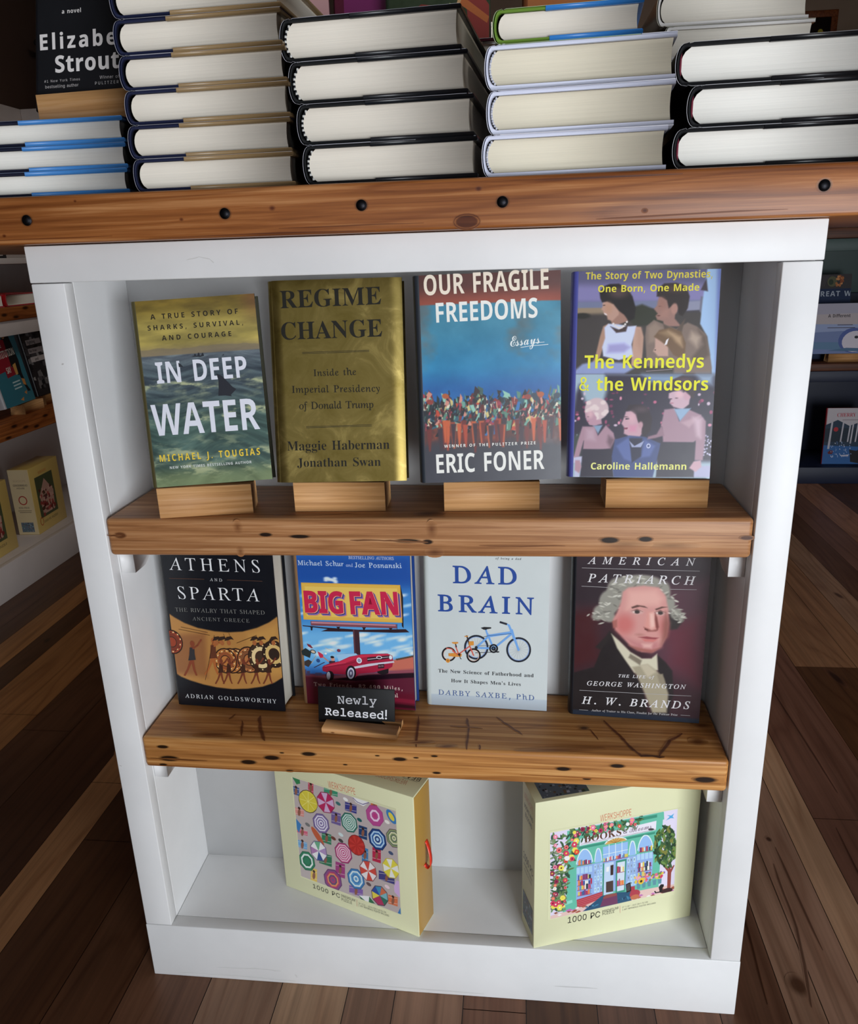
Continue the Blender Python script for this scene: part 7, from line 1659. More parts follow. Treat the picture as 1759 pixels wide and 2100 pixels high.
def book(root, w, h, t, cover='202020', spine=None, flat=False, pages='pages_stand', flap=None, flapfrac=0.3, fold=None, jacket=True, jedge='B8B8BC',
         headband=None, bul=0.003, art=None, base=None, bgf=None, res=0.0009, print_mat='gloss', hard=False, board=None, tb=0.0028, tip=0.0):
    T3 = (lambda x, y, z: (x, z, t - y)) if flat else (lambda x, y, z: (x, y, z))
    prof = lambda a, b, z: T3(a, b, z)
    out = spine_profile(w, t, tb, bul)
    inn = [(w, t - tb), (0.0095, t - tb), (0.0050, t - tb)]
    for i in range(11, 0, -1):
        a = -math.pi / 2 + math.pi * i / 12
        inn.append((0.0062 - (0.0040 + bul) * math.cos(a) ** 0.75, t / 2 + (t / 2 - tb) * math.sin(a)))
    inn += [(0.0050, tb), (0.0095, tb), (w, tb)]
    m = MB()
    m.prism(out + inn, 0.0, h, prof, ink(board or cover))
    if spine:                                     # printed spine
        S_ = [p for p in out if p[0] < 0.0085]
        n = len(S_)
        V = [T3(a - 0.0002, b, z) for z in (0.0, h) for a, b in S_]
        m.add(V, [[i, i + 1, n + i + 1, n + i] for i in range(n - 1)], ink(spine))
    mats = [MAT['cloth' if (flat and not art) else print_mat]]
    if art is not None or base:
        mats = [MAT[print_mat], MAT['gloss'], MAT['matte']]
        bow = 0.0035 if print_mat == 'gold' else 0.0        # foil cover rolled back a little along both long edges
        roll = lambda u: -bow * (1 - np.clip((np.abs(u / w - 0.5) - 0.40) / 0.10, 0, 1) ** 2)
        tf2 = lambda u, v: np.stack([u, roll(u) - 0.0001, v], 1)
        tf = lambda u, v, l: np.stack([u, roll(u) - 0.0001 - l, v], 1)
        cv = Canvas(0.0045, 0.0, w, h, res, base or cover)
        if bgf:
            bgf(cv, w, h)
        rest = raster(cv, ART[art] if isinstance(art, str) else (art or []), hard)
        cv.emit(m, tf2, 0)
        overlay(m, rest, tf, [(0.0005, 0.0), (w, 0.0), (w, h), (0.0005, h)], 2)
    m.build('cover', mats, root)
    g = 0.0030
    pb = []
    for i in range(9):
        y = tb + 0.0002 + (t - 2 * tb - 0.0004) * i / 8
        s = 1 - ((y - t / 2) / (t / 2 - tb)) ** 2
        pb.append((w - g - 0.0012 * s, y))
    for i in range(9):
        y = t - tb - 0.0002 - (t - 2 * tb - 0.0004) * i / 8
        s = 1 - ((y - t / 2) / (t / 2 - tb)) ** 2
        pb.append((0.0078 - (0.0040 + bul) * max(0, s) ** 0.6, y))
    m = MB()
    m.prism(pb, g, h - g, prof)
    m.build('page_block', MAT[pages], root)
    if flap:                                      # jacket flaps folded in over both boards
        m = MB()
        for y0, y1 in ((-0.0005, tb + 0.0009), (t - tb - 0.0009, t + 0.0005)):
            x0 = w * flapfrac + (0.004 if y0 > 0.01 else 0)
            P = [(x0, y0), (w + 0.0006, y0), (w + 0.0016, y0 + 0.0008), (w + 0.0016, y1 - 0.0008), (w + 0.0006, y1), (x0, y1)]
            m.prism(P, -0.0006, h + 0.0004, prof, ink(flap))
        m.build('jacket_flap', MAT['gloss'], root)
    if jacket:                                    # paper jacket round the outside
        m = MB()
        o1 = [(a, -0.0004) if b == 0.0 and a > 0.004 else ((a, t + 0.0004) if b == t and a > 0.004 else (a - 0.0012, b)) for a, b in out]
        o2 = [(a, -0.0007) if b == 0.0 and a > 0.004 else ((a, t + 0.0007) if b == t and a > 0.004 else (a - 0.00165, b)) for a, b in out]
        o1 = [p for p in o1 if not (0.005 < p[0] < 0.008)]
        o2 = [p for p in o2 if not (0.005 < p[0] < 0.008)]
        n = len(o1)
        V = [T3(a, b, z) for z in (-0.0004, h + 0.0004) for a, b in o1] + [T3(a, b, z) for z in (-0.0004, h + 0.0004) for a, b in o2]
        F = []
        for i in range(n - 1):
            F += [[i, i + 1, n + i + 1, n + i], [2 * n + i, 2 * n + i + 1, 3 * n + i + 1, 3 * n + i]]
        m.add(V, F, ink(spine or cover))
        E_ = [T3(a, b, -0.00045) for a, b in o1] + [T3(a, b, -0.00045) for a, b in o2]
        m.add(E_, [[i, i + 1, n + i + 1, n + i] for i in range(n - 1)], ink(jedge))
        E_ = [T3(a, b, h + 0.00045) for a, b in o1] + [T3(a, b, h + 0.00045) for a, b in o2]
        m.add(E_, [[i, i + 1, n + i + 1, n + i] for i in range(n - 1)], ink(jedge))
        if fold:                                  # coloured fold at the fore-edge
            for y0, y1 in ((-0.0005, tb + 0.0004), (t - tb - 0.0004, t + 0.0005)):
                for za, zb, c in fold:
                    V = [T3(w + 0.0012, y0, za * h), T3(w + 0.0012, y1, za * h), T3(w + 0.0012, y1, zb * h), T3(w + 0.0012, y0, zb * h)]
                    m.add(V, [[0, 1, 2, 3]], ink(c))
        m.build('dust_jacket', MAT['gloss'], root)
    if headband:
        m = MB()
        n = 13 if len(headband) > 1 else 1
        for i in range(n):
            y0 = t * 0.12 + t * 0.76 * i / n
            y1 = t * 0.12 + t * 0.76 * (i + 1) / n
            ym = (y0 + y1) / 2
            s = max(0, 1 - ((ym - t / 2) / (t / 2 - tb)) ** 2) ** 0.6
            x = 0.0078 - (0.0040 + bul) * s
            a, b = T3(x - 0.0012, y0, 0.0012), T3(x + 0.0006, y1, 0.0036)
            lo = [min(a[i_], b[i_]) for i_ in range(3)]
            hi = [max(a[i_], b[i_]) for i_ in range(3)]
            m.box(lo, hi, ink(headband[i % len(headband)]))
        m.build('headband', MAT['cloth'], root)


def pose_euler(yaw, lean, roll):
    R = Matrix.Rotation(yaw, 3, 'Z') @ Matrix.Rotation(-lean, 3, 'X') @ Matrix.Rotation(roll, 3, 'Y')
    return R.to_euler()


SHELF_UP, SHELF_LOW = 'books on wooden blocks on the upper shelf', 'books standing on the lower shelf'
P = dict(
    b1=(0.1095, 0.0012, 0.7692, 0.150, 0.176, -0.034, 0.143, 0.2183), b2=(0.2563, 0.0250, 0.7692, 0.054, 0.172, 0, 0.1566, 0.236),
    b3=(0.4329, 0.0218, 0.7692, 0.079, 0.114, -0.008, 0.163, 0.236), b4=(0.6057, 0.0483, 0.7692, -0.013, 0.157, 0.010, 0.1613, 0.236),
    r1=(0.0579, 0.0845, 0.4181, -0.059, 0.035, -0.001, 0.1622, 0.24), r2=(0.2416, 0.0989, 0.4175, -0.073, 0.048, -0.007, 0.1625, 0.24),
    r3=(0.4201, 0.1064, 0.4169, -0.042, 0.028, 0.003, 0.1664, 0.24), r4=(0.6176, 0.0949, 0.4162, -0.085, 0.039, -0.003, 0.171, 0.245),
    el=(0.006, 0.060, 1.1930, -0.10, 0.20, 0.05, 0.134, 0.235))


def standing(key, label, group, t, **kw):
    x, y, z, yaw, lean, roll, w, h = P[key]
    r = thing('hardcover_book', label, 'book', (x, y, z), pose_euler(yaw, lean, roll), group)
    book(r, w, h, t, art=key, jacket=False, **kw)
    return r


standing('b1', 'small hardcover with shark fins in a green sea under a yellow sky', SHELF_UP, 0.026, cover='3A3A30', spine='4A4428', base='405050', bgf=bg_sea, res=0.0007)
standing('b2', 'gold foil hardcover with plain dark serif lettering and no picture', SHELF_UP, 0.032, cover='A08C44', spine='A08C44', print_mat='gold')
standing('b3', 'hardcover with a blue abstract painting of a crowd under a red band', SHELF_UP, 0.030, cover='5A2A28', spine='2A3038', base='2A6A90', bgf=bg_crowd, res=0.0006)
standing('b4', 'hardcover with two stacked family photographs and bright yellow lettering', SHELF_UP, 0.030, cover='3C4A8C', spine='4A4E96', base='3A3644', res=0.0006, bgf=bg_flat(0.06, 3))
standing('r1', 'black hardcover with a curved ochre band of ancient warriors', SHELF_LOW, 0.045, cover='0C1016', spine='0A0C12', base='0A0E16', res=0.0009, bgf=bg_flat(0.02, 5))
standing('r2', 'hardcover with a red convertible below a yellow billboard', SHELF_LOW, 0.030, cover='1A3A7C', spine='8A6A4A', base='2A68B4', res=0.0009, bgf=bg_flat(0.08, 7))
standing('r3', 'pale grey hardcover with a blue bicycle and a small tricycle drawn on it', SHELF_LOW, 0.022, cover='B8C2C2', spine='BCC4C2', base='C2CACA', print_mat='matte', res=0.0012, bgf=bg_flat(0.02, 9))
standing('r4', 'dark maroon hardcover with a portrait of a white-haired man', SHELF_LOW, 0.036, cover='1E1C22', spine='14161C', base='341C24', res=0.0007, bgf=bg_flat(0.05, 11, 60, 60))


# wooden blocks the upper books stand on
def book_stand(label, x, y, z, yaw, w, hb, lean, group, d=0.034, mat='block'):
    r = thing('book_stand', label, 'book stand', (x, y, z), (0, 0, yaw), group)
    tl = math.tan(lean)
    m = MB()
    prof = [(0.0012, 0), (0, 0.0012), (0, hb - 0.0012), (0.0012, hb - 0.0003), (d, hb - d * tl), (d + 0.0015, hb - d * tl + 0.026), (d + 0.012, hb - d * tl + 0.024), (d + 0.018, 0)]
    m.prism(prof, 0, w, lambda a, b, t: (t, a, b))
    m.build('block', MAT[mat], r)
    return r


BS = 'pale wooden book blocks on the upper shelf'
book_stand('pale wooden block under the small shark book', 0.1130, 0.0006, z1(0.165), 0.20, 0.112, 0.7685 - z1(0.165), 0.176, BS, 0.029)
book_stand('pale wooden block under the gold book', 0.2745, 0.0262, z1(0.33), 0.025, 0.1115, 0.7686 - z1(0.33), 0.172, BS)
book_stand('striped wooden block under the blue crowd painting book', 0.4576, 0.0268, z1(0.51), 0.045, 0.113, 0.7686 - z1(0.51), 0.114, BS)
book_stand('pale wooden block under the family photograph book', 0.6482, 0.0385, z1(0.71), 0.0, 0.117, 0.7680 - z1(0.71), 0.157, BS, 0.042)

# small chalkboard sign
sg = thing('chalkboard_sign', 'small black chalkboard sign lettered in white in front of the convertible book', 'sign', (0.2839, 0.0275, z2(0.33)), (0, 0, -0.103))
m = MB()
m.prism([(0, 0.0006), (0, 0.0068), (0.0008, 0.0076), (0.0208, 0.0084), (0.0212, 0.003), (0.0272, 0.003), (0.0276, 0.0084), (0.037, 0.0084), (0.038, 0.0076), (0.038, 0)], 0, 0.1035, lambda a, b, t: (t, a, b))
m.spot(lambda a, b: (a, -0.0001, b), (0.0155, 0.0022), 0.0035, 0.0014, 0, (0.35, 0.25, 0.2))
m.build('base', MAT['block'], sg)
m = MB()
m.box((0, 0, 0), (0.106, 0.0028, 0.0502), lin('08090B'), 0, 0.0006)
overlay(m, ART['sg'], lambda u, v, l: np.stack([u, np.full_like(u, -0.00005) - l, v], 1))
Mb = Matrix.Translation((0.2748, 0.0478, 0.4210)) @ pose_euler(-0.017, 0.1716, 0.0043).to_matrix().to_4x4()
Ms = Matrix.Translation(sg.location) @ sg.rotation_euler.to_matrix().to_4x4()
m.build('board', MAT['matte'], sg, T=Ms.inverted() @ Mb)


# ---------------------------------------------------------------- jigsaw puzzle boxes
CREAM = 'D2D2AC'


def quad_mask(cv, quad):
    cv.mask = None
    full = (slice(0, cv.ny), slice(0, cv.nx))
    cv.mask = sstep(-0.0003, 0.0003, cv.sd(quad, full))


def puzzle(key, label, x, y, z, yaw, w, h, d, quad, res):
    r = thing('puzzle_box', label, 'puzzle box', (x, y, z), (0, 0, yaw), 'jigsaw puzzle boxes in the bottom compartment')
    m = MB()
    m.box((0, 0, 0), (w, d, h), ink(CREAM), 0, 0.0008)
    q = [uv(key, p) for p in quad]
    us, vs_ = [p[0] for p in q], [p[1] for p in q]
    cv = Canvas(min(us) - 0.001, min(vs_) - 0.001, max(us) + 0.001, max(vs_) + 0.001, res, CREAM)
    quad_mask(cv, q)
    ops = [o for o in ART[key] if o[0] != 't' and not (o[0] == 'l' and o[1] in ('C08A78', 'D09A8A'))]
    rules = [o for o in ART[key] if o[0] == 't' or (o[0] == 'l' and o[1] in ('C08A78', 'D09A8A'))]
    raster(cv, ops, True)
    cv.emit(m, lambda u, v: np.stack([u, np.full_like(u, -0.0002), v], 1))
    overlay(m, rules, lambda u, v, l: np.stack([u, np.full_like(u, -0.00012) - l, v], 1))
    return r, m


r, m = puzzle('p1', 'cream puzzle box with a picture of beach parasols, red ribbon on its side', 0.1887, 0.0890, KICK, -0.3562, 0.2333, 0.2392, 0.047, [(358, 1048), (1305, 1412), (1255, 432), (275, 108)], 0.0004)
w_, h_, d_ = 0.2333, 0.2392, 0.047
top = lambda u, v, l: np.stack([w_ - u, d_ - v, np.full_like(u, h_ + l)], 1)     # lettering read from behind the box
overlay(m, [('t', 'WERKSHOPPE', 'G', -0.012, 'C86A50', 0.022, 0.018, 0.070, 0.018, 0.010), ('t', 'BEACH', 'G', 0.0, '30302C', 0.008, 0.006, 0.045, 0.006, 0.008), ('l', '60605A', 0.0005, [(0.010, 0.0155), (0.032, 0.0155)])], top)
m.build('sleeve', MAT['gloss'], r)
m = MB()
m.box((w_ - 0.01, 0.0014, 0.0018), (w_ + 0.0007, d_ - 0.0014, h_ - 0.0018), ink('AA8440'), 0, 0.0003)
m.build('inner_drawer', MAT['gloss'], r)
m = MB()
V, F = [], []
for i in range(15):
    a = math.pi * i / 14
    cx, cz = w_ + 0.0008 + 0.0105 * math.sin(a), 0.128 - 0.018 * math.cos(a) - 0.010 * math.sin(a)
    V += [(cx, 0.0205 - 0.004 * math.sin(a) + 0.006 * i / 14, cz), (cx, 0.0275 - 0.004 * math.sin(a) + 0.006 * i / 14, cz), (cx + 0.0006, 0.0275 - 0.004 * math.sin(a) + 0.006 * i / 14, cz + 0.0004), (cx + 0.0006, 0.0205 - 0.004 * math.sin(a) + 0.006 * i / 14, cz + 0.0004)]
for i in range(14):
    for k in range(4):
        F.append([i * 4 + k, i * 4 + (k + 1) % 4, i * 4 + 4 + (k + 1) % 4, i * 4 + 4 + k])
F += [[0, 1, 2, 3], [56, 59, 58, 57]]
m.add(V, F, ink('D8341C'))
m.build('ribbon_pull', MAT['ribbon'], r)

r, m = puzzle('p2', 'cream puzzle box with a picture of a green flower-covered bookshop front', 0.5696, 0.0012, KICK, 0.3136, 0.2400, 0.2440, 0.052, [(388, 1300), (1503, 1043), (1537, 305), (385, 522)], 0.00035)
w_, h_, d_ = 0.2400, 0.2440, 0.052
side = lambda u, v, l: np.stack([np.full_like(u, -0.00005) - l, d_ - u, v], 1)   # left end of the box
ops = [('t', 'WERKSHOPPE', 'G', -0.012, 'C8705A', 0.008, 0.220, 0.044, 0.220, 0.010), ('t', 'BOOKS AND', 'G', 0.0, '3A3A38', 0.008, 0.205, 0.044, 0.205, 0.007), ('t', 'BLOOMS', 'G', 0.0, '3A3A38', 0.012, 0.192, 0.040, 0.192, 0.007),
       ('t', '1000 PC', 'G', 0.0, '2A2A28', 0.006, 0.118, 0.046, 0.118, 0.012), ('t', 'PREMIUM PUZZLE', 'G', 0.0, '4A4A48', 0.008, 0.108, 0.044, 0.108, 0.004), ('t', 'POSTER INCLUDED', 'G', 0.0, '5A5A58', 0.010, 0.100, 0.042, 0.100, 0.0035)]
rr_ = random.Random(8)


def thumb(u0, v0, u1, v1):
    o = [('p', '5A6A78', 0, [(u0, v0), (u1, v0), (u1, v1), (u0, v1)])]
    for i in range(60):
        a, b = rr_.uniform(u0 + 0.002, u1 - 0.002), rr_.uniform(v0 + 0.002, v1 - 0.002)
        s = rr_.uniform(0.0008, 0.0022)
        o.append(('p', rr_.choice(['3A4A48', '8A9AA8', '2A3038', 'A8B0C0', '7A5A6A', '54786A', '6A5A4A']), 0, [(a - s, b - s), (a + s, b - s), (a + s, b + s), (a - s, b + s)]))
    return o


overlay(m, ops + thumb(0.005, 0.018, 0.047, 0.062), side)
overlay(m, thumb(0.012, 0.006, 0.078, 0.040), lambda u, v, l: np.stack([u, v, np.full_like(u, h_ + l)], 1))
m.build('sleeve', MAT['gloss'], r)


# ---------------------------------------------------------------- stacks on the counter
def stack(label_fn, group, n, xs, y0, yaw, t, w, h, gap=0.0008, z0=CT + 0.0008, name='hardcover_book', **kw):
    first = None
    for i in range(n):
        loc, rot = (xs[i % len(xs)], y0[i % len(y0)], z0 + i * (t + gap)), (0, 0, yaw[i % len(yaw)])
        if first is None:
            first = thing(name, label_fn(i), 'book', loc, rot, group)
            book(first, w, h, t, flat=True, **kw)
        else:
            dup(first, loc, rot, label_fn(i), group)
    return z0 + n * (t + gap)


ORD = ['bottom', 'second from the bottom', 'third from the bottom', 'fourth from the bottom', 'fifth from the bottom', 'topmost']
nth = lambda i, n: 'topmost' if i == n - 1 else ORD[i]
za = stack(lambda i: 'hardcover with sky blue jacket flap, %s of the low stack' % nth(i, 3), 'navy books with sky blue flaps', 3, (-0.034, -0.033, -0.0315), (-0.012, -0.011, -0.012), (0.0, 0.004, -0.004), 0.0237, 0.1705, 0.235,
           cover='14182C', spine='10142A', flap='3E7CBE', flapfrac=0.34, pages='pages_bright', jedge='606A80')
stack(lambda i: 'hardcover with tan jacket flap, %s of its six-book stack' % nth(i, 6), 'navy books with tan flaps', 6, (0.1495, 0.1478, 0.1500, 0.1485, 0.1470, 0.1488), (-0.012, -0.0105, -0.012, -0.011, -0.010, -0.012), (-0.035, -0.03, -0.04, -0.03, -0.045, -0.04), 0.0310, 0.1675, 0.240,
      cover='161C38', spine='121836', flap='8A7250', flapfrac=0.31, pages='pages_flat', bul=0.004, jedge='A8A8B0')
stack(lambda i: 'black hardcover with speckled headband, %s of the four-book stack' % nth(i, 4), 'black books with speckled headbands', 4, (0.3315, 0.3285, 0.3235, 0.3180), (-0.010, -0.0105, -0.012, -0.012), (-0.075, -0.07, -0.08, -0.085), 0.0366, 0.1715, 0.238,
      cover='101214', spine='0C0E14', headband=('C8C8C4', '101218'), fold=((0, 0.22, '7A2420'), (0.22, 1.0, '6A4A2A')), pages='pages_flat', bul=0.005, flap='14161A', flapfrac=0.38, jedge='B0B0B8')
zd = stack(lambda i: 'white hardcover with cream pages, %s of three' % nth(i, 3), 'white-boarded books', 3, (0.5130, 0.5178, 0.5165), (-0.008, -0.008, -0.010), (-0.075, -0.08, -0.07), 0.0382, 0.1730, 0.236,
           cover='C4C8DC', spine='C8CCDC', board='CCD0E2', pages='pages_ivory', bul=0.004, jedge='D8D8E0', tb=0.0038, headband=('C8C8D0', 'B0B4C4'))
g0 = thing('hardcover_book', 'slim green and blue hardcover lying on top of the white hardcovers', 'book', (0.5235, -0.012, zd), (0, 0, -0.07))
book(g0, 0.1330, 0.21, 0.0282, flat=True, cover='5E7E2C', spine='6A8A34', flap='2E70B4', flapfrac=0.34, pages='pages_flat', jedge='B8C8A0')
stack(lambda i: 'black hardcover with bright white pages, %s of three' % nth(i, 3), 'black books at the right end of the counter', 3, (0.7000, 0.7110, 0.6980), (-0.010, -0.011, -0.011), (-0.055, -0.06, -0.055), 0.0357, 0.1690, 0.240,
      cover='101114', spine='0C0C10', pages='pages_bright', bul=0.006, headband=('6A2434',), jedge='A8A8AC', flap='121316', flapfrac=0.45)
stack(lambda i: 'white hardcover with grey spine, %s of the tall rear stack' % nth(i, 6), 'white books in the tall stack behind', 6, (0.7150, 0.7180, 0.7160, 0.7190, 0.7230, 0.7135), (0.245, 0.244, 0.246, 0.245, 0.247, 0.246), (0.0, 0.01, -0.01, 0.0, 0.012, 0.0), 0.0355, 0.1720, 0.235,
      cover='CCC8C4', spine='5A5650', board='D2CECA', pages='pages_flat', jedge='C8C4B0', tb=0.0034)

# the book on the low stack
standing('el', 'black novel with white author lettering standing on a block on the blue-flapped stack', None, 0.030, cover='121418', spine='0E1016', base='141519', res=0.004, print_mat='matte', bgf=bg_flat(0.02, 4))
r = thing('book_stand', 'pale wooden block under the black novel on the counter', 'book stand', (0.0150, 0.0500, za), (0, 0, -0.10))
m = MB()
hb = 1.2060 - za
m.prism([(0, 0), (0, hb), (0.0085, hb), (0.0095, hb - 0.0145), (0.047, hb - 0.022), (0.049, hb + 0.02), (0.060, hb + 0.018), (0.066, 0)], 0, 0.150, lambda a, b, t: (t, a, b))
m.build('block', MAT['block'], r)

# books and stands at the back of the counter
stack(lambda i: 'dark maroon hardcover, %s of its stack under the green book' % nth(i, 6), 'maroon books at the back of the counter', 6, (0.352, 0.356, 0.350, 0.354), (0.385,), (0.0, 0.02, -0.02), 0.0345, 0.165, 0.235,
      cover='4A1E28', spine='3E1620', pages='pages_flat')
zm = CT + 0.0008 + 6 * 0.0353
m_ops = [('t', 'AND MOON', 'B', 0.0, 'D8D0BC', 0.016, 0.066, 0.150, 0.066, 0.026), ('p', '8E3A34', 0, [(0.118, 0.0), (0.145, 0.0), (0.145, 0.045), (0.128, 0.068), (0.112, 0.060)]), ('p', 'B8683A', 0, [(0.104, 0.048), (0.142, 0.022), (0.145, 0.030), (0.108, 0.058)]),
         ('p', 'C8A070', 0, [(0.10, 0.05), (0.104, 0.048), (0.108, 0.058), (0.103, 0.059)]), ('l', 'A8B060', 0.0012, [(0.09, 0.05), (0.096, 0.04), (0.09, 0.032), (0.098, 0.026), (0.094, 0.016), (0.102, 0.012)]), ('l', '8A3A30', 0.002, [(0.02, 0.03), (0.05, 0.05), (0.08, 0.045)]),
         ('p', '8E3A34', 0, [(0.03, 0.10), (0.12, 0.10), (0.075, 0.15)]), ('e', 'C8A858', 0, 0.075, 0.17, 0.03, 0.03, 0.0)]
o = thing('hardcover_book', 'dark green patterned hardcover with cream capitals standing on the maroon stack', 'book', (0.358, 0.395, zm), pose_euler(0.0, 0.12, 0.0))
book(o, 0.146, 0.22, 0.025, cover='2E3A2C', spine='2E3A2C', art=m_ops, base='36422E', jacket=False, res=0.003, bgf=bg_flat(0.10, 31, 90, 90))
ez = thing('wire_easel', 'thin steel wire easel behind the black hardcovers', 'easel', (0.506, 0.37, CT))
for dx in (0.0, 0.012):
    m = MB()
    m.tube([(dx, 0.0, 0.0005), (dx, 0.012, 0.11), (dx, 0.03, 0.235)], 0.0022, 8, (1, 1, 1))
    m.build('leg', MAT['steel'], ez)
for zz in (0.165, 0.205):
    m = MB()
    m.cyl((-0.012, 0.012, zz), (0.022, 0.012, zz), 0.0032, 0.0032, 12)
    m.build('peg', MAT['steel'], ez)
stack(lambda i: 'plum hardcover, %s of the stack under the magenta book' % nth(i, 5), 'plum books at the back of the counter', 5, (0.190, 0.186, 0.192), (0.40,), (0.01, -0.02, 0.015), 0.036, 0.155, 0.22,
      cover='4A2038', spine='3E1830', pages='pages_flat')
zp = CT + 0.0008 + 5 * 0.0368
o = thing('hardcover_book', 'magenta hardcover standing behind the topmost black hardcover', 'book', (0.276, 0.43, zp), pose_euler(0.0, 0.10, 0.0))
book(o, 0.075, 0.20, 0.02, cover='7A2A5E', spine='4A1428', art=[('p', '5A1830', 0, [(0, 0), (0.014, 0), (0.014, 0.2), (0, 0.2)])], base='7E2E64', jacket=False, res=0.004)
cd = [('p', 'B8A8A8', 0, [(0, 0), (0.03, 0.05), (0.04, 0.10), (0, 0.14)]), ('p', 'D0A0A0', 0, [(0.02, 0), (0.08, 0), (0.08, 0.12), (0.045, 0.13)]), ('p', 'C88C90', 0, [(0.0, 0.0), (0.03, 0.0), (0.05, 0.06)]), ('p', 'A83A58', 0, [(0.0, 0.09), (0.012, 0.10), (0.004, 0.12), (0.0, 0.12)]), ('p', 'A83A58', 0, [(0.004, 0.06), (0.014, 0.075), (0.008, 0.08)])]
o = thing('greeting_card', 'folded pale pink card standing beside the magenta hardcover', 'card', (0.205, 0.42, zp), (0, 0, 0.05))
m = MB()
m.box((0, 0, 0), (0.066, 0.0006, 0.13), ink('C89A9C'))
overlay(m, cd, lambda u, v, l: np.stack([u, np.full_like(u, -0.0001) - l, v], 1), [(0, 0), (0.066, 0), (0.066, 0.13), (0, 0.13)])
m.build('front_leaf', MAT['matte'], o)
m = MB()
m.add([(0, 0.0008, 0), (0.066, 0.0008, 0), (0.066, 0.03, 0), (0, 0.03, 0), (0, 0.0008, 0.13), (0.066, 0.0008, 0.13), (0.066, 0.0014, 0.13), (0, 0.0014, 0.13)], [[0, 1, 5, 4], [3, 7, 6, 2], [0, 4, 7, 3], [1, 2, 6, 5], [4, 5, 6, 7], [0, 3, 2, 1]], ink('C0A0A0'))
m.build('back_leaf', MAT['matte'], o)
stack(lambda i: 'dark red hardcover, %s of the stack under the orange book' % nth(i, 6), 'dark red books at the back of the counter', 6, (0.545, 0.549, 0.543), (0.36,), (0.02, 0.0, 0.03), 0.0352, 0.16, 0.23,
      cover='5A1A1E', spine='4A1418', pages='pages_flat')
zr = CT + 0.0008 + 6 * 0.036
o = thing('hardcover_book', 'orange tan hardcover standing on the dark red stack behind the white hardcovers', 'book', (0.552, 0.40, zr), pose_euler(0.0, 0.12, 0.0))
book(o, 0.135, 0.21, 0.024, cover='9A5C34', spine='7A4426', base='A8683C', jacket=False, res=0.004, bgf=bg_flat(0.06, 14))

# ---------------------------------------------------------------- bookcase along the left wall
LX = -1.09
lb = thing('bookcase', 'white bookcase with reclaimed shelves along the dim left wall', 'bookcase', (LX, 1.5, 0))
Y0, Y1 = -0.75, 0.95


def lbox(name, boxes, mat, r=0.001, parent=lb, **kw):
    m = MB()
    for lo, hi in boxes:
        m.box(lo, hi, PW, 0, r)
    return m.build(name, mat, parent)


lbox('plinth', [((-0.02, Y0, 0), (0, Y1, 0.114))], MAT['dimwhite'])
lbox('bottom_panel', [((-0.33, Y0, 0.09), (-0.0205, Y1, 0.1138))], MAT['dimwhite'])
lbox('back_panel', [((-0.345, Y0, 0), (-0.331, Y1, 1.62))], MAT['dimwhite'])
for y in (Y0, Y1 - 0.03):
    lbox('side_panel', [((-0.33, y, 0.1145), (-0.001, y + 0.03, 1.62))], MAT['dimwhite'])
for za_, zb_ in ((0.492, 0.546), (0.860, 0.904)):
    m = MB()
    m.box((-0.329, Y0 + 0.031, za_), (-0.003, Y1 - 0.031, zb_), PW, 0, 0.004, 3)
    tfl = lambda a, b: (-0.0028, a, b)
    for y, z in ((-0.02, 0.5), (0.08, 0.515), (0.14, 0.505), (0.02, 0.53), (0.2, 0.53), (-0.15, 0.51)):
        m.spot(tfl, (y, z if za_ < 0.6 else z + 0.365), 0.022, 0.007, 0, (0.12, 0.1, 0.08))
    m.build('shelf', MAT['oldwood'], lb)
    if za_ > 0.6:
        lbox('shelf_apron', [((-0.03, Y0 + 0.031, za_ - 0.047), (-0.012, Y1 - 0.031, za_ - 0.0005))], MAT['dimwhite'])
lbox('upper_shelf', [((-0.329, Y0 + 0.031, 1.036), (-0.002, Y1 - 0.031, 1.054))], MAT['dimwhite'])

hard_l = dict(pages='pages_stand', jacket=False)


def side_book(label, y, z, w, h, t, lean, yaw_off, group, art, base, x=LX - 0.035, **kw):
    """a book on the left-wall case: its cover faces +x"""
    R = Matrix.Rotation(math.pi / 2 + yaw_off, 3, 'Z') @ Matrix.Rotation(-lean, 3, 'X')
    o = thing('hardcover_book', label, 'book', (x, y, z), R.to_euler(), group)
    book(o, w, h, t, art=art, base=base, jacket=False, **kw)
    return o


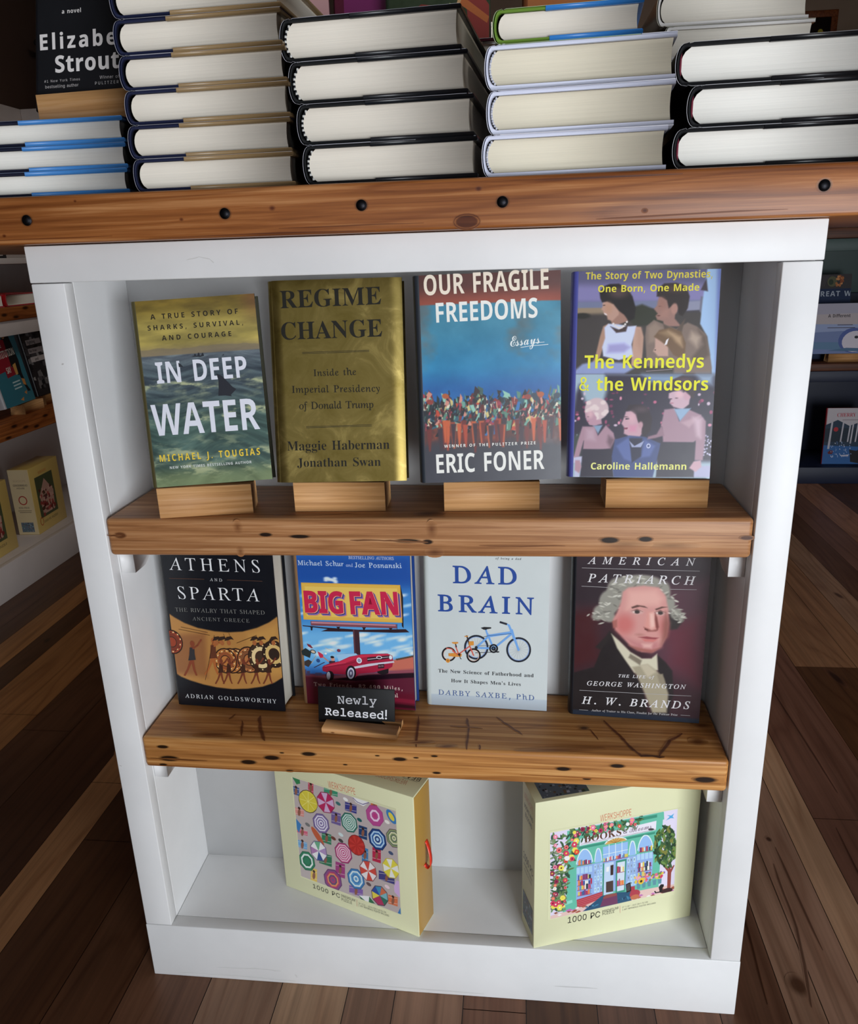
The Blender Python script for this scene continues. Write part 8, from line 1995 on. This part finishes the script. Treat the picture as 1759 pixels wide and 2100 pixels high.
a1 = [('p', '14161A', 0, [(0.085, 0.20), (0.10, 0.235), (0.125, 0.21), (0.135, 0.13), (0.13, 0.09), (0.11, 0.085), (0.09, 0.12)]), ('p', '14161A', 0, [(0.115, 0.09), (0.13, 0.09), (0.135, 0.05), (0.145, 0.03), (0.13, 0.03), (0.122, 0.055)]), ('e', 'A87A5A', 0, 0.098, 0.215, 0.010, 0.013, 0),
      ('p', '8E1A2A', 0, [(0.0, 0.10), (0.09, 0.11), (0.095, 0.20), (0.0, 0.21)]), ('p', '8E1A2A', 0, [(0.055, 0.085), (0.10, 0.09), (0.10, 0.115), (0.055, 0.112)]),
      ('t', 'THE', 'H', 0, 'E0DCD4', 0.052, 0.176, 0.075, 0.178, 0.012), ('t', 'CONSTITUTION', 'H', 0, 'E0DCD4', 0.012, 0.142, 0.128, 0.150, 0.022), ('t', 'SAY?', 'H', 0, 'E0DCD4', 0.062, 0.098, 0.092, 0.100, 0.018),
      ('p', 'C89A54', 0, [(0.098, 0.12), (0.115, 0.125), (0.112, 0.09), (0.10, 0.088)]), ('p', 'C8884A', 0, [(0.118, 0.075), (0.133, 0.07), (0.132, 0.05), (0.12, 0.055)]), ('p', 'C8884A', 0, [(0.11, 0.03), (0.125, 0.035), (0.12, 0.022)]), ('p', 'C8884A', 0, [(0.08, 0.012), (0.10, 0.018), (0.095, 0.006)]),
      ('t', 'EVERYDAY', 'G', 0.0, 'B8D4D8', 0.07, 0.068, 0.108, 0.07, 0.006), ('t', 'CITIZENS', 'G', 0.0, 'B8D4D8', 0.07, 0.055, 0.108, 0.057, 0.006)]
a1 = [o for o in a1 if not (o[0] == 't' and o[1] in ('EVERYDAY', 'CITIZENS'))] + [('p', 'B8D4D8', 0, [(0.07, v), (0.108, v + 0.002), (0.108, v + 0.006), (0.07, v + 0.004)]) for v in (0.066, 0.056, 0.046)]
a2 = []
rr_ = random.Random(3)
for i in range(70):
    a, b, s = rr_.uniform(0, 0.15), rr_.uniform(0, 0.23), rr_.uniform(0.004, 0.014)
    a2.append(('p', rr_.choice(['1A1A20', '2A2A30', '4A484C', '6A686A', '8E8C8C', '101014']), 0, [(a - s, b - s * 0.7), (a + s, b - s), (a + s * 0.8, b + s), (a - s, b + s * 0.6)]))
for s_, v in (('Fighting', 0.185), ('for Freedom', 0.155), ('and Hope', 0.125)):
    a2 += [('p', 'B4ACAC', 0, [(0.02, v - 0.006), (0.11, v - 0.004), (0.11, v + 0.014), (0.02, v + 0.012)])]
a2 += [('t', 'Fighting', 'H', 0, '1A1A1C', 0.028, 0.183, 0.075, 0.184, 0.011), ('t', 'for Free', 'H', 0, '1A1A1C', 0.026, 0.153, 0.070, 0.154, 0.010), ('t', 'and', 'H', 0, '1A1A1C', 0.045, 0.123, 0.066, 0.124, 0.010)]
LG_ = 'books on blocks on the left bookcase'
side_book('teal hardcover with a dark falling figure on a block on the left bookcase', 1.545, 0.582, 0.200, 0.262, 0.03, 0.16, 0.10, LG_, [tuple([o[0], o[1], o[2], [(a * 1.3, b * 1.08) for a, b in o[3]]]) if o[0] == 'p' else ((o[0], o[1], o[2], o[3], o[4], o[5] * 1.3, o[6] * 1.08, o[7] * 1.3, o[8] * 1.08, o[9] * 1.1) if o[0] == 't' else (o[0], o[1], o[2], o[3] * 1.3, o[4] * 1.08, o[5] * 1.2, o[6] * 1.1, o[7])) for o in a1], '2E7486', cover='1E2A30', spine='A8A8AC', res=0.004, x=LX - 0.035)
side_book('black and white photo-collage hardcover beside the teal one on the left bookcase', 1.790, 0.582, 0.160, 0.250, 0.03, 0.14, 0.0, LG_, a2, '1C1C22', cover='16161A', spine='101016', res=0.004, x=LX - 0.07)


def left_stand(label, y, x, w=0.11):
    r = thing('book_stand', label, 'book stand', (x, y, 0.5465), (0, 0, math.pi / 2 + 0.08), 'book blocks on the left bookcase')
    m = MB()
    m.prism([(0, 0), (0, 0.034), (0.036, 0.029), (0.038, 0.055), (0.047, 0.055), (0.052, 0)], 0, w, lambda a, b, t: (t, a, b))
    m.build('block', MAT['block'], r)


left_stand('pale wooden block under the teal book on the left bookcase', 1.635, LX - 0.030, 0.13)
left_stand('pale wooden block under the photo-collage book on the left bookcase', 1.815, LX - 0.062)
left_stand('pale wooden block nearer the camera than the teal book on the left bookcase', 1.30, LX - 0.015)


def left_puzzle(label, x, y, yaw):
    r = thing('puzzle_box', label, 'puzzle box', (x, y, 0.1142), (0, 0, yaw), 'puzzle boxes on the left bookcase')
    m = MB()
    m.box((0, 0, 0), (0.20, 0.075, 0.240), ink('C8AC62'), 0, 0.001)
    side = lambda u, v, l: np.stack([np.full_like(u, -0.0001) - l, 0.075 - u, v], 1)
    front = lambda u, v, l: np.stack([u, np.full_like(u, -0.0001) - l, v], 1)
    ring = [(0.0375 + 0.014 * math.cos(t), 0.128 + 0.015 * math.sin(t)) for t in [i * 0.2618 for i in range(25)]]
    overlay(m, [('p', 'CCBA92', 0, [(0.001, 0.001), (0.074, 0.001), (0.074, 0.239), (0.001, 0.239)]), ('t', 'WERKSHOPPE', 'G', -0.01, 'A0806A', 0.014, 0.195, 0.060, 0.195, 0.008), ('t', 'GINGERBREAD', 'G', 0.01, '4A4038', 0.012, 0.180, 0.064, 0.180, 0.007), ('t', 'HOUSE', 'G', 0.01, '4A4038', 0.024, 0.170, 0.052, 0.170, 0.006),
                ('l', 'B02A28', 0.0035, ring), ('t', '1000 PIECE', 'G', 0.01, '4A4038', 0.018, 0.098, 0.056, 0.098, 0.006), ('l', '6A5A4A', 0.002, [(0.014, 0.09), (0.062, 0.09)]), ('l', '6A5A4A', 0.002, [(0.018, 0.084), (0.06, 0.084)])] + [(o[0], o[1], 0, [(a * 0.9 + 0.010, b * 0.8 + 0.002) for a, b in o[3]]) for o in thumb(0.005, 0.010, 0.055, 0.055)], side)
    ops = [('p', '4A5238', 0, [(0.03, 0.05), (0.15, 0.05), (0.15, 0.20), (0.03, 0.20)])]
    q = random.Random(5)
    ops += [('p', 'B89080', 0, [(0.05, 0.06), (0.13, 0.06), (0.14, 0.13), (0.09, 0.185), (0.045, 0.13)])]
    for i in range(60):
        a, b, s = q.uniform(0.045, 0.135), q.uniform(0.058, 0.15), q.uniform(0.003, 0.008)
        ops.append(('p', q.choice(['7A2A2A', '8E3A34', 'C8A090', '5A2020', '6A3A3A', '4A3A2A', 'A85048']), 0, [(a - s, b - s), (a + s, b - s * 0.6), (a + s * 0.5, b + s), (a - s, b + s * 0.8)]))
    ops += [('t', 'WERKSHOPPE', 'G', -0.01, 'D06A3A', 0.06, 0.207, 0.115, 0.207, 0.010), ('l', 'B83A24', 0.0025, [(0.03 + 0.010 * math.cos(t), 0.040 + 0.014 * math.sin(t)) for t in [i * 0.2618 for i in range(25)]]), ('t', '1000 PC PUZZLE', 'G', 0, '4A4038', 0.045, 0.03, 0.14, 0.03, 0.008)]
    overlay(m, ops, front, [(0, 0), (0.2, 0), (0.2, 0.225), (0, 0.225)])
    m.build('sleeve', MAT['gloss'], r)


left_puzzle('cream puzzle box with a red ring on its end, on the left bookcase floor', -1.148, 1.625, math.radians(93))
left_puzzle('cream puzzle box nearer the camera, at the left edge of the photo', -1.145, 1.305, math.radians(92))
o = thing('hardcover_book', 'bright red hardcover lying on the upper shelf of the left bookcase', 'book', (LX - 0.003, 1.607, 0.9048), (0, 0, math.pi / 2), 'books lying on the left bookcase')
book(o, 0.16, 0.23, 0.038, flat=True, cover='B01A20', spine='B01A20', pages='pages_flat')
dup(o, (LX - 0.003, 1.435, 0.9048), (0, 0, math.pi / 2 + 0.02), 'red hardcover nearer the camera, lying on the upper shelf of the left bookcase', 'books lying on the left bookcase')
o = thing('framed_picture', 'dark grey photo frame leaning on the upper shelf behind the red hardcovers', 'picture frame', (LX - 0.25, 1.42, 0.9045), Euler((0, 0, math.pi / 2)))
m = MB()
for lo, hi in (((0, 0, 0), (0.42, 0.012, 0.012)), ((0, 0, 0.112), (0.42, 0.012, 0.124)), ((0, 0, 0.012), (0.012, 0.012, 0.112)), ((0.408, 0, 0.012), (0.42, 0.012, 0.112))):
    m.box(lo, hi, ink('3A3438'), 0, 0.001)
m.build('frame', MAT['matte'], o)
m = MB()
m.box((0.012, 0.004, 0.012), (0.408, 0.010, 0.112), ink('2A2226'))
m.build('picture', MAT['gloss'], o)
for i, y in enumerate((1.50, 1.64)):
    o = thing('tabletop_frame', ('small black open stand on the white ledge, left one', 'small black open stand on the white ledge beside the cabinet corner')[i], 'stand', (LX - 0.06, y, 1.0545), (0, 0, math.pi / 2), 'black stands on the white ledge')
    m = MB()
    for lo, hi in (((0, 0, 0), (0.008, 0.06, 0.008)), ((0.09, 0, 0), (0.098, 0.06, 0.008)), ((0, 0, 0.008), (0.008, 0.008, 0.07)), ((0.09, 0, 0.008), (0.098, 0.008, 0.07)), ((0, 0, 0.07), (0.098, 0.008, 0.078)), ((0.008, 0.052, 0), (0.09, 0.06, 0.008))):
        m.box(lo, hi, ink('2A282C'), 0, 0.001)
    m.build('frame', MAT['matte'], o)

# curtain hanging on the left wall, dark wooden cupboard further back
o = thing('curtain', 'dim taupe curtain hanging behind the black novel', 'curtain', (RX0 + 0.06, 2.62, 0.0))
m = MB()
V, F = [], []
N = 40
for i in range(N + 1):
    y = 0.55 * i / N
    x = 0.025 * math.sin(i * 1.05) + 0.01 * math.sin(i * 0.4)
    V += [(x, y, 0.002), (x, y, 1.88), (x + 0.004, y, 1.88), (x + 0.004, y, 0.002)]
for i in range(N):
    for k in range(4):
        F.append([i * 4 + k, i * 4 + 4 + k, i * 4 + 4 + (k + 1) % 4, i * 4 + (k + 1) % 4])
m.add(V, F, ink('5A5048'))
m.build('cloth', MAT['fabric'], o, True)
m = MB()
m.cyl((0, -0.05, 1.885), (0, 0.62, 1.885), 0.012, 0.012, 14, ink('2A2420'))
m.build('rod', MAT['matte'], o)

# ---------------------------------------------------------------- navy bookcase at the back right
RY = 2.67
rb = thing('bookcase', 'navy blue bookcase with dark wooden shelves at the back right', 'bookcase', (1.5, RY, 0))


def rbox(name, boxes, mat, r=0.0015):
    m = MB()
    for lo, hi in boxes:
        m.box(lo, hi, PW, 0, r)
    return m.build(name, mat, rb)


rbox('plinth', [((0, 0, 0), (1.6, 0.022, 0.075))], MAT['navy'])
rbox('bottom_panel', [((0, 0.0225, 0.05), (1.6, 0.33, 0.0745))], MAT['navy'])
for x in (0.0, 1.57):
    rbox('side_panel', [((x, 0.0225, 0.0755), (x + 0.03, 0.33, 1.75))], MAT['navy'])
rbox('back_panel', [((0, 0.331, 0), (1.6, 0.345, 0.80))], MAT['navy'])
rbox('upper_back_panel', [((0, 0.331, 0.801), (1.6, 0.345, 1.75))], MAT['teal'])
rbox('shelf_apron', [((0.031, 0.004, 0.452), (1.569, 0.022, 0.498))], MAT['navy'])
rbox('shelf_apron', [((0.031, 0.004, 0.985), (1.569, 0.022, 1.033))], MAT['teal'])
rbox('shelf', [((0.031, 0.001, 0.4985), (1.569, 0.329, 0.530))], MAT['darkwood'], 0.003)
rbox('shelf', [((0.031, 0.001, 1.0335), (1.569, 0.329, 1.075))], MAT['darkwood'], 0.003)
wa = [('p', 'A8A0A4', 0, [(0, 0.12), (0.28, 0.12), (0.28, 0.21), (0, 0.21)]), ('p', '6A7AA4', 0, [(0, 0), (0.28, 0), (0.28, 0.12), (0, 0.12)]), ('p', '8A98BC', 0, [(0, 0.09), (0.28, 0.10), (0.28, 0.12), (0, 0.125)]), ('p', '5A7A9A', 0, [(0, 0.02), (0.28, 0.01), (0.28, 0.045), (0, 0.05)]),
      ('p', '9A98A8', 0, [(0, 0.165), (0.28, 0.17), (0.28, 0.21), (0, 0.21)]), ('e', '4A5A94', 0, 0.165, 0.055, 0.060, 0.052, 0.2), ('e', 'C4C0CC', 0, 0.172, 0.050, 0.052, 0.044, 0.2), ('e', '24242C', 0, 0.178, 0.068, 0.008, 0.006, 0), ('p', '4A6A8A', 0, [(0.06, 0.012), (0.28, 0.006), (0.28, 0.018), (0.14, 0.024)]),
      ('t', 'A Different', 'H', 0, '2A2630', 0.060, 0.152, 0.150, 0.152, 0.014), ('l', '4A4854', 0.003, [(0.10, 0.120), (0.16, 0.120)]), ('l', '4A4854', 0.003, [(0.06, 0.109), (0.17, 0.108)])]
RG = 'children\'s books on the navy bookcase'
o = thing('picture_book', 'pale blue picture book with a white whale on the navy bookcase', 'book', (1.803, RY + 0.05, 0.566), pose_euler(-0.02, 0.2, 0), RG)
book(o, 0.28, 0.21, 0.012, cover='8A8CA0', art=wa, base='9A98A8', res=0.006, bul=0.0, jacket=False)
rs = thing('book_stand', 'pale wooden block under the white whale picture book', 'book stand', (1.872, RY + 0.045, 0.5303), (0, 0, 0))
m = MB()
m.prism([(0, 0), (0, 0.035), (0.020, 0.032), (0.022, 0.05), (0.034, 0.05), (0.05, 0)], 0, 0.125, lambda a, b, t: (t, a, b))
m.build('block', MAT['block'], rs)
ga = [('p', '16284A', 0, [(0, 0), (0.26, 0), (0.26, 0.30), (0, 0.30)]), ('p', '3A3638', 0, [(0, 0.30), (0.26, 0.30), (0.26, 0.36), (0, 0.36)]), ('t', 'GREAT WHITE', 'H', 0, 'A8B0BC', 0.020, 0.268, 0.25, 0.268, 0.022), ('e', '5A5A40', 0, 0.09, 0.33, 0.020, 0.022, 0), ('e', '2E3A2C', 0, 0.085, 0.328, 0.010, 0.012, 0)]
q = random.Random(2)
for i in range(26):
    ga.append(('e', q.choice(['A8683A', 'C88A54', '8A4A2A']), 0, q.uniform(0.105, 0.135), q.uniform(0.305, 0.352), 0.005, 0.005, 0))
for i in range(8):
    ga.append(('l', '5A5458', 0.0012, [(0.0 + i * 0.008, 0.31), (0.03 + i * 0.006, 0.352)]))
o = thing('picture_book', 'dark blue shark book with white capitals standing behind the whale book', 'book', (1.815, RY + 0.15, 0.5305), pose_euler(0.0, 0.14, 0), RG)
book(o, 0.17, 0.36, 0.015, cover='24304A', art=ga, base='24304A', res=0.006, bul=0.0, jacket=False)
ch = [('p', '24364A', 0, [(0, 0.03), (0.22, 0.03), (0.22, 0.18), (0.15, 0.19), (0.10, 0.172), (0.05, 0.198), (0.0, 0.175)]), ('p', '1E2A38', 0, [(0, 0.10), (0.22, 0.10), (0.22, 0.165), (0.0, 0.16)]), ('p', '2A5A94', 0, [(0, 0), (0.22, 0), (0.22, 0.075), (0, 0.085)]), ('t', 'CHERRY MOON', 'B', 0.0, 'A83040', 0.045, 0.212, 0.19, 0.214, 0.016), ('l', '8A8088', 0.003, [(0.07, 0.198), (0.15, 0.198)]),
      ('e', 'A82A34', 0, 0.046, 0.156, 0.010, 0.010, 0), ('p', '5A1A24', 0, [(0.02, 0.052), (0.03, 0.062), (0.045, 0.060), (0.04, 0.045), (0.025, 0.045)]), ('p', '16141A', 0, [(0.12, 0.01), (0.17, 0.0), (0.18, 0.08), (0.14, 0.06), (0.11, 0.065), (0.115, 0.045)]), ('p', 'C8C4CC', 0, [(0.15, 0.05), (0.19, 0.04), (0.19, 0.1), (0.16, 0.09)]), ('p', 'B8B4C0', 0, [(0.075, 0.04), (0.11, 0.043), (0.11, 0.035), (0.08, 0.034)])]
for a, b, wd in ((0.022, 0.068, 0.009), (0.070, 0.100, 0.006), (0.100, 0.10, 0.006), (0.112, 0.092, 0.006), (0.132, 0.10, 0.006)):
    ch.append(('p', 'B0AEB8', 0, [(a - wd / 2, b), (a + wd / 2, b), (a + wd * 0.4 + 0.006, 0.19), (a + 0.002, 0.19)]))
for i in range(46):
    ch.append(('e', q.choice(['8AA0C8', 'A8B4D0', '5A7AB0', 'C8CCD8']), 0, q.uniform(0.03, 0.12), q.uniform(0.03, 0.10), 0.0016, 0.003, 0.4))
o = thing('picture_book', 'red-spined picture book with a moonlit birch forest on the navy bookcase floor', 'book', (1.905, RY + 0.06, 0.0752), pose_euler(-0.02, 0.06, 0), RG)
book(o, 0.21, 0.25, 0.014, cover='7A1420', spine='7A1420', art=ch, base='B4AEB4', res=0.006, bul=0.001, jacket=False)
sk = [('e', q.choice(['A8B8C8', '6A8090', '8A98A8']), 0, q.uniform(0.10, 0.165), q.choice([q.uniform(0.01, 0.06), q.uniform(0.08, 0.20)]), 0.0022, 0.0035, q.uniform(-1, 1)) for i in range(60)]
o = thing('picture_book', 'black picture book with pale flecks half hidden behind the cabinet edge', 'book', (1.640, RY + 0.06, 0.0752), pose_euler(0.02, 0.06, 0), RG)
book(o, 0.17, 0.29, 0.014, cover='0C1014', art=sk, base='0C1216', res=0.006, bul=0.0, jacket=False)
dg = [('p', '5A7A64', 0, [(0.06 + i * 0.035, 0.0), (0.078 + i * 0.035, 0.0), (0.084 + i * 0.035, 0.10), (0.066 + i * 0.035, 0.10)]) for i in range(3)]
o = thing('picture_book', 'dark green picture book with three pale stripes on the upper navy shelf', 'book', (1.80, RY + 0.03, 1.0753), pose_euler(0.0, 0.10, 0), RG)
book(o, 0.22, 0.26, 0.016, cover='142018', art=dg, base='16221A', res=0.006, bul=0.0, jacket=False)

# picture on the far wall
o = thing('framed_picture', 'brown wooden frame with a dark still life on the tan back wall', 'picture frame', (2.155, RY1 - 0.03, 1.96))
m = MB()
FW, FH, t = 0.225, 0.33, 0.035
for lo, hi in (((0, 0, 0), (FW, 0.025, t)), ((0, 0, FH - t), (FW, 0.025, FH)), ((0, 0, t), (t, 0.025, FH - t)), ((FW - t, 0, t), (FW, 0.025, FH - t))):
    m.box(lo, hi, (0.5, 0.4, 0.36), 0, 0.002)
m.build('frame', MAT['oldwood'], o)
m = MB()
m.box((t, 0.01, t), (FW - t, 0.02, FH - t), ink('1E1412'))
q = random.Random(6)
overlay(m, [('e', q.choice(['8A7A2A', 'A0902E', '6A4A2A', '7A2A2A']), 0, q.uniform(0.06, 0.17), q.uniform(0.08, 0.26), 0.014, 0.013, 0) for i in range(12)], lambda u, v, l: np.stack([u, np.full_like(u, 0.0098) - l, v], 1))
m.build('picture', MAT['matte'], o)
